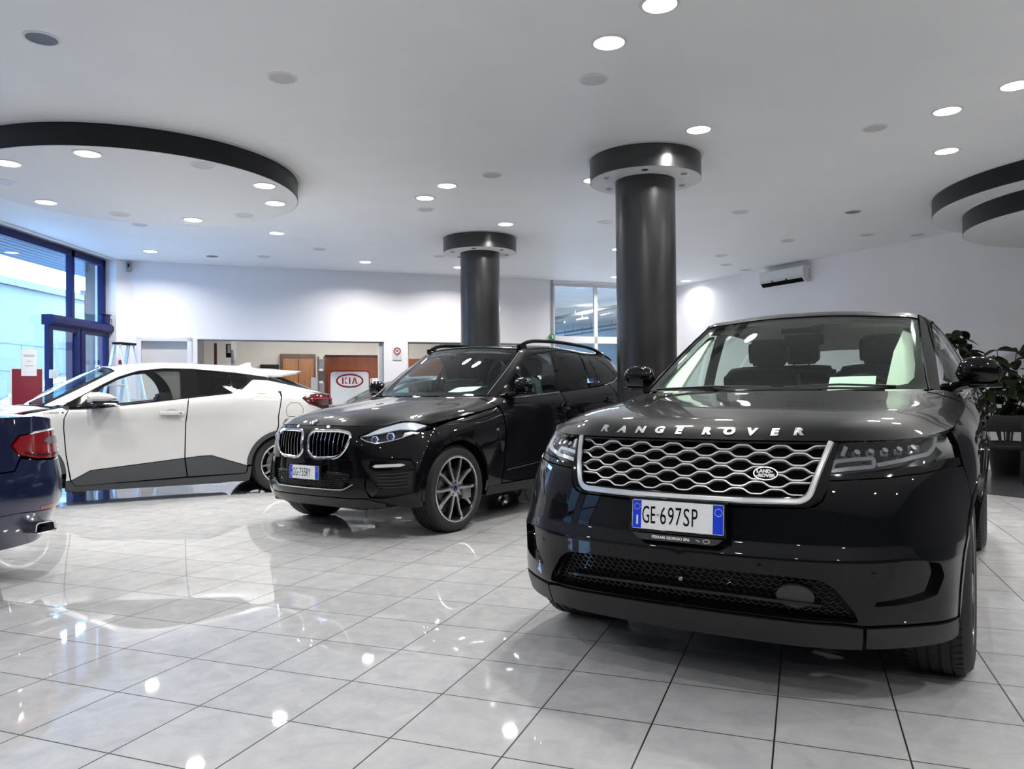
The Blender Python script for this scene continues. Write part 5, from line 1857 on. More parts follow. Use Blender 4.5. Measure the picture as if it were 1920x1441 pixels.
    panel(Tc, 'roof_spoiler', pb, root, 'UV', [(9.85, 5), (9.85, 2.1), (10.3, 2.15), (10.3, 5)], side='merge', off=.02, thick=.03)
    panel(Tc, 'tailgate_upper', pb, root, 'UV', [(11.52, 5), (11.52, 1.9), (11.98, 1.5), (11.98, 5)], side='merge')
    strip(Tc, 'window_trim', 'chrome', root, 'S', [(-.90, 1.108), (-1.3, 1.138), (-1.7, 1.163)], rect(.012, .006), off=.0)
    strip(Tc, 'window_trim', 'chrome', root, 'S', [(-2.68, 1.235), (-2.92, 1.268), (-3.12, 1.33)], rect(.009, .006), off=.0)
    strip(Tc, 'pillar_molding', 'chrome', root, 'UV', [(5.03, 2.13), (6, 2.12), (6.9, 2.11)], rect(.008, .008), off=.0)
    for s in (1, -1):
        m = MB()
        pts = crom([(-1.36, s * .605, 1.615), (-1.50, s * .610, 1.672), (-1.85, s * .612, 1.700), (-2.4, s * .605, 1.693), (-2.9, s * .595, 1.655), (-3.12, s * .59, 1.595)], 6)
        m.tube(pts, [.012] + [.019] * (len(pts) - 2) + [.012], 8)
        m.box((-1.42, s * .605, 1.62), (.14, .03, .05), bev=.008)
        m.box((-3.05, s * .59, 1.60), (.14, .03, .05), bev=.008)
        m.build('roof_rail', 'black_gloss', root)
    # bumper
    hl_low = [S(.255, .868), F(.83, .825), F(.76, .795), F(.70, .775), F(.62, .760), F(.555, .778), F(.505, .812)]
    kid = [(.035, .70), (.042, .83), (.075, .864), (.34, .866), (.425, .850), (.445, .815), (.415, .72), (.345, .655), (.10, .643)]
    krc = [.02, .02, .02, .05, .02, .03, .05, .05, .04]
    intake = [(0, .402), (.40, .402), (.485, .45), (.515, .54), (.49, .628), (0, .634)]
    pocket = [F(.52, .640), F(.62, .652), F(.76, .655), F(.86, .645), S(.475, .60), S(.49, .45), S(.52, .375), F(.70, .335), F(.60, .338), F(.572, .42), F(.575, .54)]
    arch_f = [S(x, z) for x, z in arc(0, ZW, RA, -14, 55, 12)]
    bump = [F(0, .34), F(.30, .34), F(.56, .34), F(.70, .30), F(.80, .27), S(.50, .262), S(.41, .262)] + arch_f + [S(.235, .80)] + hl_low + [F(.498, .820), F(.54, .846), (.572, .612, .888), (.53, .665, .912), (.535, .655, .916), F(.60, .897), F(.44, .900), F(.26, .904), F(0, .904)]
    panel(R, 'front_bumper', pb, root, 'P', bump, side='merge', holes=[('F', kid, krc), ('F', intake, .02), ('P', pocket, .015)], step=.02, thick=.03)
    lip = [F(0, .255), F(.30, .255), F(.56, .258), F(.70, .262), F(.70, .296), F(.56, .332), F(.30, .335), F(0, .335)]
    panel(R, 'bumper_lip', 'lip_dark', root, 'P', lip, side='merge', off=.002, thick=.03)
    ik = panel(R, 'lower_grille', 'black_gloss', root, 'F', intake, side='merge', off=-.03, thick=0, gap=-.004)
    mesh = MB()
    for k in range(7):
        z = .412 + k * .0175
        ym = .42 if k < 3 else .46
        pts = []
        y, q = -ym, 0
        while y < ym:
            pts.append((y, z + (.006 if q % 2 else -.006)))
            y += .021
            q += 1
        PP, NN = [], []
        for a, b in pts:
            p, nn = R.at(*R.F(a, b), -.02)
            if a < 0:
                p, nn = p * np.array([1, -1, 1]), nn * np.array([1, -1, 1])
            PP.append(p)
            NN.append(nn)
        mesh.merge(sweep_mb(PP, NN, rect(.004, .008, -.004)))
    mesh.build('grille_mesh', 'cladding_grey', ik)
    st = strip_mb(R, 'F', [(0, .400), (.40, .400), (.485, .447)], rect(.008, .01, -.004), off=.002, rc=[0, .03, 0])
    MB().merge(st).merge(st, True).build('intake_trim', 'chrome_satin', ik)
    for s in (1, -1):
        b = strip_mb(R, 'F', [(.19, .535), (.30, .532), (.44, .525)], dome(.02, .012), off=-.028)
        MB().merge(b, s < 0).build('intake_bar', 'black_gloss', ik)
    # kidneys
    for side, s in (('L', 1), ('R', -1)):
        kb = panel(R, 'kidney_grille', 'ink_black', root, 'F', kid, side=side, off=-.055, thick=0, gap=-.006, rc=krc)[0]
        fr = strip_mb(R, 'F', kid, [(-.013, -.02), (.013, -.02), (.013, .004), (.006, .011), (-.006, .011), (-.013, .004)], off=.002, rc=krc, closed=True, step=.012)
        MB().merge(fr, s < 0).build('kidney_frame', 'chrome', kb)
        sl = MB()
        for k in range(8):
            y = .075 + k * .0435
            zt = .858 - max(0, y - .30) * .08
            zb = .655 + max(0, y - .26) * .55
            sl.merge(strip_mb(R, 'F', [(y, zb), (y + .002, (zb + zt) / 2), (y + .004, zt)], [(-.0045, -.05), (.0045, -.05), (.0045, -.010), (-.0045, -.010)], off=0, step=.05), s < 0)
        sl.build('grille_slats', 'black_gloss', kb)
        ed = MB()
        for k in range(8):
            y = .075 + k * .0435
            zt = .858 - max(0, y - .30) * .08
            zb = .655 + max(0, y - .26) * .55
            ed.merge(strip_mb(R, 'F', [(y, zb), (y + .002, (zb + zt) / 2), (y + .004, zt)], [(-.0018, -.012), (.0018, -.012), (.0018, -.007), (-.0018, -.007)], off=0, step=.05), s < 0)
        ed.build('slat_edges', 'chrome', kb)
        # headlight
        hl = [F(.505, .816), F(.545, .840), (.575, .61, .884), (.50, .695, .920), (.445, .742, .938), (.32, .80, .926), (.262, .835, .90), S(.25, .886), F(.835, .838), F(.76, .800), F(.70, .779), F(.62, .764), F(.56, .781)]
        hb = panel(R, 'headlight', 'lamp_dark', root, 'P', hl, side=side, off=-.06, thick=0, gap=-.003)[0]
        panel(R, 'headlight_lens', 'glass_lens', hb, 'P', hl, side=side, off=-.001, thick=0, gap=.001)
        up = [F(.51, .822), F(.55, .841), (.573, .612, .883), (.50, .695, .918), (.445, .742, .935), (.32, .80, .922), (.268, .832, .896), F(.82, .872), F(.74, .878), F(.64, .850), F(.56, .829)]
        panel(R, 'light_guide', 'drl_bright', hb, 'P', up, side=side, off=-.012, thick=.02, gap=.001)
        lo = strip_mb(R, 'P', [F(.515, .812), F(.562, .786), F(.622, .769), F(.70, .784), F(.76, .806), F(.825, .845)], rect(.008, .03, -.03), off=-.006)
        MB().merge(lo, s < 0).build('light_frame', 'chrome', hb)
        out = [F(.765, .815), F(.80, .828), F(.845, .862), F(.80, .870), F(.77, .860)]
        panel(R, 'indicator_reflector', 'chrome_satin', hb, 'P', out, side=side, off=-.03, thick=.02)
        for y, z, r in ((.622, .806, .030), (.712, .828, .034)):
            p, nn = R.at(*R.F(y, z), -.035)
            q = np.array([1, s, 1])
            d = np.array([.95, .25, .05])
            a, b = p * q, (p + d * .03) * q
            pr, rg = MB(), MB()
            pr.cyl(a, b, r, r * .92, n=6, smooth=False)
            Mx = Matrix.Translation(b) @ Vector(d * q).to_track_quat('Z', 'Y').to_matrix().to_4x4()
            rg.lathe([(r * .88, 0), (r * .88, .006), (r * 1.06, .006), (r * 1.08, -.004)], 6, Mx)
            pr.lathe([(0, .012), (r * .5, .009), (r * .84, 0)], 20, Mx)
            pj = pr.build('projector_lens', 'lamp_blue', hb)
            rg.build('halo_ring', 'drl_bright', hb)
        # fog lamp pocket
        pk = panel(R, 'bumper_pocket', 'black_plastic', root, 'P', pocket, side=side, off=-.04, thick=0, gap=-.004)[0]
        panel(R, 'pocket_brow', 'black_gloss', pk, 'P', [F(.60, .632), F(.76, .640), F(.86, .630), S(.478, .57), F(.84, .565), F(.74, .555), F(.63, .55), F(.59, .58)], side=side, off=-.02, thick=.02)
        fg = panel(R, 'fog_lamp', 'fog_white', pk, 'P', [F(.615, .588), F(.64, .604), F(.80, .612), F(.835, .602), F(.80, .584), F(.64, .576)], side=side, off=-.010, thick=.012, rc=.008)
        fin = panel(R, 'pocket_fin', 'black_gloss', pk, 'P', [F(.585, .54), F(.66, .42), F(.69, .41), F(.62, .34), F(.575, .40)], side=side, off=-.01, thick=.03)
        nt = MB()
        for k in range(5):
            nt.merge(strip_mb(R, 'P', [F(.66, .42 + k * .026), F(.76, .42 + k * .027), F(.86, .43 + k * .028)], rect(.006, .01), off=-.036), s < 0)
        nt.build('pocket_slats', 'cladding_grey', pk)
    p, nn = Tc.at(*Tc.near((.735, 0, .945)), .004)
    roundel(root, p, nn, (-1, 0, .5), .041)
    pl, PT, PR = plate(root, (.845, 0, .528), (0, 1, 0), (1, 0, .02), [('GG', -.375, -.215), ('7', -.155, -.095), ('5', -.075, -.015), ('5', .005, .065), ('R', .085, .145), ('Y', .155, .222)], None, frame=False)
    MB().lathe([(0, .0005), (.006, .0005)], 10, PT @ Matrix.Translation((-.067, -.003, .0022))).build('plate_seal', 'ink_black', pl)
    MB().box((.828, 0, .528), (.03, .37, .115), bev=.006).build('plate_holder', 'black_plastic', root)
    for y, z in ((.62, .69), (.33, .565)):
        for s in (1, -1):
            p, nn = R.at(*R.F(y, z))
            Mx = Matrix.Translation(p * np.array([1, s, 1])) @ Vector(nn * np.array([1, s, 1])).to_track_quat('Z', 'Y').to_matrix().to_4x4()
            MB().lathe([(0, .002), (.008, .0015), (.011, -.001)], 14, Mx).build('parking_sensor', 'black_gloss', root)
    for side, s in (('L', 1), ('R', -1)):
        fender = [(.25, .875), (.225, .91), (.05, .97), (-.3, 1.03), (-.62, 1.09), (-.668, 1.05), (-.672, .70), (-.66, .45), (-.64, .30), (-.43, .265)] + arc(0, ZW, RA, 194, 55, 26)[1:] + [(.235, .80)]
        panel(R, 'front_wing', pb, root, 'S', fender, side=side, thick=.025)
        fd = [(-.68, 1.25), (-.682, .70), (-.67, .45), (-.655, .345), (-1.70, .345), (-1.745, .6), (-1.72, 1.3)]
        d = panel(R, 'front_door', pb, root, 'S', fd, side=side, thick=.025)[0]
        rd = [(-1.73, 1.3), (-1.755, .6), (-1.71, .345), (-2.35, .345)] + arc(-2.864, ZW, RA + .04, 15, 75, 8) + [(-2.86, .95), (-2.78, 1.35)]
        d2 = panel(R, 'rear_door', pb, root, 'S', rd, side=side, thick=.025)[0]
        for dd, x, z in ((d, -1.655, 1.0), (d2, -2.63, 1.055)):
            p, nn = R.at(*R.S(x, z), .018)
            m = MB().box(p * np.array([1, s, 1]), (.19, .022, .03), rot=Matrix.Rotation(-.05, 4, 'Y'), bev=.009)
            p2, _ = R.at(*R.S(x, z), -.004)
            m.lathe([(.0, .0), (.05, .004), (.058, .010)], 20, Matrix.Translation(p2 * np.array([1, s, 1])) @ Matrix.Rotation(-s * PI / 2, 4, 'X'))
            m.build('door_handle', 'black_gloss', dd)
        for dd, pts in ((d, [(-.70, .47), (-1.2, .50), (-1.70, .53)]), (d2, [(-1.76, .533), (-2.1, .55), (-2.36, .56)])):
            MB().merge(strip_mb(R, 'S', pts, dome(.035, .012), off=-.002), s < 0).build('door_crease', pb, dd)
        gill = [(-.545, .87), (-.66, .88), (-.66, .62), (-.60, .60), (-.57, .70)]
        g = panel(R, 'wing_vent', 'black_gloss', root, 'S', gill, side=side, off=.004, thick=.01, rc=.012)[0]
        panel(R, 'wing_vent_cover', 'black_plastic', g, 'S', [(-.575, .73), (-.648, .73), (-.64, .64), (-.605, .625)], side=side, off=.008, thick=.01, rc=.01)
        if s > 0:
            p, nn = R.at(*R.S(-.545, .825), .006)
            tm = text_mb('M', planeplace(p, (-1, 0, 0), (0, 0, 1), (0, 1, 0)), .03, .002, sx=1.5, bold=.001, shear=.2)
            tm.build('wing_badge', 'chrome', root)
        ql = [(-2.79, 1.4), (-2.87, .95)] + arc(-2.864, ZW, RA, 92, 192, 22) + [(-3.3, .30), (-3.58, .30), (-3.68, .60), (-3.68, .9), (-3.62, 1.4)]
        panel(R, 'rear_quarter', pb, root, 'S', ql, side=side, thick=.025)
        panel(R, 'sill_trim', 'black_plastic', root, 'S', [(-.42, .255), (-.45, .335), (-2.42, .335), (-2.45, .255)], side=side, off=.008, thick=.05)
        ar = MB()
        for cx in (0, -2.864):
            ar.merge(strip_mb(R, 'S', arc(cx, ZW, RA - .006, -8, 188, 34), [(-.016, -.02), (.016, -.02), (.016, .004), (-.016, .008)]), s < 0)
        ar.build('wheel_arch_trim', 'black_gloss', root)
    panel(R, 'tailgate', pb, root, 'B', [(0, .62), (.72, .62), (.70, .9), (.66, 1.15), (0, 1.15)], side='merge', thick=.02)
    panel(R, 'rear_bumper', pb, root, 'B', [(0, .30), (.74, .30), (.78, .61), (0, .61)], side='merge', thick=.02)
    panel(R, 'rear_light', 'lamp_red', root, 'UV', [(17.3, 5.0), (17.3, 6.3), (19.4, 6.2), (19.4, 5.2)], off=.004)
    for s in (1, -1):
        Mx = Matrix.Translation((-.94, s * .862, 1.218))
        if s < 0:
            Mx = Mx @ Matrix.Scale(-1, 4, (0, 1, 0))
        ob = mirror_shell((.20, .145, .14), Mx).build('door_mirror', 'black_gloss', root)
        m = MB().tube([(-.87, s * .82, 1.128), (-.91, s * .87, 1.145), (-.95, s * .93, 1.162)], [.04, .03, .026], 10)
        m.box((-.95, s * .965, 1.158), (.09, .17, .02), bev=.009)
        m.build('mirror_stalk', 'black_gloss', ob)
        MB().box((-.968, s * .962, 1.22), (.006, .15, .10), bev=.002).build('mirror_face', 'mirror_glass', ob)
    for x in (0, -2.864):
        for s in (1, -1):
            make_wheel(root, x, s * .928, .362, .272, .245, 'double5', left=s > 0, steer=0, cap='cap_blue')
        wheel_arch(root, R, x, ZW, RA + .01, y0=.60)
    ub = MB()
    ub.box((-1.45, 0, .29), (2.0, 1.66, .10), bev=.02)
    ub.box((-1.45, 0, .26), (4.2, 1.0, .07), bev=.02)
    ub.box((.46, 0, .28), (.40, 1.25, .08), bev=.02)
    ub.box((-3.3, 0, .36), (.7, 1.30, .16), bev=.02)
    ub.build('underbody', 'black_plastic', root)
    MB().box((.20, 0, .60), (.80, 1.06, .50), bev=.02).box((-.30, 0, .70), (.50, 1.10, .56), bev=.02).build('engine_bay', 'ink_black', root)
    panel(R, 'door_trim', 'dash_dark', root, 'S', [(-.8, .50), (-.8, 1.4), (-3.2, 1.4), (-3.2, .95), (-2.9, .95), (-2.4, .50)], off=-.09, thick=0)
    panel(Tc, 'roof_lining', 'trim_light', root, 'UV', [(6.9, 5), (6.9, 2.2), (8, 2.1), (10.1, 2.1), (10.1, 5)], side='merge', off=-.05, thick=0)
    panel(Tc, 'pillar_trim', 'seat_grey', root, 'UV', [(7.35, .0), (7.25, 1.9), (7.6, 1.9), (7.7, 0)], off=-.035, thick=0)
    interior(root, -.48, 1.08, sx=-1.60, sz=.74, rx=-2.50, seats='seat_grey')
    m = MB()
    m.box((-1.24, 0, 1.545), (.12, .22, .05), rot=Matrix.Rotation(.5, 4, 'Y'), bev=.015)
    m.box((-1.27, 0, 1.47), (.03, .23, .065), rot=Matrix.Rotation(.2, 4, 'Y'), bev=.015)
    m.build('inner_mirror', 'black_soft', root)
    return root, R, Tc
# ------------------------------------------------------------------ loose things in the hall
def build_props():
    # red and white brand sign behind the office glass
    P0, P1 = Vector((-6.583, 13.36, 0)), Vector((3.686, 17.176, 0))
    u = (P1 - P0).normalized()
    n = Vector((-u.y, u.x, 0))
    Aq = P0 + n * .55
    on = lambda px, py: onvert(px, py, Aq[:2], (Aq + u)[:2])
    a, b = on(617, 692), on(693.5, 692)
    c = (a + b) / 2
    W = (b - a).length
    zt = a.z
    rt = empty('brand_sign', (c.x, c.y, 0))
    tag(rt, 'white brand sign with dark red border and oval KIA lettering', 'sign')
    T = Matrix.Translation(c + Vector((0, 0, zt / 2 - c.z))) @ Matrix((tuple(u), (0, 0, 1), tuple(-n))).transposed().to_4x4()
    T0 = Matrix.Translation((-c.x, -c.y, 0)) @ T
    rr = lambda w, h, r: rounded([(-w / 2, -h / 2), (w / 2, -h / 2), (w / 2, h / 2), (-w / 2, h / 2)], r)
    MB().prism(rr(W, zt - .04, .09), -.08, 0, T0).build('border', 'sign_red', rt)
    MB().prism(rr(W - .05, zt - .09, .07), 0, .004, T0).build('panel', 'sign_white', rt)
    cy = on(655.5, 713.5).z - zt / 2
    el = lambda p, q, k=44: [(p * math.cos(2 * PI * i / k), cy + q * math.sin(2 * PI * i / k)) for i in range(k)]
    ew, eh = .268, .138
    MB().prism(el(ew, eh), .004, .008, T0).build('oval_ring', 'sign_red', rt)
    MB().prism(el(ew - .034, eh - .032), .008, .010, T0).build('oval_field', 'sign_white', rt)
    lm = MB()
    h = .128
    for pl in ([(-.150, 0), (-.122, 0), (-.122, h), (-.150, h)], [(-.122, h * .44), (-.085, h), (-.048, h), (-.098, h * .52), (-.045, 0), (-.084, 0), (-.122, h * .50)],
               [(-.016, 0), (.012, 0), (.012, h), (-.016, h)], [(.040, 0), (.070, 0), (.095, h * .80), (.120, 0), (.150, 0), (.108, h), (.082, h)]):
        lm.prism([(x, cy + y - h / 2) for x, y in pl], .010, .013, T0)
    lm.build('oval_lettering', 'sign_red', rt)

    # red stand with paper holder by the glass
    s = empty('display_stand', (-6.22, 9.92, 0), .55)
    tag(s, 'red display stand with a clear leaflet holder, standing by the entrance glass', 'stand')
    MB().box((0, 0, .76), (.33, .05, 1.52), bev=.015).build('red_panel', 'stand_red', s)
    m = MB()
    for q in (-.172, .172):
        m.box((q, 0, .76), (.016, .06, 1.54), bev=.004)
    m.box((0, 0, 1.525), (.36, .06, .014))
    m.box((0, 0, .012), (.42, .34, .024), bev=.006)
    m.build('stand_frame', 'frame_white', s)
    h_ = MB().box((.02, -.03, 1.60), (.17, .012, .34), bev=.003).build('leaflet_holder', 'paper_white', s)
    m = MB()
    for q, z, w_ in ((0, 1.70, .12), (0, 1.685, .12), (0, 1.62, .05), (0, 1.56, .09)):
        m.box((.02 + q, -.037, z), (w_, .002, .007))
    m.build('leaflet_print', 'plastic_grey', h_)

    # white step ladder
    ld = empty('step_ladder', (-6.24, 12.45, 0), -.25)
    tag(ld, 'white folding step ladder with black top cap behind the white crossover', 'ladder')
    zt = 2.0
    for name, sx in (('front_frame', -1), ('back_frame', 1)):
        m = MB()
        for sy in (-1, 1):
            top = Vector((sx * .05, sy * .15, zt))
            bot = Vector((sx * .48, sy * (.24 if sx < 0 else .22), .0))
            d = bot - top
            ang = math.atan2(d.x, -d.z)
            R_ = Matrix.Rotation(-ang, 4, 'Y') @ Matrix.Rotation(math.atan2(d.y, d.length), 4, 'X')
            m.box((top + bot) / 2, (.055 if sx < 0 else .035, .025, d.length), rot=R_, bev=.005)
        if sx > 0:
            for z in (.5, 1.1):
                t = (zt - z) / zt
                m.box((sx * (.05 + .43 * t), 0, z), (.02, .30 + .14 * t, .035), bev=.004)
        m.build(name, 'aluminium', ld)
    for k in range(6):
        z = .26 + k * .27
        t = (zt - z) / zt
        MB().box((-(.05 + .43 * t) + .01, 0, z), (.09, .30 + .16 * t, .03), bev=.005).build('step', 'aluminium', ld)
    MB().box((0, 0, zt + .005), (.16, .36, .035), bev=.006).build('top_cap', 'chair_black', ld)
    # small red-brown box on the pier
    p = onvert(229, 679, (-6.73, 13.16), (-6.583, 13.36))
    tag(MB().box((p.x + .03, p.y - .03, p.z), (.12, .08, .08), rot=Matrix.Rotation(.94, 4, 'Z'), bev=.01).build('alarm_box', 'sign_red'), 'small red box on the pier behind the step ladder', 'box')

    # sheets of paper on the dashboards
    def sheet(name, root, c, w, d, rz, label, tilt=0.0):
        X, Y, th = root
        f = Vector((-math.sin(th), -math.cos(th), 0))
        l = Vector((math.cos(th), -math.sin(th), 0))
        o = Vector((X, Y, 0)) + f * c[0] + l * c[1] + Vector((0, 0, c[2]))
        R_ = Matrix((tuple(f), tuple(l), (0, 0, 1))).transposed().to_4x4() @ Matrix.Rotation(rz, 4, 'Z') @ Matrix.Rotation(tilt, 4, 'Y')
        m = MB()
        vs, fs = [], []
        for i in range(7):
            for j in range(3):
                a, b = (i / 6 - .5) * d, (j / 2 - .5) * w
                vs.append((a, b, .004 * math.sin(i * .9 + j)))
        for i in range(6):
            for j in range(2):
                fs.append((i * 3 + j, i * 3 + 3 + j, i * 3 + 4 + j, i * 3 + 1 + j))
        m.add(vs, fs, M=Matrix.Translation(o) @ R_)
        return tag(m.build(name, 'paper_white'), label, 'paper')
    sheet('paper_sheet', VELAR, (-.80, .365, 1.195), .23, .17, .06, 'white sheet of paper on the dashboard of the nearest black SUV', .42)
    sheet('paper_sheet', XTHREE, (-.76, .37, 1.19), .36, .20, -.25, 'white sheet of paper on the dashboard of the twin-grille SUV', .30)

    # rubber plant in a pot by the right wall
    random.seed(11)
    pt = empty('rubber_plant', (6.60, 10.35, 0))
    tag(pt, 'dark green broad-leaved pot plant against the right wall behind the chairs', 'plant')
    MB().lathe([(0, .02), (.17, .0), (.22, .42), (.235, .42), (.235, .45), (.20, .45), (.19, .38), (0, .38)], 28).build('plant_pot', 'chair_black', pt)
    stems, leaves = MB(), []
    tips = []
    for k in range(9):
        a = 2 * PI * k / 9 + random.uniform(-.3, .3)
        r = random.uniform(.25, .62)
        top = Vector((r * math.cos(a), r * math.sin(a), random.uniform(1.25, 1.95)))
        base = Vector((.06 * math.cos(a), .06 * math.sin(a), .4))
        mid = base.lerp(top, .5) + Vector((-.10 * math.cos(a), -.10 * math.sin(a), .05))
        pts = [base.lerp(mid, t).lerp(mid.lerp(top, t), t) for t in [i / 9 for i in range(10)]]
        stems.tube(pts, [.012 - .0008 * i for i in range(10)], 6)
        tips.append(pts)
    # long arching branch on the left of the plant
    for ex in ((-.78, -.25, 1.72), (-.62, .05, 1.88), (-.35, -.35, 1.55)):
        top = Vector(ex)
        base = Vector((-.05, 0, 1.0))
        mid = base.lerp(top, .5) + Vector((0, 0, .25))
        pts = [base.lerp(mid, t).lerp(mid.lerp(top, t), t) for t in [i / 9 for i in range(10)]]
        stems.tube(pts, .008, 6)
        tips.append(pts)
    stems.build('stems', 'stem_brown', pt)
    lf = MB()

    def leaf(p, d, L, Wd, roll):
        d = d.normalized()
        side = d.cross(Vector((0, 0, 1)))
        if side.length < 1e-3:
            side = Vector((1, 0, 0))
        side.normalize()
        up = side.cross(d)
        side = side * math.cos(roll) + up * math.sin(roll)
        up = side.cross(d)
        vs, fs = [], []
        for i in range(7):
            t = i / 6
            w = Wd * (math.sin(PI * min(t * .92 + .06, 1)) ** .75) * .5
            c = p + d * (L * t) - Vector((0, 0, 1)) * (L * .35 * t * t)
            vs += [c - side * w + up * w * .25, c, c + side * w + up * w * .25]
        for i in range(6):
            for j in range(2):
                fs.append((i * 3 + j, i * 3 + j + 1, i * 3 + 4 + j, i * 3 + 3 + j))
        lf.add(vs, fs)
    for pts in tips:
        for i in range(3, 10):
            for q in range(2):
                a = random.uniform(0, 2 * PI)
                d = Vector((math.cos(a), math.sin(a), random.uniform(-.5, .5)))
                leaf(pts[i], d, random.uniform(.16, .25), random.uniform(.11, .16), random.uniform(-.9, .9))
    lf.build('leaves', 'leaf_green', pt)['kind'] = 'stuff'

    # dark chairs in front of it
    def chair(x, y, rz, label):
        c = empty('side_chair', (x, y, 0), rz)
        tag(c, label, 'chair', 'black chairs by the right wall')
        for sx in (-1, 1):
            for sy in (-1, 1):
                h = .42
                m = MB().box((sx * .20, sy * .20, h / 2), (.045, .045, h), bev=.005)
                m.build('leg', 'chair_black', c)
        MB().box((0, 0, .44), (.47, .47, .06), bev=.015).build('seat', 'chair_black', c)
        for sx in (-1, 1):
            MB().box((sx * .205, .215, .64), (.045, .04, .38), bev=.005).build('back_post', 'chair_black', c)
        MB().box((0, .215, .73), (.40, .035, .20), bev=.012).build('backrest', 'chair_black', c)
        return c
    chair(6.10, 9.62, 2.58, 'black wooden chair beside the rear wheel of the nearest SUV')
    chair(6.62, 9.45, 2.3, 'black wooden chair cut by the right picture edge')
# ------------------------------------------------------------------ room
HC = 3.5


def struct(o):
    o['kind'] = 'structure'
    return o


def ray_dir(px, py):
    f, pitch, roll = 1449.79, 0.0107273, -0.00904073
    cp, sp = math.cos(pitch), math.sin(pitch)
    Fw = Vector((0, cp, sp))
    Up = Vector((0, -sp, cp))
    Rt = Vector((1, 0, 0))
    c, s = math.cos(roll), math.sin(roll)
    R2 = Rt * c + Up * s
    U2 = -Rt * s + Up * c
    return Fw * f + R2 * (px - 960) - U2 * (py - 720.5)


CAM_O = Vector((0, 0, 1.16))


def onz(px, py, z):
    d = ray_dir(px, py)
    return CAM_O + d * ((z - CAM_O.z) / d.z)


def onvert(px, py, A, B):
    d = ray_dir(px, py)
    n = Vector((-(B[1] - A[1]), B[0] - A[0], 0))
    t = (n.x * A[0] + n.y * A[1]) / (n.x * d.x + n.y * d.y)
    return CAM_O + d * t


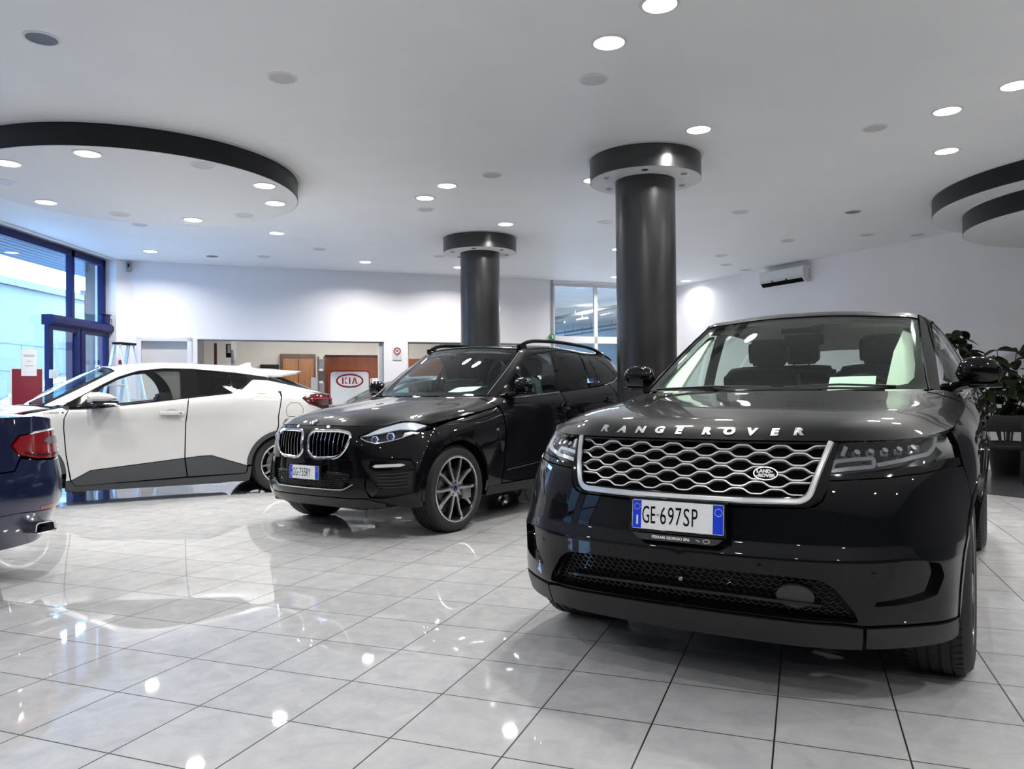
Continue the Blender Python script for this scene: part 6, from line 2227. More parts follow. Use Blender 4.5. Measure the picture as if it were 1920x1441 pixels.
def room_materials():
    # glazed floor tiles laid on the skew, dark joints
    m, nt, out = nmat('floor_tiles')
    b = nt.nodes.new('ShaderNodeBsdfPrincipled')
    tc = nt.nodes.new('ShaderNodeTexCoord')
    mp = nt.nodes.new('ShaderNodeMapping')
    mp.vector_type = 'TEXTURE'
    mp.inputs['Location'].default_value = (-1.9375, 3.192, 0)
    mp.inputs['Rotation'].default_value = (0, 0, -0.36049)
    t = 0.40480
    mp.inputs['Scale'].default_value = (t, t, t)
    nt.links.new(tc.outputs['Object'], mp.inputs[0])
    br = nt.nodes.new('ShaderNodeTexBrick')
    br.offset = 0.0
    br.squash = 1.0
    br.inputs['Scale'].default_value = 1.0
    br.inputs['Mortar Size'].default_value = 0.0075
    br.inputs['Mortar Smooth'].default_value = 0.1
    br.inputs['Brick Width'].default_value = 1.0
    br.inputs['Row Height'].default_value = 1.0
    br.inputs['Bias'].default_value = 0.0
    br.inputs['Color1'].default_value = (0.475, 0.478, 0.483, 1)
    br.inputs['Color2'].default_value = (0.515, 0.518, 0.523, 1)
    br.inputs['Mortar'].default_value = (0.008, 0.008, 0.009, 1)
    nt.links.new(mp.outputs[0], br.inputs['Vector'])
    no = nt.nodes.new('ShaderNodeTexNoise')
    no.inputs['Scale'].default_value = 3.2
    no.inputs['Detail'].default_value = 7
    no.inputs['Roughness'].default_value = 0.65
    no.inputs['Distortion'].default_value = 0.6
    nt.links.new(mp.outputs[0], no.inputs['Vector'])
    rp = nt.nodes.new('ShaderNodeValToRGB')
    rp.color_ramp.elements[0].position = 0.30
    rp.color_ramp.elements[0].color = (0.80, 0.82, 0.84, 1)
    rp.color_ramp.elements[1].position = 0.70
    rp.color_ramp.elements[1].color = (1.04, 1.03, 1.02, 1)
    nt.links.new(no.outputs[0], rp.inputs[0])
    mx = nt.nodes.new('ShaderNodeMix')
    mx.data_type = 'RGBA'
    mx.blend_type = 'MULTIPLY'
    mx.inputs[0].default_value = 1
    nt.links.new(br.outputs['Color'], mx.inputs[6])
    nt.links.new(rp.outputs[0], mx.inputs[7])
    nt.links.new(mx.outputs[2], b.inputs['Base Color'])
    rr = nt.nodes.new('ShaderNodeMapRange')
    rr.inputs[3].default_value = 0.03
    rr.inputs[4].default_value = 0.6
    nt.links.new(br.outputs['Fac'], rr.inputs[0])
    nt.links.new(rr.outputs[0], b.inputs['Roughness'])
    b.inputs['Specular IOR Level'].default_value = 0.55
    bp = nt.nodes.new('ShaderNodeBump')
    bp.inputs['Strength'].default_value = 0.35
    bp.inputs['Distance'].default_value = 0.002
    bp.invert = True
    nt.links.new(br.outputs['Fac'], bp.inputs['Height'])
    nt.links.new(bp.outputs[0], b.inputs['Normal'])
    nt.links.new(b.outputs[0], out.inputs[0])

    pmat('ceiling_paint', (0.80, 0.81, 0.82), rough=0.55, spec=0.35, noise=0.015, nscale=2.0, bump=0.03, bscale=120)
    pmat('wall_paint', (0.87, 0.86, 0.88), rough=0.7, noise=0.012, nscale=1.5, bump=0.03, bscale=150)
    pmat('wall_back_dark', (0.16, 0.165, 0.18), rough=0.8, noise=0.05, nscale=1.0)  # unseen walls darkened so the car paint reflects a dim room
    pmat('office_wall', (0.62, 0.60, 0.57), rough=0.8, noise=0.02, nscale=2)
    pmat('column_stucco', (0.013, 0.0135, 0.015), rough=0.28, spec=0.9, noise=0.6, nscale=3.0, bump=0.10, bscale=9, nstretch=(1, 1, .6))
    pmat('band_dark', (0.010, 0.011, 0.014), rough=0.38, spec=0.35, noise=0.3, nscale=3.0)
    pmat('disc_white', (0.70, 0.71, 0.72), rough=0.6)
    pmat('frame_blue', (0.004, 0.007, 0.085), rough=0.4, spec=0.3)
    pmat('frame_white', (0.72, 0.72, 0.74), rough=0.4)
    pmat('wood_door', (0.27, 0.11, 0.036), rough=0.4, noise=0.22, nscale=3, nstretch=(8, 8, .7))
    pmat('wood_panel', (0.20, 0.058, 0.022), rough=0.35, noise=0.15, nscale=3, nstretch=(8, 8, .6))
    pmat('wood_dark', (0.09, 0.03, 0.015), rough=0.4, noise=0.2, nscale=4)
    pmat('sign_white', (0.75, 0.76, 0.76), rough=0.35)
    pmat('sign_red', (0.30, 0.010, 0.022), rough=0.35)
    pmat('stand_red', (0.18, 0.005, 0.022), rough=0.4)
    pmat('exit_green', (0.01, 0.25, 0.10), rough=0.4)
    pmat('aluminium', (0.75, 0.76, 0.78), rough=0.35, metal=0.6)
    pmat('plastic_white', (0.72, 0.73, 0.72), rough=0.35)
    pmat('plastic_grey', (0.32, 0.33, 0.33), rough=0.45)
    pmat('leaf_green', (0.012, 0.022, 0.008), rough=0.45, spec=0.3, noise=0.45, nscale=6)
    pmat('stem_brown', (0.03, 0.02, 0.012), rough=0.7)
    pmat('chair_black', (0.004, 0.004, 0.004), rough=0.55, spec=0.3)
    pmat('lamp_off', (0.50, 0.50, 0.50), rough=0.4)
    pmat('lamp_off_dark', (0.10, 0.10, 0.10), rough=0.4)
    pmat('lamp_ring', (0.70, 0.70, 0.71), rough=0.4)
    pmat('spot_dark', (0.10, 0.10, 0.11), rough=0.25, metal=0.5)
    pmat('facade_white', (0.12, 0.115, 0.105), rough=0.8, noise=0.02, nscale=1)
    pmat('soffit_blue', (0.12, 0.16, 0.22), rough=0.7)
    pmat('asphalt', (0.12, 0.12, 0.12), rough=0.9, noise=0.1, nscale=12)
    pmat('warehouse_ceiling', (0.30, 0.295, 0.28), rough=0.8, noise=0.08, nscale=2)
    pmat('warehouse_wall', (0.52, 0.50, 0.47), rough=0.8)
    pmat('pipe_grey', (0.16, 0.16, 0.16), rough=0.5)
    glassmat('window_glass', (0.93, 0.96, 0.97))
    glassmat('office_glass', (0.93, 0.94, 0.94), ior=1.22)
    emat('led_disc', (1.0, 0.985, 0.96), LED_STR)



def quad(name, mat, pts, parent=None):
    return MB().add(pts, [tuple(range(len(pts)))], smooth=False).build(name, mat, parent)


def wall_slab(name, A, B, z0, z1, holes=(), t=0.15, mat='wall_paint', side=1):
    """vertical wall from A to B (xy) with rectangular openings (s0,s1,z0,z1) in metres along the wall"""
    A, B = Vector((A[0], A[1], 0)), Vector((B[0], B[1], 0))
    L = (B - A).length
    u = (B - A) / L
    n = Vector((-u.y, u.x, 0)) * side
    xs = sorted(set([0, L] + [h[0] for h in holes] + [h[1] for h in holes]))
    zs = sorted(set([z0, z1] + [h[2] for h in holes] + [h[3] for h in holes]))
    mb = MB()
    for i in range(len(xs) - 1):
        for j in range(len(zs) - 1):
            cx, cz = (xs[i] + xs[i + 1]) / 2, (zs[j] + zs[j + 1]) / 2
            if any(h[0] < cx < h[1] and h[2] < cz < h[3] for h in holes):
                continue
            a, b = A + u * xs[i], A + u * xs[i + 1]
            for off, rev in ((0, False), (t, True)):
                q = [a + n * off + Vector((0, 0, zs[j])), b + n * off + Vector((0, 0, zs[j])), b + n * off + Vector((0, 0, zs[j + 1])), a + n * off + Vector((0, 0, zs[j + 1]))]
                mb.add([tuple(p) for p in q], [(0, 1, 2, 3)], smooth=False)
    for h in holes:
        a, b = A + u * h[0], A + u * h[1]
        c = [(a, h[2]), (b, h[2]), (b, h[3]), (a, h[3])]
        for k in range(4):
            (p, z), (q, y) = c[k], c[(k + 1) % 4]
            mb.add([(p.x, p.y, z), (q.x, q.y, y), (q.x + n.x * t, q.y + n.y * t, y), (p.x + n.x * t, p.y + n.y * t, z)], [(0, 1, 2, 3)], smooth=False)
    return struct(mb.build(name, mat)), A, u, n


def obox(mb, A, u, n, s, d, z, size, bev=0.0):
    """box placed in wall coordinates: s along the wall, d from the face, z centre"""
    c = A + u * s + n * d + Vector((0, 0, z))
    R = Matrix((tuple(u), tuple(n), (0, 0, 1))).transposed().to_4x4()
    mb.box(c, size, rot=R, bev=bev)
# ------------------------------------------------------------------ build the room
def build_room():
    P0, P1 = (-6.583, 13.36), (3.686, 17.176)
    P2 = (7.41, 10.1)
    XB, YB = 9.6, -7.0
    XG, XO, YS = -6.97, -9.6, 10.12
    # floor and ceiling
    fl = struct(quad('floor', 'floor_tiles', [(-9.75, -7.2, 0), (10.5, -7.2, 0), (10.5, 22, 0), (-9.75, 22, 0)]))
    cm = MB()
    cp = [(-9.75, -7.15), (9.75, -7.15), (9.75, 9.75), (7.5, 10.25), (3.78, 17.3), (-6.60, 13.45), (-7.10, 13.45), (-7.10, 10.24), (-9.75, 10.24)]
    cm.prism(cp, HC, HC + .16)
    struct(cm.build('ceiling', 'ceiling_paint'))
    # back wall with office windows, door opening and the glass partition on its right end
    holes = [(.155, .906, 0, 2.118), (1.065, 4.40, .9, 2.165), (4.867, 7.35, .9, 2.172), (7.91, 10.70, 0, 3.44)]
    wb, A, u, n = wall_slab('wall_back', P0, P1, 0, HC, holes, t=.14)
    # right wall and the parts of the room behind the camera
    wr, Ar, ur, nr = wall_slab('wall_right', P1, P2, 0, HC, t=.15)
    wall_slab('wall_far_right', P2, (XB, 9.6), 0, HC, t=.15)
    wall_slab('wall_right_side', (XB, 9.6), (XB, YB), 0, HC, t=.15, mat='wall_back_dark')
    wall_slab('wall_front', (XB, YB), (XO, YB), 0, HC, t=.15, mat='wall_back_dark')
    # pier between glazing and back wall
    pm = MB()
    pm.add([(-6.99, 13.16, 0), (-6.73, 13.16, 0), (-6.583, 13.36, 0), (-6.583, 13.6, 0), (-6.99, 13.6, 0)] + [(-6.99, 13.16, HC), (-6.73, 13.16, HC), (-6.583, 13.36, HC), (-6.583, 13.6, HC), (-6.99, 13.6, HC)],
           [(0, 1, 6, 5), (1, 2, 7, 6), (2, 3, 8, 7), (3, 4, 9, 8), (4, 0, 5, 9)], smooth=False)
    struct(pm.build('wall_pier', 'wall_paint'))
    # glazed left side: solid pieces, frames, panes
    wall_slab('wall_left', (XG, YS), (XG, 13.18), 0, HC, [(.06, 3.04, 0, HC - .03)], t=.12, side=1)
    wall_slab('wall_left_step', (XO, YS), (XG + .02, YS), 0, HC, t=.12, side=1)
    wall_slab('wall_left_near', (XO, YB), (XO, YS), 0, HC, [(8.0, 9.5, .3, 3.2), (10.3, 11.8, .3, 3.2)], t=.12, side=1)
    ct = MB()
    ct.box((-6.76, 11.65, HC - .012), (.05, 3.0, .024))
    struct(ct.build('trim_ceiling', 'disc_white'))

    def frame_run(name, y0, y1, mull, XG=XG):
        f = MB()
        f.box((XG + .02, (y0 + y1) / 2, HC - .08), (.10, y1 - y0, .10))
        f.box((XG + .02, (y0 + y1) / 2, .05), (.10, y1 - y0, .10))
        for y in [y0 + .04, y1 - .04] + mull:
            f.box((XG + .02, y, HC / 2), (.10, .075, HC - .06))
        w = struct(f.build(name, 'frame_blue'))
        ys = sorted([y0] + mull + [y1])
        for a, b in zip(ys[:-1], ys[1:]):
            MB().box((XG + .02, (a + b) / 2, HC / 2), (.008, b - a - .07, HC - .2)).build('pane', 'window_glass', w)
        return w
    w1 = frame_run('window_1', 10.16, 13.14, [12.17])
    for k, (y0, y1) in enumerate(((1.0, 2.5), (3.3, 4.8))):
        f = MB()
        for z in (.34, 1.25, 3.16):
            f.box((XO - .06, (y0 + y1) / 2, z), (.08, y1 - y0, .08))
        for y in (y0 + .04, y1 - .04):
            f.box((XO - .06, y, 1.75), (.08, .08, 2.9))
        w = struct(f.build('window_%d' % (2 + k), 'frame_blue'))
        MB().box((XO - .06, (y0 + y1) / 2, 1.75), (.008, y1 - y0 - .08, 2.8)).build('pane', 'window_glass', w)
    # sliding entrance door with header bar
    dm = MB()
    for y, wd in ((11.47, .10), (12.20, .10), (12.34, .12), (13.08, .08)):
        dm.box((XG + .10, y, 1.12), (.07, wd, 2.24))
    for a, b in ((11.47, 12.2), (12.34, 13.08)):
        dm.box((XG + .10, (a + b) / 2, 2.20), (.06, b - a, .07))
        dm.box((XG + .10, (a + b) / 2, .06), (.06, b - a, .12))
    d1 = struct(dm.build('door_1', 'frame_blue'))
    for a, b in ((11.51, 12.16), (12.39, 13.05)):
        MB().box((XG + .10, (a + b) / 2, 1.13), (.008, b - a, 2.1)).build('pane', 'window_glass', d1)
    hb = MB()
    prof = [(-.10, -.075), (.05, -.075), (.09, -.045), (.09, .03), (.05, .075), (-.10, .075)]
    Mh = Matrix.Translation((XG + .12, 11.42, 2.31)) @ Matrix(((1, 0, 0, 0), (0, 0, 1, 0), (0, 1, 0, 0), (0, 0, 0, 1)))
    hb.prism(prof, 0, 1.72, Mh)
    h = hb.build('door_header', 'frame_blue')
    tag(h, 'dark blue automatic door operator bar above the glass entrance door', 'door operator')
    sn = MB().box((XG + .13, 12.98, 2.46), (.12, .17, .15), bev=.01)
    sn.box((XG + .17, 12.93, 2.53), (.10, .26, .012))
    sn.tube([(XG + .16, 13.05, 2.42), (XG + .2, 13.08, 2.47), (XG + .18, 13.12, 2.40)], .006, 6)
    tag(sn.build('door_sensor', 'frame_blue'), 'small dark box with trailing cable on top of the door operator bar', 'sensor')
    # pull handle and notices on the door
    br = MB().box((XG + .16, 11.47, 1.50), (.05, .12, .13), bev=.01)
    br.cyl((XG + .17, 11.55, 1.5), (XG + .20, 11.58, 1.5), .02)
    tag(br.build('door_lock', 'plastic_white'), 'white lock box on the left post of the entrance door', 'lock')
    for k, (z, hh, t_) in enumerate(((1.60, .16, 'upper'), (1.42, .18, 'lower'))):
        pn = MB().box((XG + .115, 12.80, z), (.002, .12, hh))
        o = pn.build('door_notice', 'paper_white')
        pl = MB()
        for q in range(4):
            pl.box((XG + .117, 12.80, z - hh * .35 + q * hh * .2), (.001, .08 - .015 * (q % 2), hh * .09))
        pl.build('print', 'plastic_grey', o)
        tag(o, '%s of the two white notices stuck on the entrance door glass' % t_, 'notice')

    # ---- outside: soffit, bright facade, street
    so = MB()
    so.box((-7.93, 13.4, 3.66), (1.66, 5.8, .10))
    for k in range(10):
        so.box((-7.2 - k * .16, 13.4, 3.605), (.02, 5.8, .012))
    struct(so.build('outside_soffit', 'soffit_blue'))
    fa = MB()
    fa.box((-21, 22, 3.0), (.4, 70, 6.0))
    fa.box((-20.75, 22, 5.95), (.3, 70, .30))
    for z in (2.27, 3.4):
        fa.box((-20.79, 22, z), (.03, 70, .03))
    for k in range(16):
        fa.box((-20.79, -8 + k * 3.4, 1.7), (.03, .04, 3.4))
    struct(fa.build('outside_facade', 'facade_white'))
    struct(quad('outside_ground', 'asphalt', [(-60, -40, -.03), (-9.75, -40, -.03), (-9.75, 10.2, -.03), (-7.05, 10.2, -.03), (-7.05, 60, -.03), (-60, 60, -.03)]))
    op = MB()
    op.box((-7.16, 13.29, 1.75), (.22, .22, 3.6))
    struct(op.build('outside_pier', 'facade_white'))

    # ---- columns with capitals
    def column(x, y, label):
        c = empty('round_column', (x, y, 0))
        tag(c, label, 'column', kind='structure')
        MB().lathe([(.297, 0), (.297, 3.27)], 72, Matrix.Translation((0, 0, 0))).build('shaft', 'column_stucco', c)
        MB().lathe([(.552, 3.272), (.552, HC - .012)], 96).build('capital_band', 'column_stucco', c)
        MB().lathe([(.29, 3.270), (.548, 3.270), (.548, HC)], 96).build('capital_soffit', 'disc_white', c)
        MB().lathe([(.575, HC - .010), (.575, HC - .001)], 96).lathe([(.3, HC - .0105), (.575, HC - .0105)], 96).build('capital_halo_rim', 'disc_white', c)  # white rim drawn for a bright halo line along the band top
        sp = MB()
        for k in range(6):
            a = 2 * PI * k / 6 + .35
            Mx = Matrix.Translation((.43 * math.cos(a), .43 * math.sin(a), 3.2695))
            sp.lathe([(.034, 0), (.030, -.004), (.022, -.003), (.018, .0)], 20, Mx)
            sp.lathe([(0, -.0008), (.02, -.0008)], 16, Mx)
        sp.build('capital_spot', 'spot_dark', c)
        return c
    column(1.357, 7.76, 'thick dark grey round column between the two black SUVs')
    column(-.468, 11.67, 'dark grey round column farther back behind the BMW SUV roof'.replace('BMW ', 'twin-grille '))

    # ---- dropped ceiling discs
    def disc(name, x, y, r, z0, z1, n=160):
        MBs = MB().lathe([(r, z0), (r, z1)], n, Matrix.Translation((x, y, 0)))
        o = struct(MBs.build(name, 'band_dark'))
        MB().lathe([(0.0, z0 - .002), (r - .004, z0 - .002), (r - .004, z0 + .01)], n, Matrix.Translation((x, y, 0))).build('disc_soffit', 'disc_white', o)
        MB().lathe([(r + .03, z1 - .012), (r + .03, z1)], n, Matrix.Translation((x, y, 0))).lathe([(r, z1 - .012), (r + .03, z1 - .012)], n, Matrix.Translation((x, y, 0))).build('disc_rim', 'disc_white', o)
        return o
    disc('ceiling_disc', -3.87, 8.10, 1.58, 3.29, HC)
    disc('ceiling_ring', 7.05, 8.72, 2.01, 3.28, HC)
    disc('ceiling_ring_lower', 7.05, 8.72, 1.68, 3.05, 3.28)

    # ---- downlights
    ZD = 3.286
    lit = [(1237, 8, 0), (1142, 80, 0), (1310, 243, 0), (1776, 208, 0), (1775, 283, 0), (1905, 160, 0), (838, 348, 0), (797, 371, 0), (948, 420, 0), (685, 491, 0), (519, 437, 0), (282, 471, 0), (1286, 526.5, 0), (1112, 338, 0), (1159, 467, 0), (1155, 519, 0), (861, 501, 0),
           (164, 288, 1), (14, 306, 1), (496, 348, 1), (516, 381, 1), (86, 379, 1), (362, 412, 1)]
    names = {0: 'lit downlight at the top edge, nearest the camera', 1: 'lit downlight just below the topmost one, above the near column', 2: 'lit downlight directly above the near column capital', 3: 'upper of two lit downlights stacked over the stepped ceiling ring', 4: 'lower of two lit downlights stacked over the stepped ceiling ring', 5: 'lit downlight cut by the right edge of the ceiling',
             6: 'right-hand one of a pair of lit downlights mid ceiling', 7: 'left-hand one of a pair of lit downlights mid ceiling', 8: 'lit downlight just above the far column capital', 9: 'lit downlight near the back wall, above the no smoking sign', 10: 'lit downlight just beyond the round ceiling disc', 11: 'lit downlight near the entrance corner of the ceiling', 12: 'lit downlight close to the right wall beside the near column', 13: 'lit downlight half hidden by the left side of the near capital', 14: 'lit downlight half hidden behind the near column shaft', 15: 'lit downlight above the glass partition, beside the near column', 16: 'lit downlight half hidden behind the far column shaft',
             17: 'lit downlight in the round ceiling disc under its dark band', 18: 'lit downlight in the round ceiling disc at the left picture edge', 19: 'lit downlight in the round ceiling disc, upper of the right pair', 20: 'lit downlight in the round ceiling disc, rightmost one', 21: 'lit downlight in the round ceiling disc near the window side', 22: 'lit downlight at the far rim of the round ceiling disc'}
    off = [(78, 72, 0, 1), (529, 146, 0, 0), (1112, 149, 0, 0), (1640, 240, 0, 0), (922, 328, 0, 0), (798, 392.5, 0, 0), (1388, 397.5, 0, 0), (1599, 397, 0, 1), (1135, 417, 0, 0), (600, 467, 0, 0), (495, 481, 0, 0), (398, 480, 0, 1), (262, 421, 0, 0), (1477, 451, 0, 0), (1627, 440, 0, 0), (1720, 440, 0, 0), (1352, 479, 0, 0), (1362, 496, 0, 0), (1398, 506, 0, 0), (824, 480, 0, 0), (379, 310, 1, 0), (5, 341, 1, 0), (225, 402, 1, 0), (458, 404, 1, 0)]
    onames = ['grey louvred round ceiling fitting in the upper left corner', 'switched-off white downlight above the round ceiling disc', 'switched-off white downlight below the two nearest lit ones', 'switched-off flush downlight between near column and stepped ring', 'switched-off downlight right of the mid ceiling lit pair', 'switched-off downlight just below the mid ceiling lit pair', 'switched-off downlight right of the near column', 'dark round ceiling fitting left of the stepped ceiling ring', 'switched-off downlight left of the near column shaft', 'switched-off downlight left of the far column, nearer one', 'switched-off downlight close to the back wall left of the far column', 'small dark round fitting close to the back wall', 'switched-off downlight on the flat ceiling behind the round disc', 'switched-off downlight above the air conditioner, farther one', 'switched-off downlight above the air conditioner, nearer one', 'switched-off downlight beside the stepped ceiling ring near the right wall', 'switched-off downlight nearest the corner right of the near column', 'switched-off downlight second from the right back corner', 'switched-off downlight against the right wall left of the air conditioner', 'switched-off downlight at the left of the far capital', 'switched-off downlight in the round ceiling disc, near rim', 'switched-off downlight in the round ceiling disc at the left picture edge', 'switched-off downlight in the round ceiling disc, far rim left of the lit one', 'switched-off downlight in the round ceiling disc, far rim right of the lit one']

    ring = MB().lathe([(.122, .004), (.122, -.002), (.116, -.006), (.104, -.006), (.100, .0005)], 32)
    lens = MB().lathe([(0, -.002), (.1015, -.002)], 32)
    ring_me = ring.build('trim_ring', 'lamp_ring')
    lens_me = lens.build('lamp_lens', 'led_disc')
    offl = MB().lathe([(0, -.001), (.07, -.0012), (.1015, -.004)], 32).build('lamp_lens', 'lamp_off')
    offd = MB().lathe([(0, -.001), (.07, -.0012), (.1015, -.004)], 32).build('lamp_lens', 'lamp_off_dark')
    rm, lm_, om, odm = ring_me.data, lens_me.data, offl.data, offd.data
    for o in (ring_me, lens_me, offl, offd):
        bpy.data.objects.remove(o)

    beam = bpy.data.lights.new('downlight_beam', 'AREA')
    beam.shape = 'DISK'
    beam.size = .17
    beam.energy = LED_W
    beam.color = (1, .965, .925)
    beam.spread = math.radians(150)

    beam_low = beam.copy()
    beam_low.energy = LED_W * .3

    def lamp(p, me, label, grp, sc=1.0, dim=False):
        e = empty('ceiling_downlight', p)
        e.scale = (sc, sc, 1)
        tag(e, label, 'downlight', grp)
        for nm, d in (('trim_ring', rm), ('lamp_lens', me)):
            o = bpy.data.objects.new(nm, d)
            COL.objects.link(o)
            o.parent = e
        if me == lm_:
            o = bpy.data.objects.new('downlight_beam', beam_low if dim else beam)
            COL.objects.link(o)
            o.parent = e
            o.location = (0, 0, -.012)
        return e
    for k, (px, py, dz) in enumerate(lit):
        p = onz(px, py, ZD if dz else HC - .001)
        lamp(p, lm_, names[k], 'lit downlights', dim=(k == 12))
    for k, (px, py, dz, dk) in enumerate(off):
        p = onz(px, py, ZD if dz else HC - .001)
        lamp(p, odm if dk else om, onames[k], 'switched-off downlights', .92)
    # extra unseen fittings added behind the camera for even lighting
    k = 0
    for y in (2.6, 0.2, -2.6):
        for x in (-4.6, -1.6, 1.4, 4.4, 7.4):
            if y > 2 and -3 < x < 3:
                continue
            lamp(Vector((x + .3 * (k % 2), y, HC - .001)), lm_, 'extra lit downlight added out of view behind the camera for even lighting', 'added downlights out of view')
            k += 1
    for x, y in ((4.2, 5.0), (6.3, 4.4), (-5.4, 4.8)):
        lamp(Vector((x, y, HC - .001)), lm_, 'extra lit downlight added out of view beyond the side', 'added downlights out of view')

    # ---- office behind the back wall
    D = 3.2
    Ao, Bo = A + n * D, A + u * 7.7 + n * D
    wall_slab('wall_office', (Ao.x - u.x * .6, Ao.y - u.y * .6), (Bo.x, Bo.y), 0, 2.9, t=.1, mat='office_wall')
    oc = MB()
    obox(oc, A, u, n, 3.5, D / 2 + .16, 2.95, (8.6, D - .05, .08))
    struct(oc.build('ceiling_office', 'office_wall'))
    for s in (-.65, 7.75):
        a = A + u * s + n * .14
        b = A + u * s + n * (D + .1)
        wall_slab('wall_office_side', (a.x, a.y), (b.x, b.y), 0, 2.9, t=.08, mat='office_wall')
    # lower partition in the office, white return, brown door frame
    on = lambda px, py, d: onvert(px, py, (A + n * d)[:2], (A + u + n * d)[:2])
    sw = lambda P: (P - A).dot(u)
    im = MB()
    s = sw(on(330, 650, 1.7))
    obox(im, A, u, n, s - .6, 1.75, 1.45, (2.2, .08, 2.9))
    s2 = sw(on(436, 650, 1.7))
    obox(im, A, u, n, s2 + .02, 1.55, 1.45, (.10, .5, 2.9))
    struct(im.build('wall_partition', 'office_wall'))
    wd = MB()
    s = sw(on(404, 650, 1.7))
    obox(wd, A, u, n, s, 1.68, 1.05, (.055, .05, 2.3))
    struct(wd.build('trim_door_frame', 'wood_dark'))

    def oitem(name, mat, px0, px1, pz0, pz1, d, th, label, cat, bev=.008):
        a, b = on(px0, pz0, d), on(px1, pz1, d)
        m = MB()
        obox(m, A, u, n, (sw(a) + sw(b)) / 2, d, (a.z + b.z) / 2, (abs(sw(b) - sw(a)), th, abs(a.z - b.z)), bev)
        o = m.build(name, mat)
        return tag(o, label, cat)
    it = oitem('wall_dispenser', 'chair_black', 423.5, 433, 645, 670, 1.66, .08, 'black and white wall dispenser in the office behind the glass', 'dispenser')
    a = on(429.5, 655, 1.6)
    m = MB()
    obox(m, A, u, n, sw(a), 1.60, a.z + .01, (.06, .02, .16), .004)
    m.build('dispenser_front', 'plastic_white', it)
    it = oitem('towel_roll', 'plastic_grey', 433, 440, 655, 680, 1.30, .10, 'grey fitting with white roll on the office partition edge', 'dispenser', .02)
    it = oitem('wall_shelf', 'chair_black', 488, 523, 683, 692, D - .08, .12, 'low black wall shelf in the office left of the wooden doors', 'shelf')
    # wooden double door cupboard
    a, b = on(525.5, 663, D - .1), on(592, 663, D - .1)
    s0, s1, zt = sw(a), sw(b), a.z
    m = MB()
    obox(m, A, u, n, (s0 + s1) / 2, D - .05, zt / 2, (s1 - s0, .08, zt), .004)
    cb = m.build('office_cupboard', 'wood_dark')
    tag(cb, 'brown wooden double door cupboard against the office back wall', 'cupboard')
    for k in (0, 1):
        m = MB()
        wdt = (s1 - s0) / 2 - .06
        obox(m, A, u, n, s0 + .05 + wdt / 2 + k * (wdt + .02), D - .10, zt / 2 - .05, (wdt, .03, zt - .12), .003)
        dd = m.build('cupboard_door', 'wood_door', cb)
        m = MB()
        obox(m, A, u, n, (s0 + s1) / 2 + (.10 if k else -.10), D - .13, 1.33, (.12, .03, .02), .004)
        m.build('door_handle', 'chrome', dd)
    # wood panelled reception wall and brochure rack
    a, b = on(610, 667, 1.2), on(735, 667, 1.2)
    m = MB()
    obox(m, A, u, n, (sw(a) + sw(b)) / 2, 1.25, a.z / 2, (sw(b) - sw(a), .06, a.z), .004)
    wp = m.build('wood_screen', 'wood_panel')
    tag(wp, 'reddish wood panel screen behind the red and white brand sign', 'screen')
    m = MB()
    obox(m, A, u, n, (sw(a) + sw(b)) / 2, 1.23, a.z + .01, (sw(b) - sw(a) + .02, .09, .03), .004)
    m.build('screen_cap', 'wood_dark', wp)
    a = on(765, 672, 1.2)
    m = MB()
    obox(m, A, u, n, sw(a) + .9, 1.25, a.z / 2, (2.0, .06, a.z), .004)
    tag(m.build('wood_screen', 'wood_panel'), 'reddish wood panel screen seen through the second office window', 'screen')
    a, b = on(597, 668, 1.0), on(607, 668, 1.0)
    m = MB()
    ss = (sw(a) + sw(b)) / 2
    for q in (-1, 1):
        obox(m, A, u, n, ss + q * .06, 1.0, a.z / 2, (.012, .25, a.z))
    rk = m.build('brochure_rack', 'steel')
    tag(rk, 'narrow wire brochure rack standing beside the wood panel screen', 'rack')
    for q in range(5):
        m = MB()
        obox(m, A, u, n, ss, .95, a.z - .15 - q * .24, (.10, .02, .2))
        m.build('leaflets', ('paper_white', 'plastic_grey', 'paper_white', 'chair_black', 'paper_white')[q], rk)
    m = MB()
    a, b = on(590, 697, .9), on(598, 697, .9)
    obox(m, A, u, n, sw(b) - .10, .80, .75, (.12, .03, 1.5))
    tag(m.build('info_board', 'paper_white'), 'plain white board standing left of the brochure rack', 'board')
    m = MB()
    a, b = on(698, 709, .6), on(716, 709, .6)
    obox(m, A, u, n, (sw(a) + sw(b)) / 2 + .1, .6, a.z / 2, (.45, .3, a.z), .01)
    tag(m.build('desk_monitor', 'plastic_white'), 'pale box on the desk right of the brand sign, behind the glass', 'box')
    # glass in the office windows, frames
    for k, (a, b) in enumerate(((1.065, 4.40), (4.867, 7.35))):
        m = MB()
        obox(m, A, u, n, (a + b) / 2, .07, 2.165 - .012, (b - a, .05, .025))
        for q in (a + .012, b - .012):
            obox(m, A, u, n, q, .07, 1.53, (.025, .05, 1.26))
        w = struct(m.build('window_%d' % (6 + k), 'plastic_grey'))
        m = MB()
        obox(m, A, u, n, (a + b) / 2, .07, 1.53, (b - a - .05, .008, 1.24))
        m.build('pane', 'office_glass', w)
    m = MB()
    obox(m, A, u, n, 4.345, .12, 1.53, (.07, .10, 1.27))
    struct(m.build('trim_window_post', 'frame_white'))
    m = MB()
    for q in (.125, .936):
        obox(m, A, u, n, q, -.012, 1.085, (.075, .03, 2.2), .004)
    obox(m, A, u, n, .53, -.012, 2.155, (.89, .03, .075), .004)
    struct(m.build('trim_doorway', 'frame_white'))
    m = MB()
    obox(m, A, u, n, .53, .10, 1.055, (.74, .04, 2.11))
    struct(m.build('door_2', 'office_wall'))
    # no smoking sign
    s, z = sw(onvert(744.5, 660, P0, P1)), onvert(744.5, 660, P0, P1).z
    m = MB()
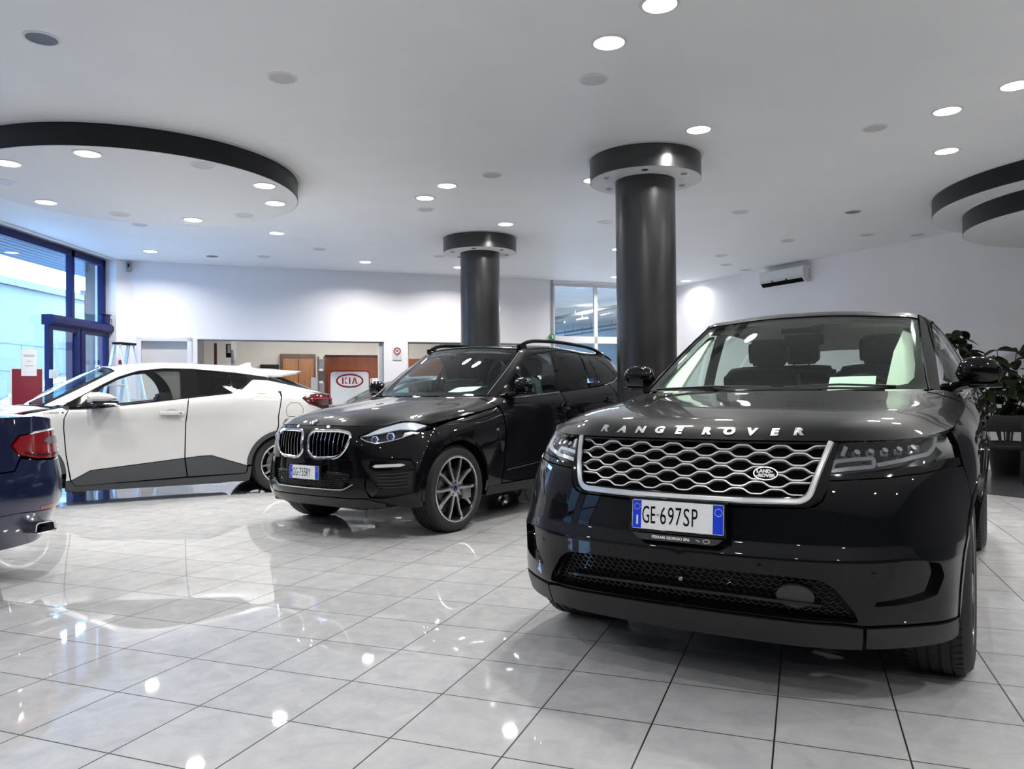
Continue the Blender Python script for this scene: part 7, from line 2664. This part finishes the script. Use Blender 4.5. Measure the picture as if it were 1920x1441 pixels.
    obox(m, A, u, n, s, -.008, z - .02, (.17, .012, .27), .003)
    sg = m.build('no_smoking_sign', 'sign_white')
    tag(sg, 'square white no smoking sign with red ring on the back wall', 'sign')
    Ms = Matrix((tuple(u), (0, 0, 1), tuple(-n))).transposed().to_4x4()
    Ms = Matrix.Translation(A + u * s - n * .0145 + Vector((0, 0, z + .02))) @ Ms
    m = MB().lathe([(.050, 0), (.050, .002), (.070, .002), (.070, 0)], 40, Ms)
    m.box(Ms @ Vector((0, 0, .001)), (.012, .11, .002), rot=Ms.to_3x3().to_4x4() @ Matrix.Rotation(.785, 4, 'Z'))
    m.build('prohibition_ring', 'sign_red', sg)
    m = MB().box(Ms @ Vector((-.005, 0, .0005)), (.06, .012, .001), rot=Ms.to_3x3().to_4x4() @ Matrix.Rotation(.45, 4, 'Z'))
    m.box(Ms @ Vector((.012, .012, .0005)), (.012, .04, .001), rot=Ms.to_3x3().to_4x4() @ Matrix.Rotation(-.5, 4, 'Z'))
    m.build('cigarette_mark', 'ink_black', sg)
    m = MB()
    for q in (-.065, .065):
        m.lathe([(0, .001), (.006, .001)], 8, Ms @ Matrix.Translation((q, -.115, 0)))
    for q in range(3):
        m.box(Ms @ Vector((-.0, -.075 - .013 * q, .0005)), (.09 - .02 * q, .004, .001), rot=Ms.to_3x3().to_4x4())
    m.build('sign_print', 'plastic_grey', sg)
    # motion sensor in the corner
    p = onvert(243, 501, P0, P1)
    m = MB().box((p.x + .02, p.y - .06, p.z), (.09, .07, .17), rot=Matrix.Rotation(.6, 4, 'Z'), bev=.02)
    ms = m.build('motion_sensor', 'plastic_grey')
    tag(ms, 'small grey motion sensor high in the corner by the entrance', 'sensor')
    MB().box((p.x + .03, p.y - .10, p.z + .02), (.03, .02, .06), rot=Matrix.Rotation(.6, 4, 'Z'), bev=.008).build('sensor_window', 'black_gloss', ms)

    # ---- glass partition to the warehouse
    m = MB()
    for q, w_ in ((7.955, .09), (8.955, .075), (9.95, .075), (10.66, .08)):
        obox(m, A, u, n, q, .05, 1.72, (w_, .07, 3.44))
    obox(m, A, u, n, 9.3, .05, 3.41, (2.8, .07, .05))
    obox(m, A, u, n, 9.3, .05, 2.27, (2.8, .07, .14))
    obox(m, A, u, n, 9.3, .05, .06, (2.8, .07, .12))
    w = struct(m.build('window_8', 'frame_white'))
    m = MB()
    obox(m, A, u, n, 9.3, .05, 2.87, (2.7, .008, 1.06))
    obox(m, A, u, n, 9.3, .05, 1.16, (2.7, .008, 2.1))
    m.build('pane', 'office_glass', w)
    m = MB()
    obox(m, A, u, n, 7.93, -.004, 2.75, (.045, .03, 1.5))
    struct(m.build('trim_partition', 'plastic_grey'))
    p = onvert(1034, 632.5, P0, P1)
    m = MB()
    sx = sw(p)
    obox(m, A, u, n, sx, -.03, p.z, (.11, .02, .13), .003)
    ex = m.build('exit_sign', 'exit_green')
    tag(ex, 'small green emergency exit sign at the left post of the glass partition', 'sign')
    m = MB()
    obox(m, A, u, n, sx + .012, -.042, p.z + .01, (.03, .004, .07))
    obox(m, A, u, n, sx - .01, -.042, p.z + .03, (.05, .004, .015))
    m.build('exit_pictogram', 'sign_white', ex)
    # warehouse beyond
    q = Vector((.424, -.906, 0))
    w2 = Vector((.906, .424, 0))
    c, e = A + u * 7.72 + n * .16, A + u * 7.72 + n * .16 - q * 22
    wall_slab('wall_warehouse_side', (c.x, c.y), (e.x, e.y), 0, 3.9, t=.06, mat='warehouse_wall')
    f_ = e + w2 * 16
    wall_slab('wall_warehouse', (e.x, e.y), (f_.x, f_.y), 0, 3.9, [(.8, 15.0, .5, 1.9)], t=.1, mat='warehouse_wall')
    g_ = A + u * 22 + n * .16
    wall_slab('wall_warehouse_right', (f_.x, f_.y), (g_.x, g_.y), 0, 3.9, t=.1, mat='warehouse_wall')
    m = MB()
    cc, ee, ff, gg = ((v.x, v.y) for v in (c, e, f_, g_))
    m.prism([cc, gg, ff, ee], 3.82, 3.9)
    struct(m.build('ceiling_warehouse', 'warehouse_ceiling'))
    m = MB()
    m.prism([cc, gg, ff, ee], -.04, -.01)
    struct(m.build('floor_warehouse', 'plastic_grey'))
    for k, (P, z, r_) in enumerate(((Vector((1.38, 25.7, 0)), 3.6, .055), (Vector((1.85, 32.6, 0)), 3.62, .04), (Vector((2.25, 32.9, 0)), 3.55, .03))):
        m = MB()
        p0, p1 = P - q * .4 + Vector((0, 0, z)), P + q * 7.5 + Vector((0, 0, z))
        m.cyl(p0, p1, r_, n=10)
        for i in range(5):
            pc = p0 + q * (.45 + i * 1.45)
            m.cyl(pc, Vector((pc.x, pc.y, 3.81)), .014, n=6)
            if k == 0:
                m.cyl(pc + q * .1 + Vector((0, 0, -.17)), pc + q * .75 + Vector((0, 0, -.17)), .035, n=8)
                m.cyl(pc + q * .42 + Vector((0, 0, -.17)), pc + q * .42, .012, n=6)
        tag(m.build('service_pipe', 'pipe_grey'), ('thick grey service pipe with hangers under the warehouse ceiling', 'thin upper grey pipe deep in the warehouse', 'thin lower grey pipe deep in the warehouse')[k], 'pipe')

    # ---- air conditioner on the right wall
    m = MB()
    s0 = (Vector((4.92, 14.82, 0)) - Ar).dot(ur)
    s1 = (Vector((5.40, 13.90, 0)) - Ar).dot(ur)
    sc_, ln = (s0 + s1) / 2, s1 - s0
    T_ = Matrix.Translation(Ar + ur * s0) @ Matrix((tuple(-nr), (0, 0, 1), tuple(ur))).transposed().to_4x4()
    prof = rounded([(0, 3.12), (.12, 3.10), (.20, 3.17), (.215, 3.38), (.19, 3.405), (0, 3.405)], [0, .03, .04, .03, .02, 0])
    m.prism(prof, 0, ln, T_)
    ac = m.build('air_conditioner', 'plastic_white')
    tag(ac, 'white split air conditioner unit high on the right wall', 'air conditioner')
    m = MB()
    m.prism([(.150, 3.118), (.206, 3.180), (.212, 3.178), (.156, 3.112)], .03, ln - .03, T_)
    for q in (.3, .62):
        m.box(T_ @ Vector((.205, 3.195, ln * q)), (.03, .02, .02))
    m.build('air_outlet', 'ink_black', ac)
    m = MB().prism([(.208, 3.215), (.213, 3.215), (.2145, 3.218), (.209, 3.218)], .01, ln - .01, T_)
    m.build('front_panel_joint', 'plastic_grey', ac)
    m = MB()
    for q in range(6):
        m.box(T_ @ Vector((.05 + .0 * q, 3.18 + q * .032, ln + .001)), (.05, .002, .012), rot=Matrix((tuple(-nr), tuple(ur), (0, 0, 1))).transposed().to_4x4())
    m.build('side_vents', 'plastic_grey', ac)

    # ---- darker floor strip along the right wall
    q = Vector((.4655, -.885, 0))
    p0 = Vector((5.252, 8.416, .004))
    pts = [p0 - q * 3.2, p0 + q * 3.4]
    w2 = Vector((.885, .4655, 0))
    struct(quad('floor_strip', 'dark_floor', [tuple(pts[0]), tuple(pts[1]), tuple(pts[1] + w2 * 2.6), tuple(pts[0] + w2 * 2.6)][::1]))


def build_light():
    w = bpy.data.worlds.new('daylight')
    SC.world = w
    w.use_nodes = True
    nt = w.node_tree
    for n in list(nt.nodes):
        nt.nodes.remove(n)
    out = nt.nodes.new('ShaderNodeOutputWorld')
    bg = nt.nodes.new('ShaderNodeBackground')
    bg.inputs[0].default_value = (0.32, 0.58, 1.0, 1)
    bg.inputs[1].default_value = WORLD_STR
    nt.links.new(bg.outputs[0], out.inputs[0])

    def area(name, loc, rot, sx, sy, power, col):
        l = bpy.data.lights.new(name, 'AREA')
        l.shape = 'RECTANGLE'
        l.size, l.size_y = sx, sy
        l.energy = power
        l.color = col
        o = bpy.data.objects.new(name, l)
        COL.objects.link(o)
        o.location = loc
        o.rotation_euler = rot
        return o
    # fill lights added to brighten the office and the warehouse
    area('office_fill', (-3.2, 15.9, 2.88), (0, 0, .38), 4.0, .5, OFFICE_W, (1, .97, .92))
    area('warehouse_fill', (3.2, 24.0, 3.78), (0, 0, .38), 5.0, .4, WARE_W, (1, .97, .92))


def build_camera():
    c = bpy.data.cameras.new('photo_camera')
    o = bpy.data.objects.new('photo_camera', c)
    COL.objects.link(o)
    SC.camera = o
    c.sensor_fit = 'HORIZONTAL'
    c.sensor_width = 36
    c.lens = 1449.79 / 1920 * 36
    c.clip_end = 300
    f, pitch, roll = 1449.79, 0.0107273, -0.00904073
    Fw = Vector((0, math.cos(pitch), math.sin(pitch)))
    Up = Vector((0, -math.sin(pitch), math.cos(pitch)))
    Rt = Vector((1, 0, 0))
    R2 = Rt * math.cos(roll) + Up * math.sin(roll)
    U2 = -Rt * math.sin(roll) + Up * math.cos(roll)
    M = Matrix((tuple(R2), tuple(U2), tuple(-Fw))).transposed().to_4x4()
    o.matrix_world = Matrix.Translation(CAM_O) @ M


def setup():
    vs = SC.view_settings
    vs.view_transform = 'Standard'
    vs.look = 'None'
    vs.gamma = 1
    vs.use_curve_mapping = False
    vs.exposure = EXPOSURE
    cy = SC.cycles
    cy.use_denoising = True
    try:
        cy.denoiser = 'OPENIMAGEDENOISE'
    except Exception:
        pass
    cy.max_bounces = 10
    cy.diffuse_bounces = 4
    cy.glossy_bounces = 5
    cy.transparent_max_bounces = 24
    cy.sample_clamp_indirect = 12
    cy.caustics_reflective = False
    cy.caustics_refractive = False
# ------------------------------------------------------------------ put it together
LED_STR = 10.0
LED_W = 37.0
WORLD_STR = 25.0
OFFICE_W = 160.0
WARE_W = 1300.0
EXPOSURE = 0.0
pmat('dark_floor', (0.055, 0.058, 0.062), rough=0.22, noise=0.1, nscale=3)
room_materials()
build_room()
build_light()
build_camera()
setup()
VELAR = (1.0847746, 3.6630288, 0.56397687)
XTHREE = (-1.21626, 7.01927, 0.622133)
build_velar(VELAR)
build_x3(XTHREE)
build_chr((-5.4872275, 8.72436628, 1.0609218))
blue = build_sedan((-6.98, 5.38, math.radians(104)), 'deep blue saloon car cut by the left edge, seen from its rear corner', 'paint_blue')
grey = copy_tree(blue, None, {'paint_blue': 'paint_grey'})
grey.location = (-3.25, 12.9, 0)
th = math.radians(68.3)
grey.rotation_euler = (0, 0, math.atan2(-math.cos(th), -math.sin(th)))
grey['label'] = 'dark grey saloon car mostly hidden behind the twin-grille SUV, in front of the brand sign'
outc = copy_tree(grey, None, {'paint_grey': 'paint_silver'})
outc.location = (-11.6, 16.6, -.03)
outc.scale = (1.12, 1.12, 1.12)
outc['label'] = 'pale car parked outside, seen through the glass entrance door'
build_props()
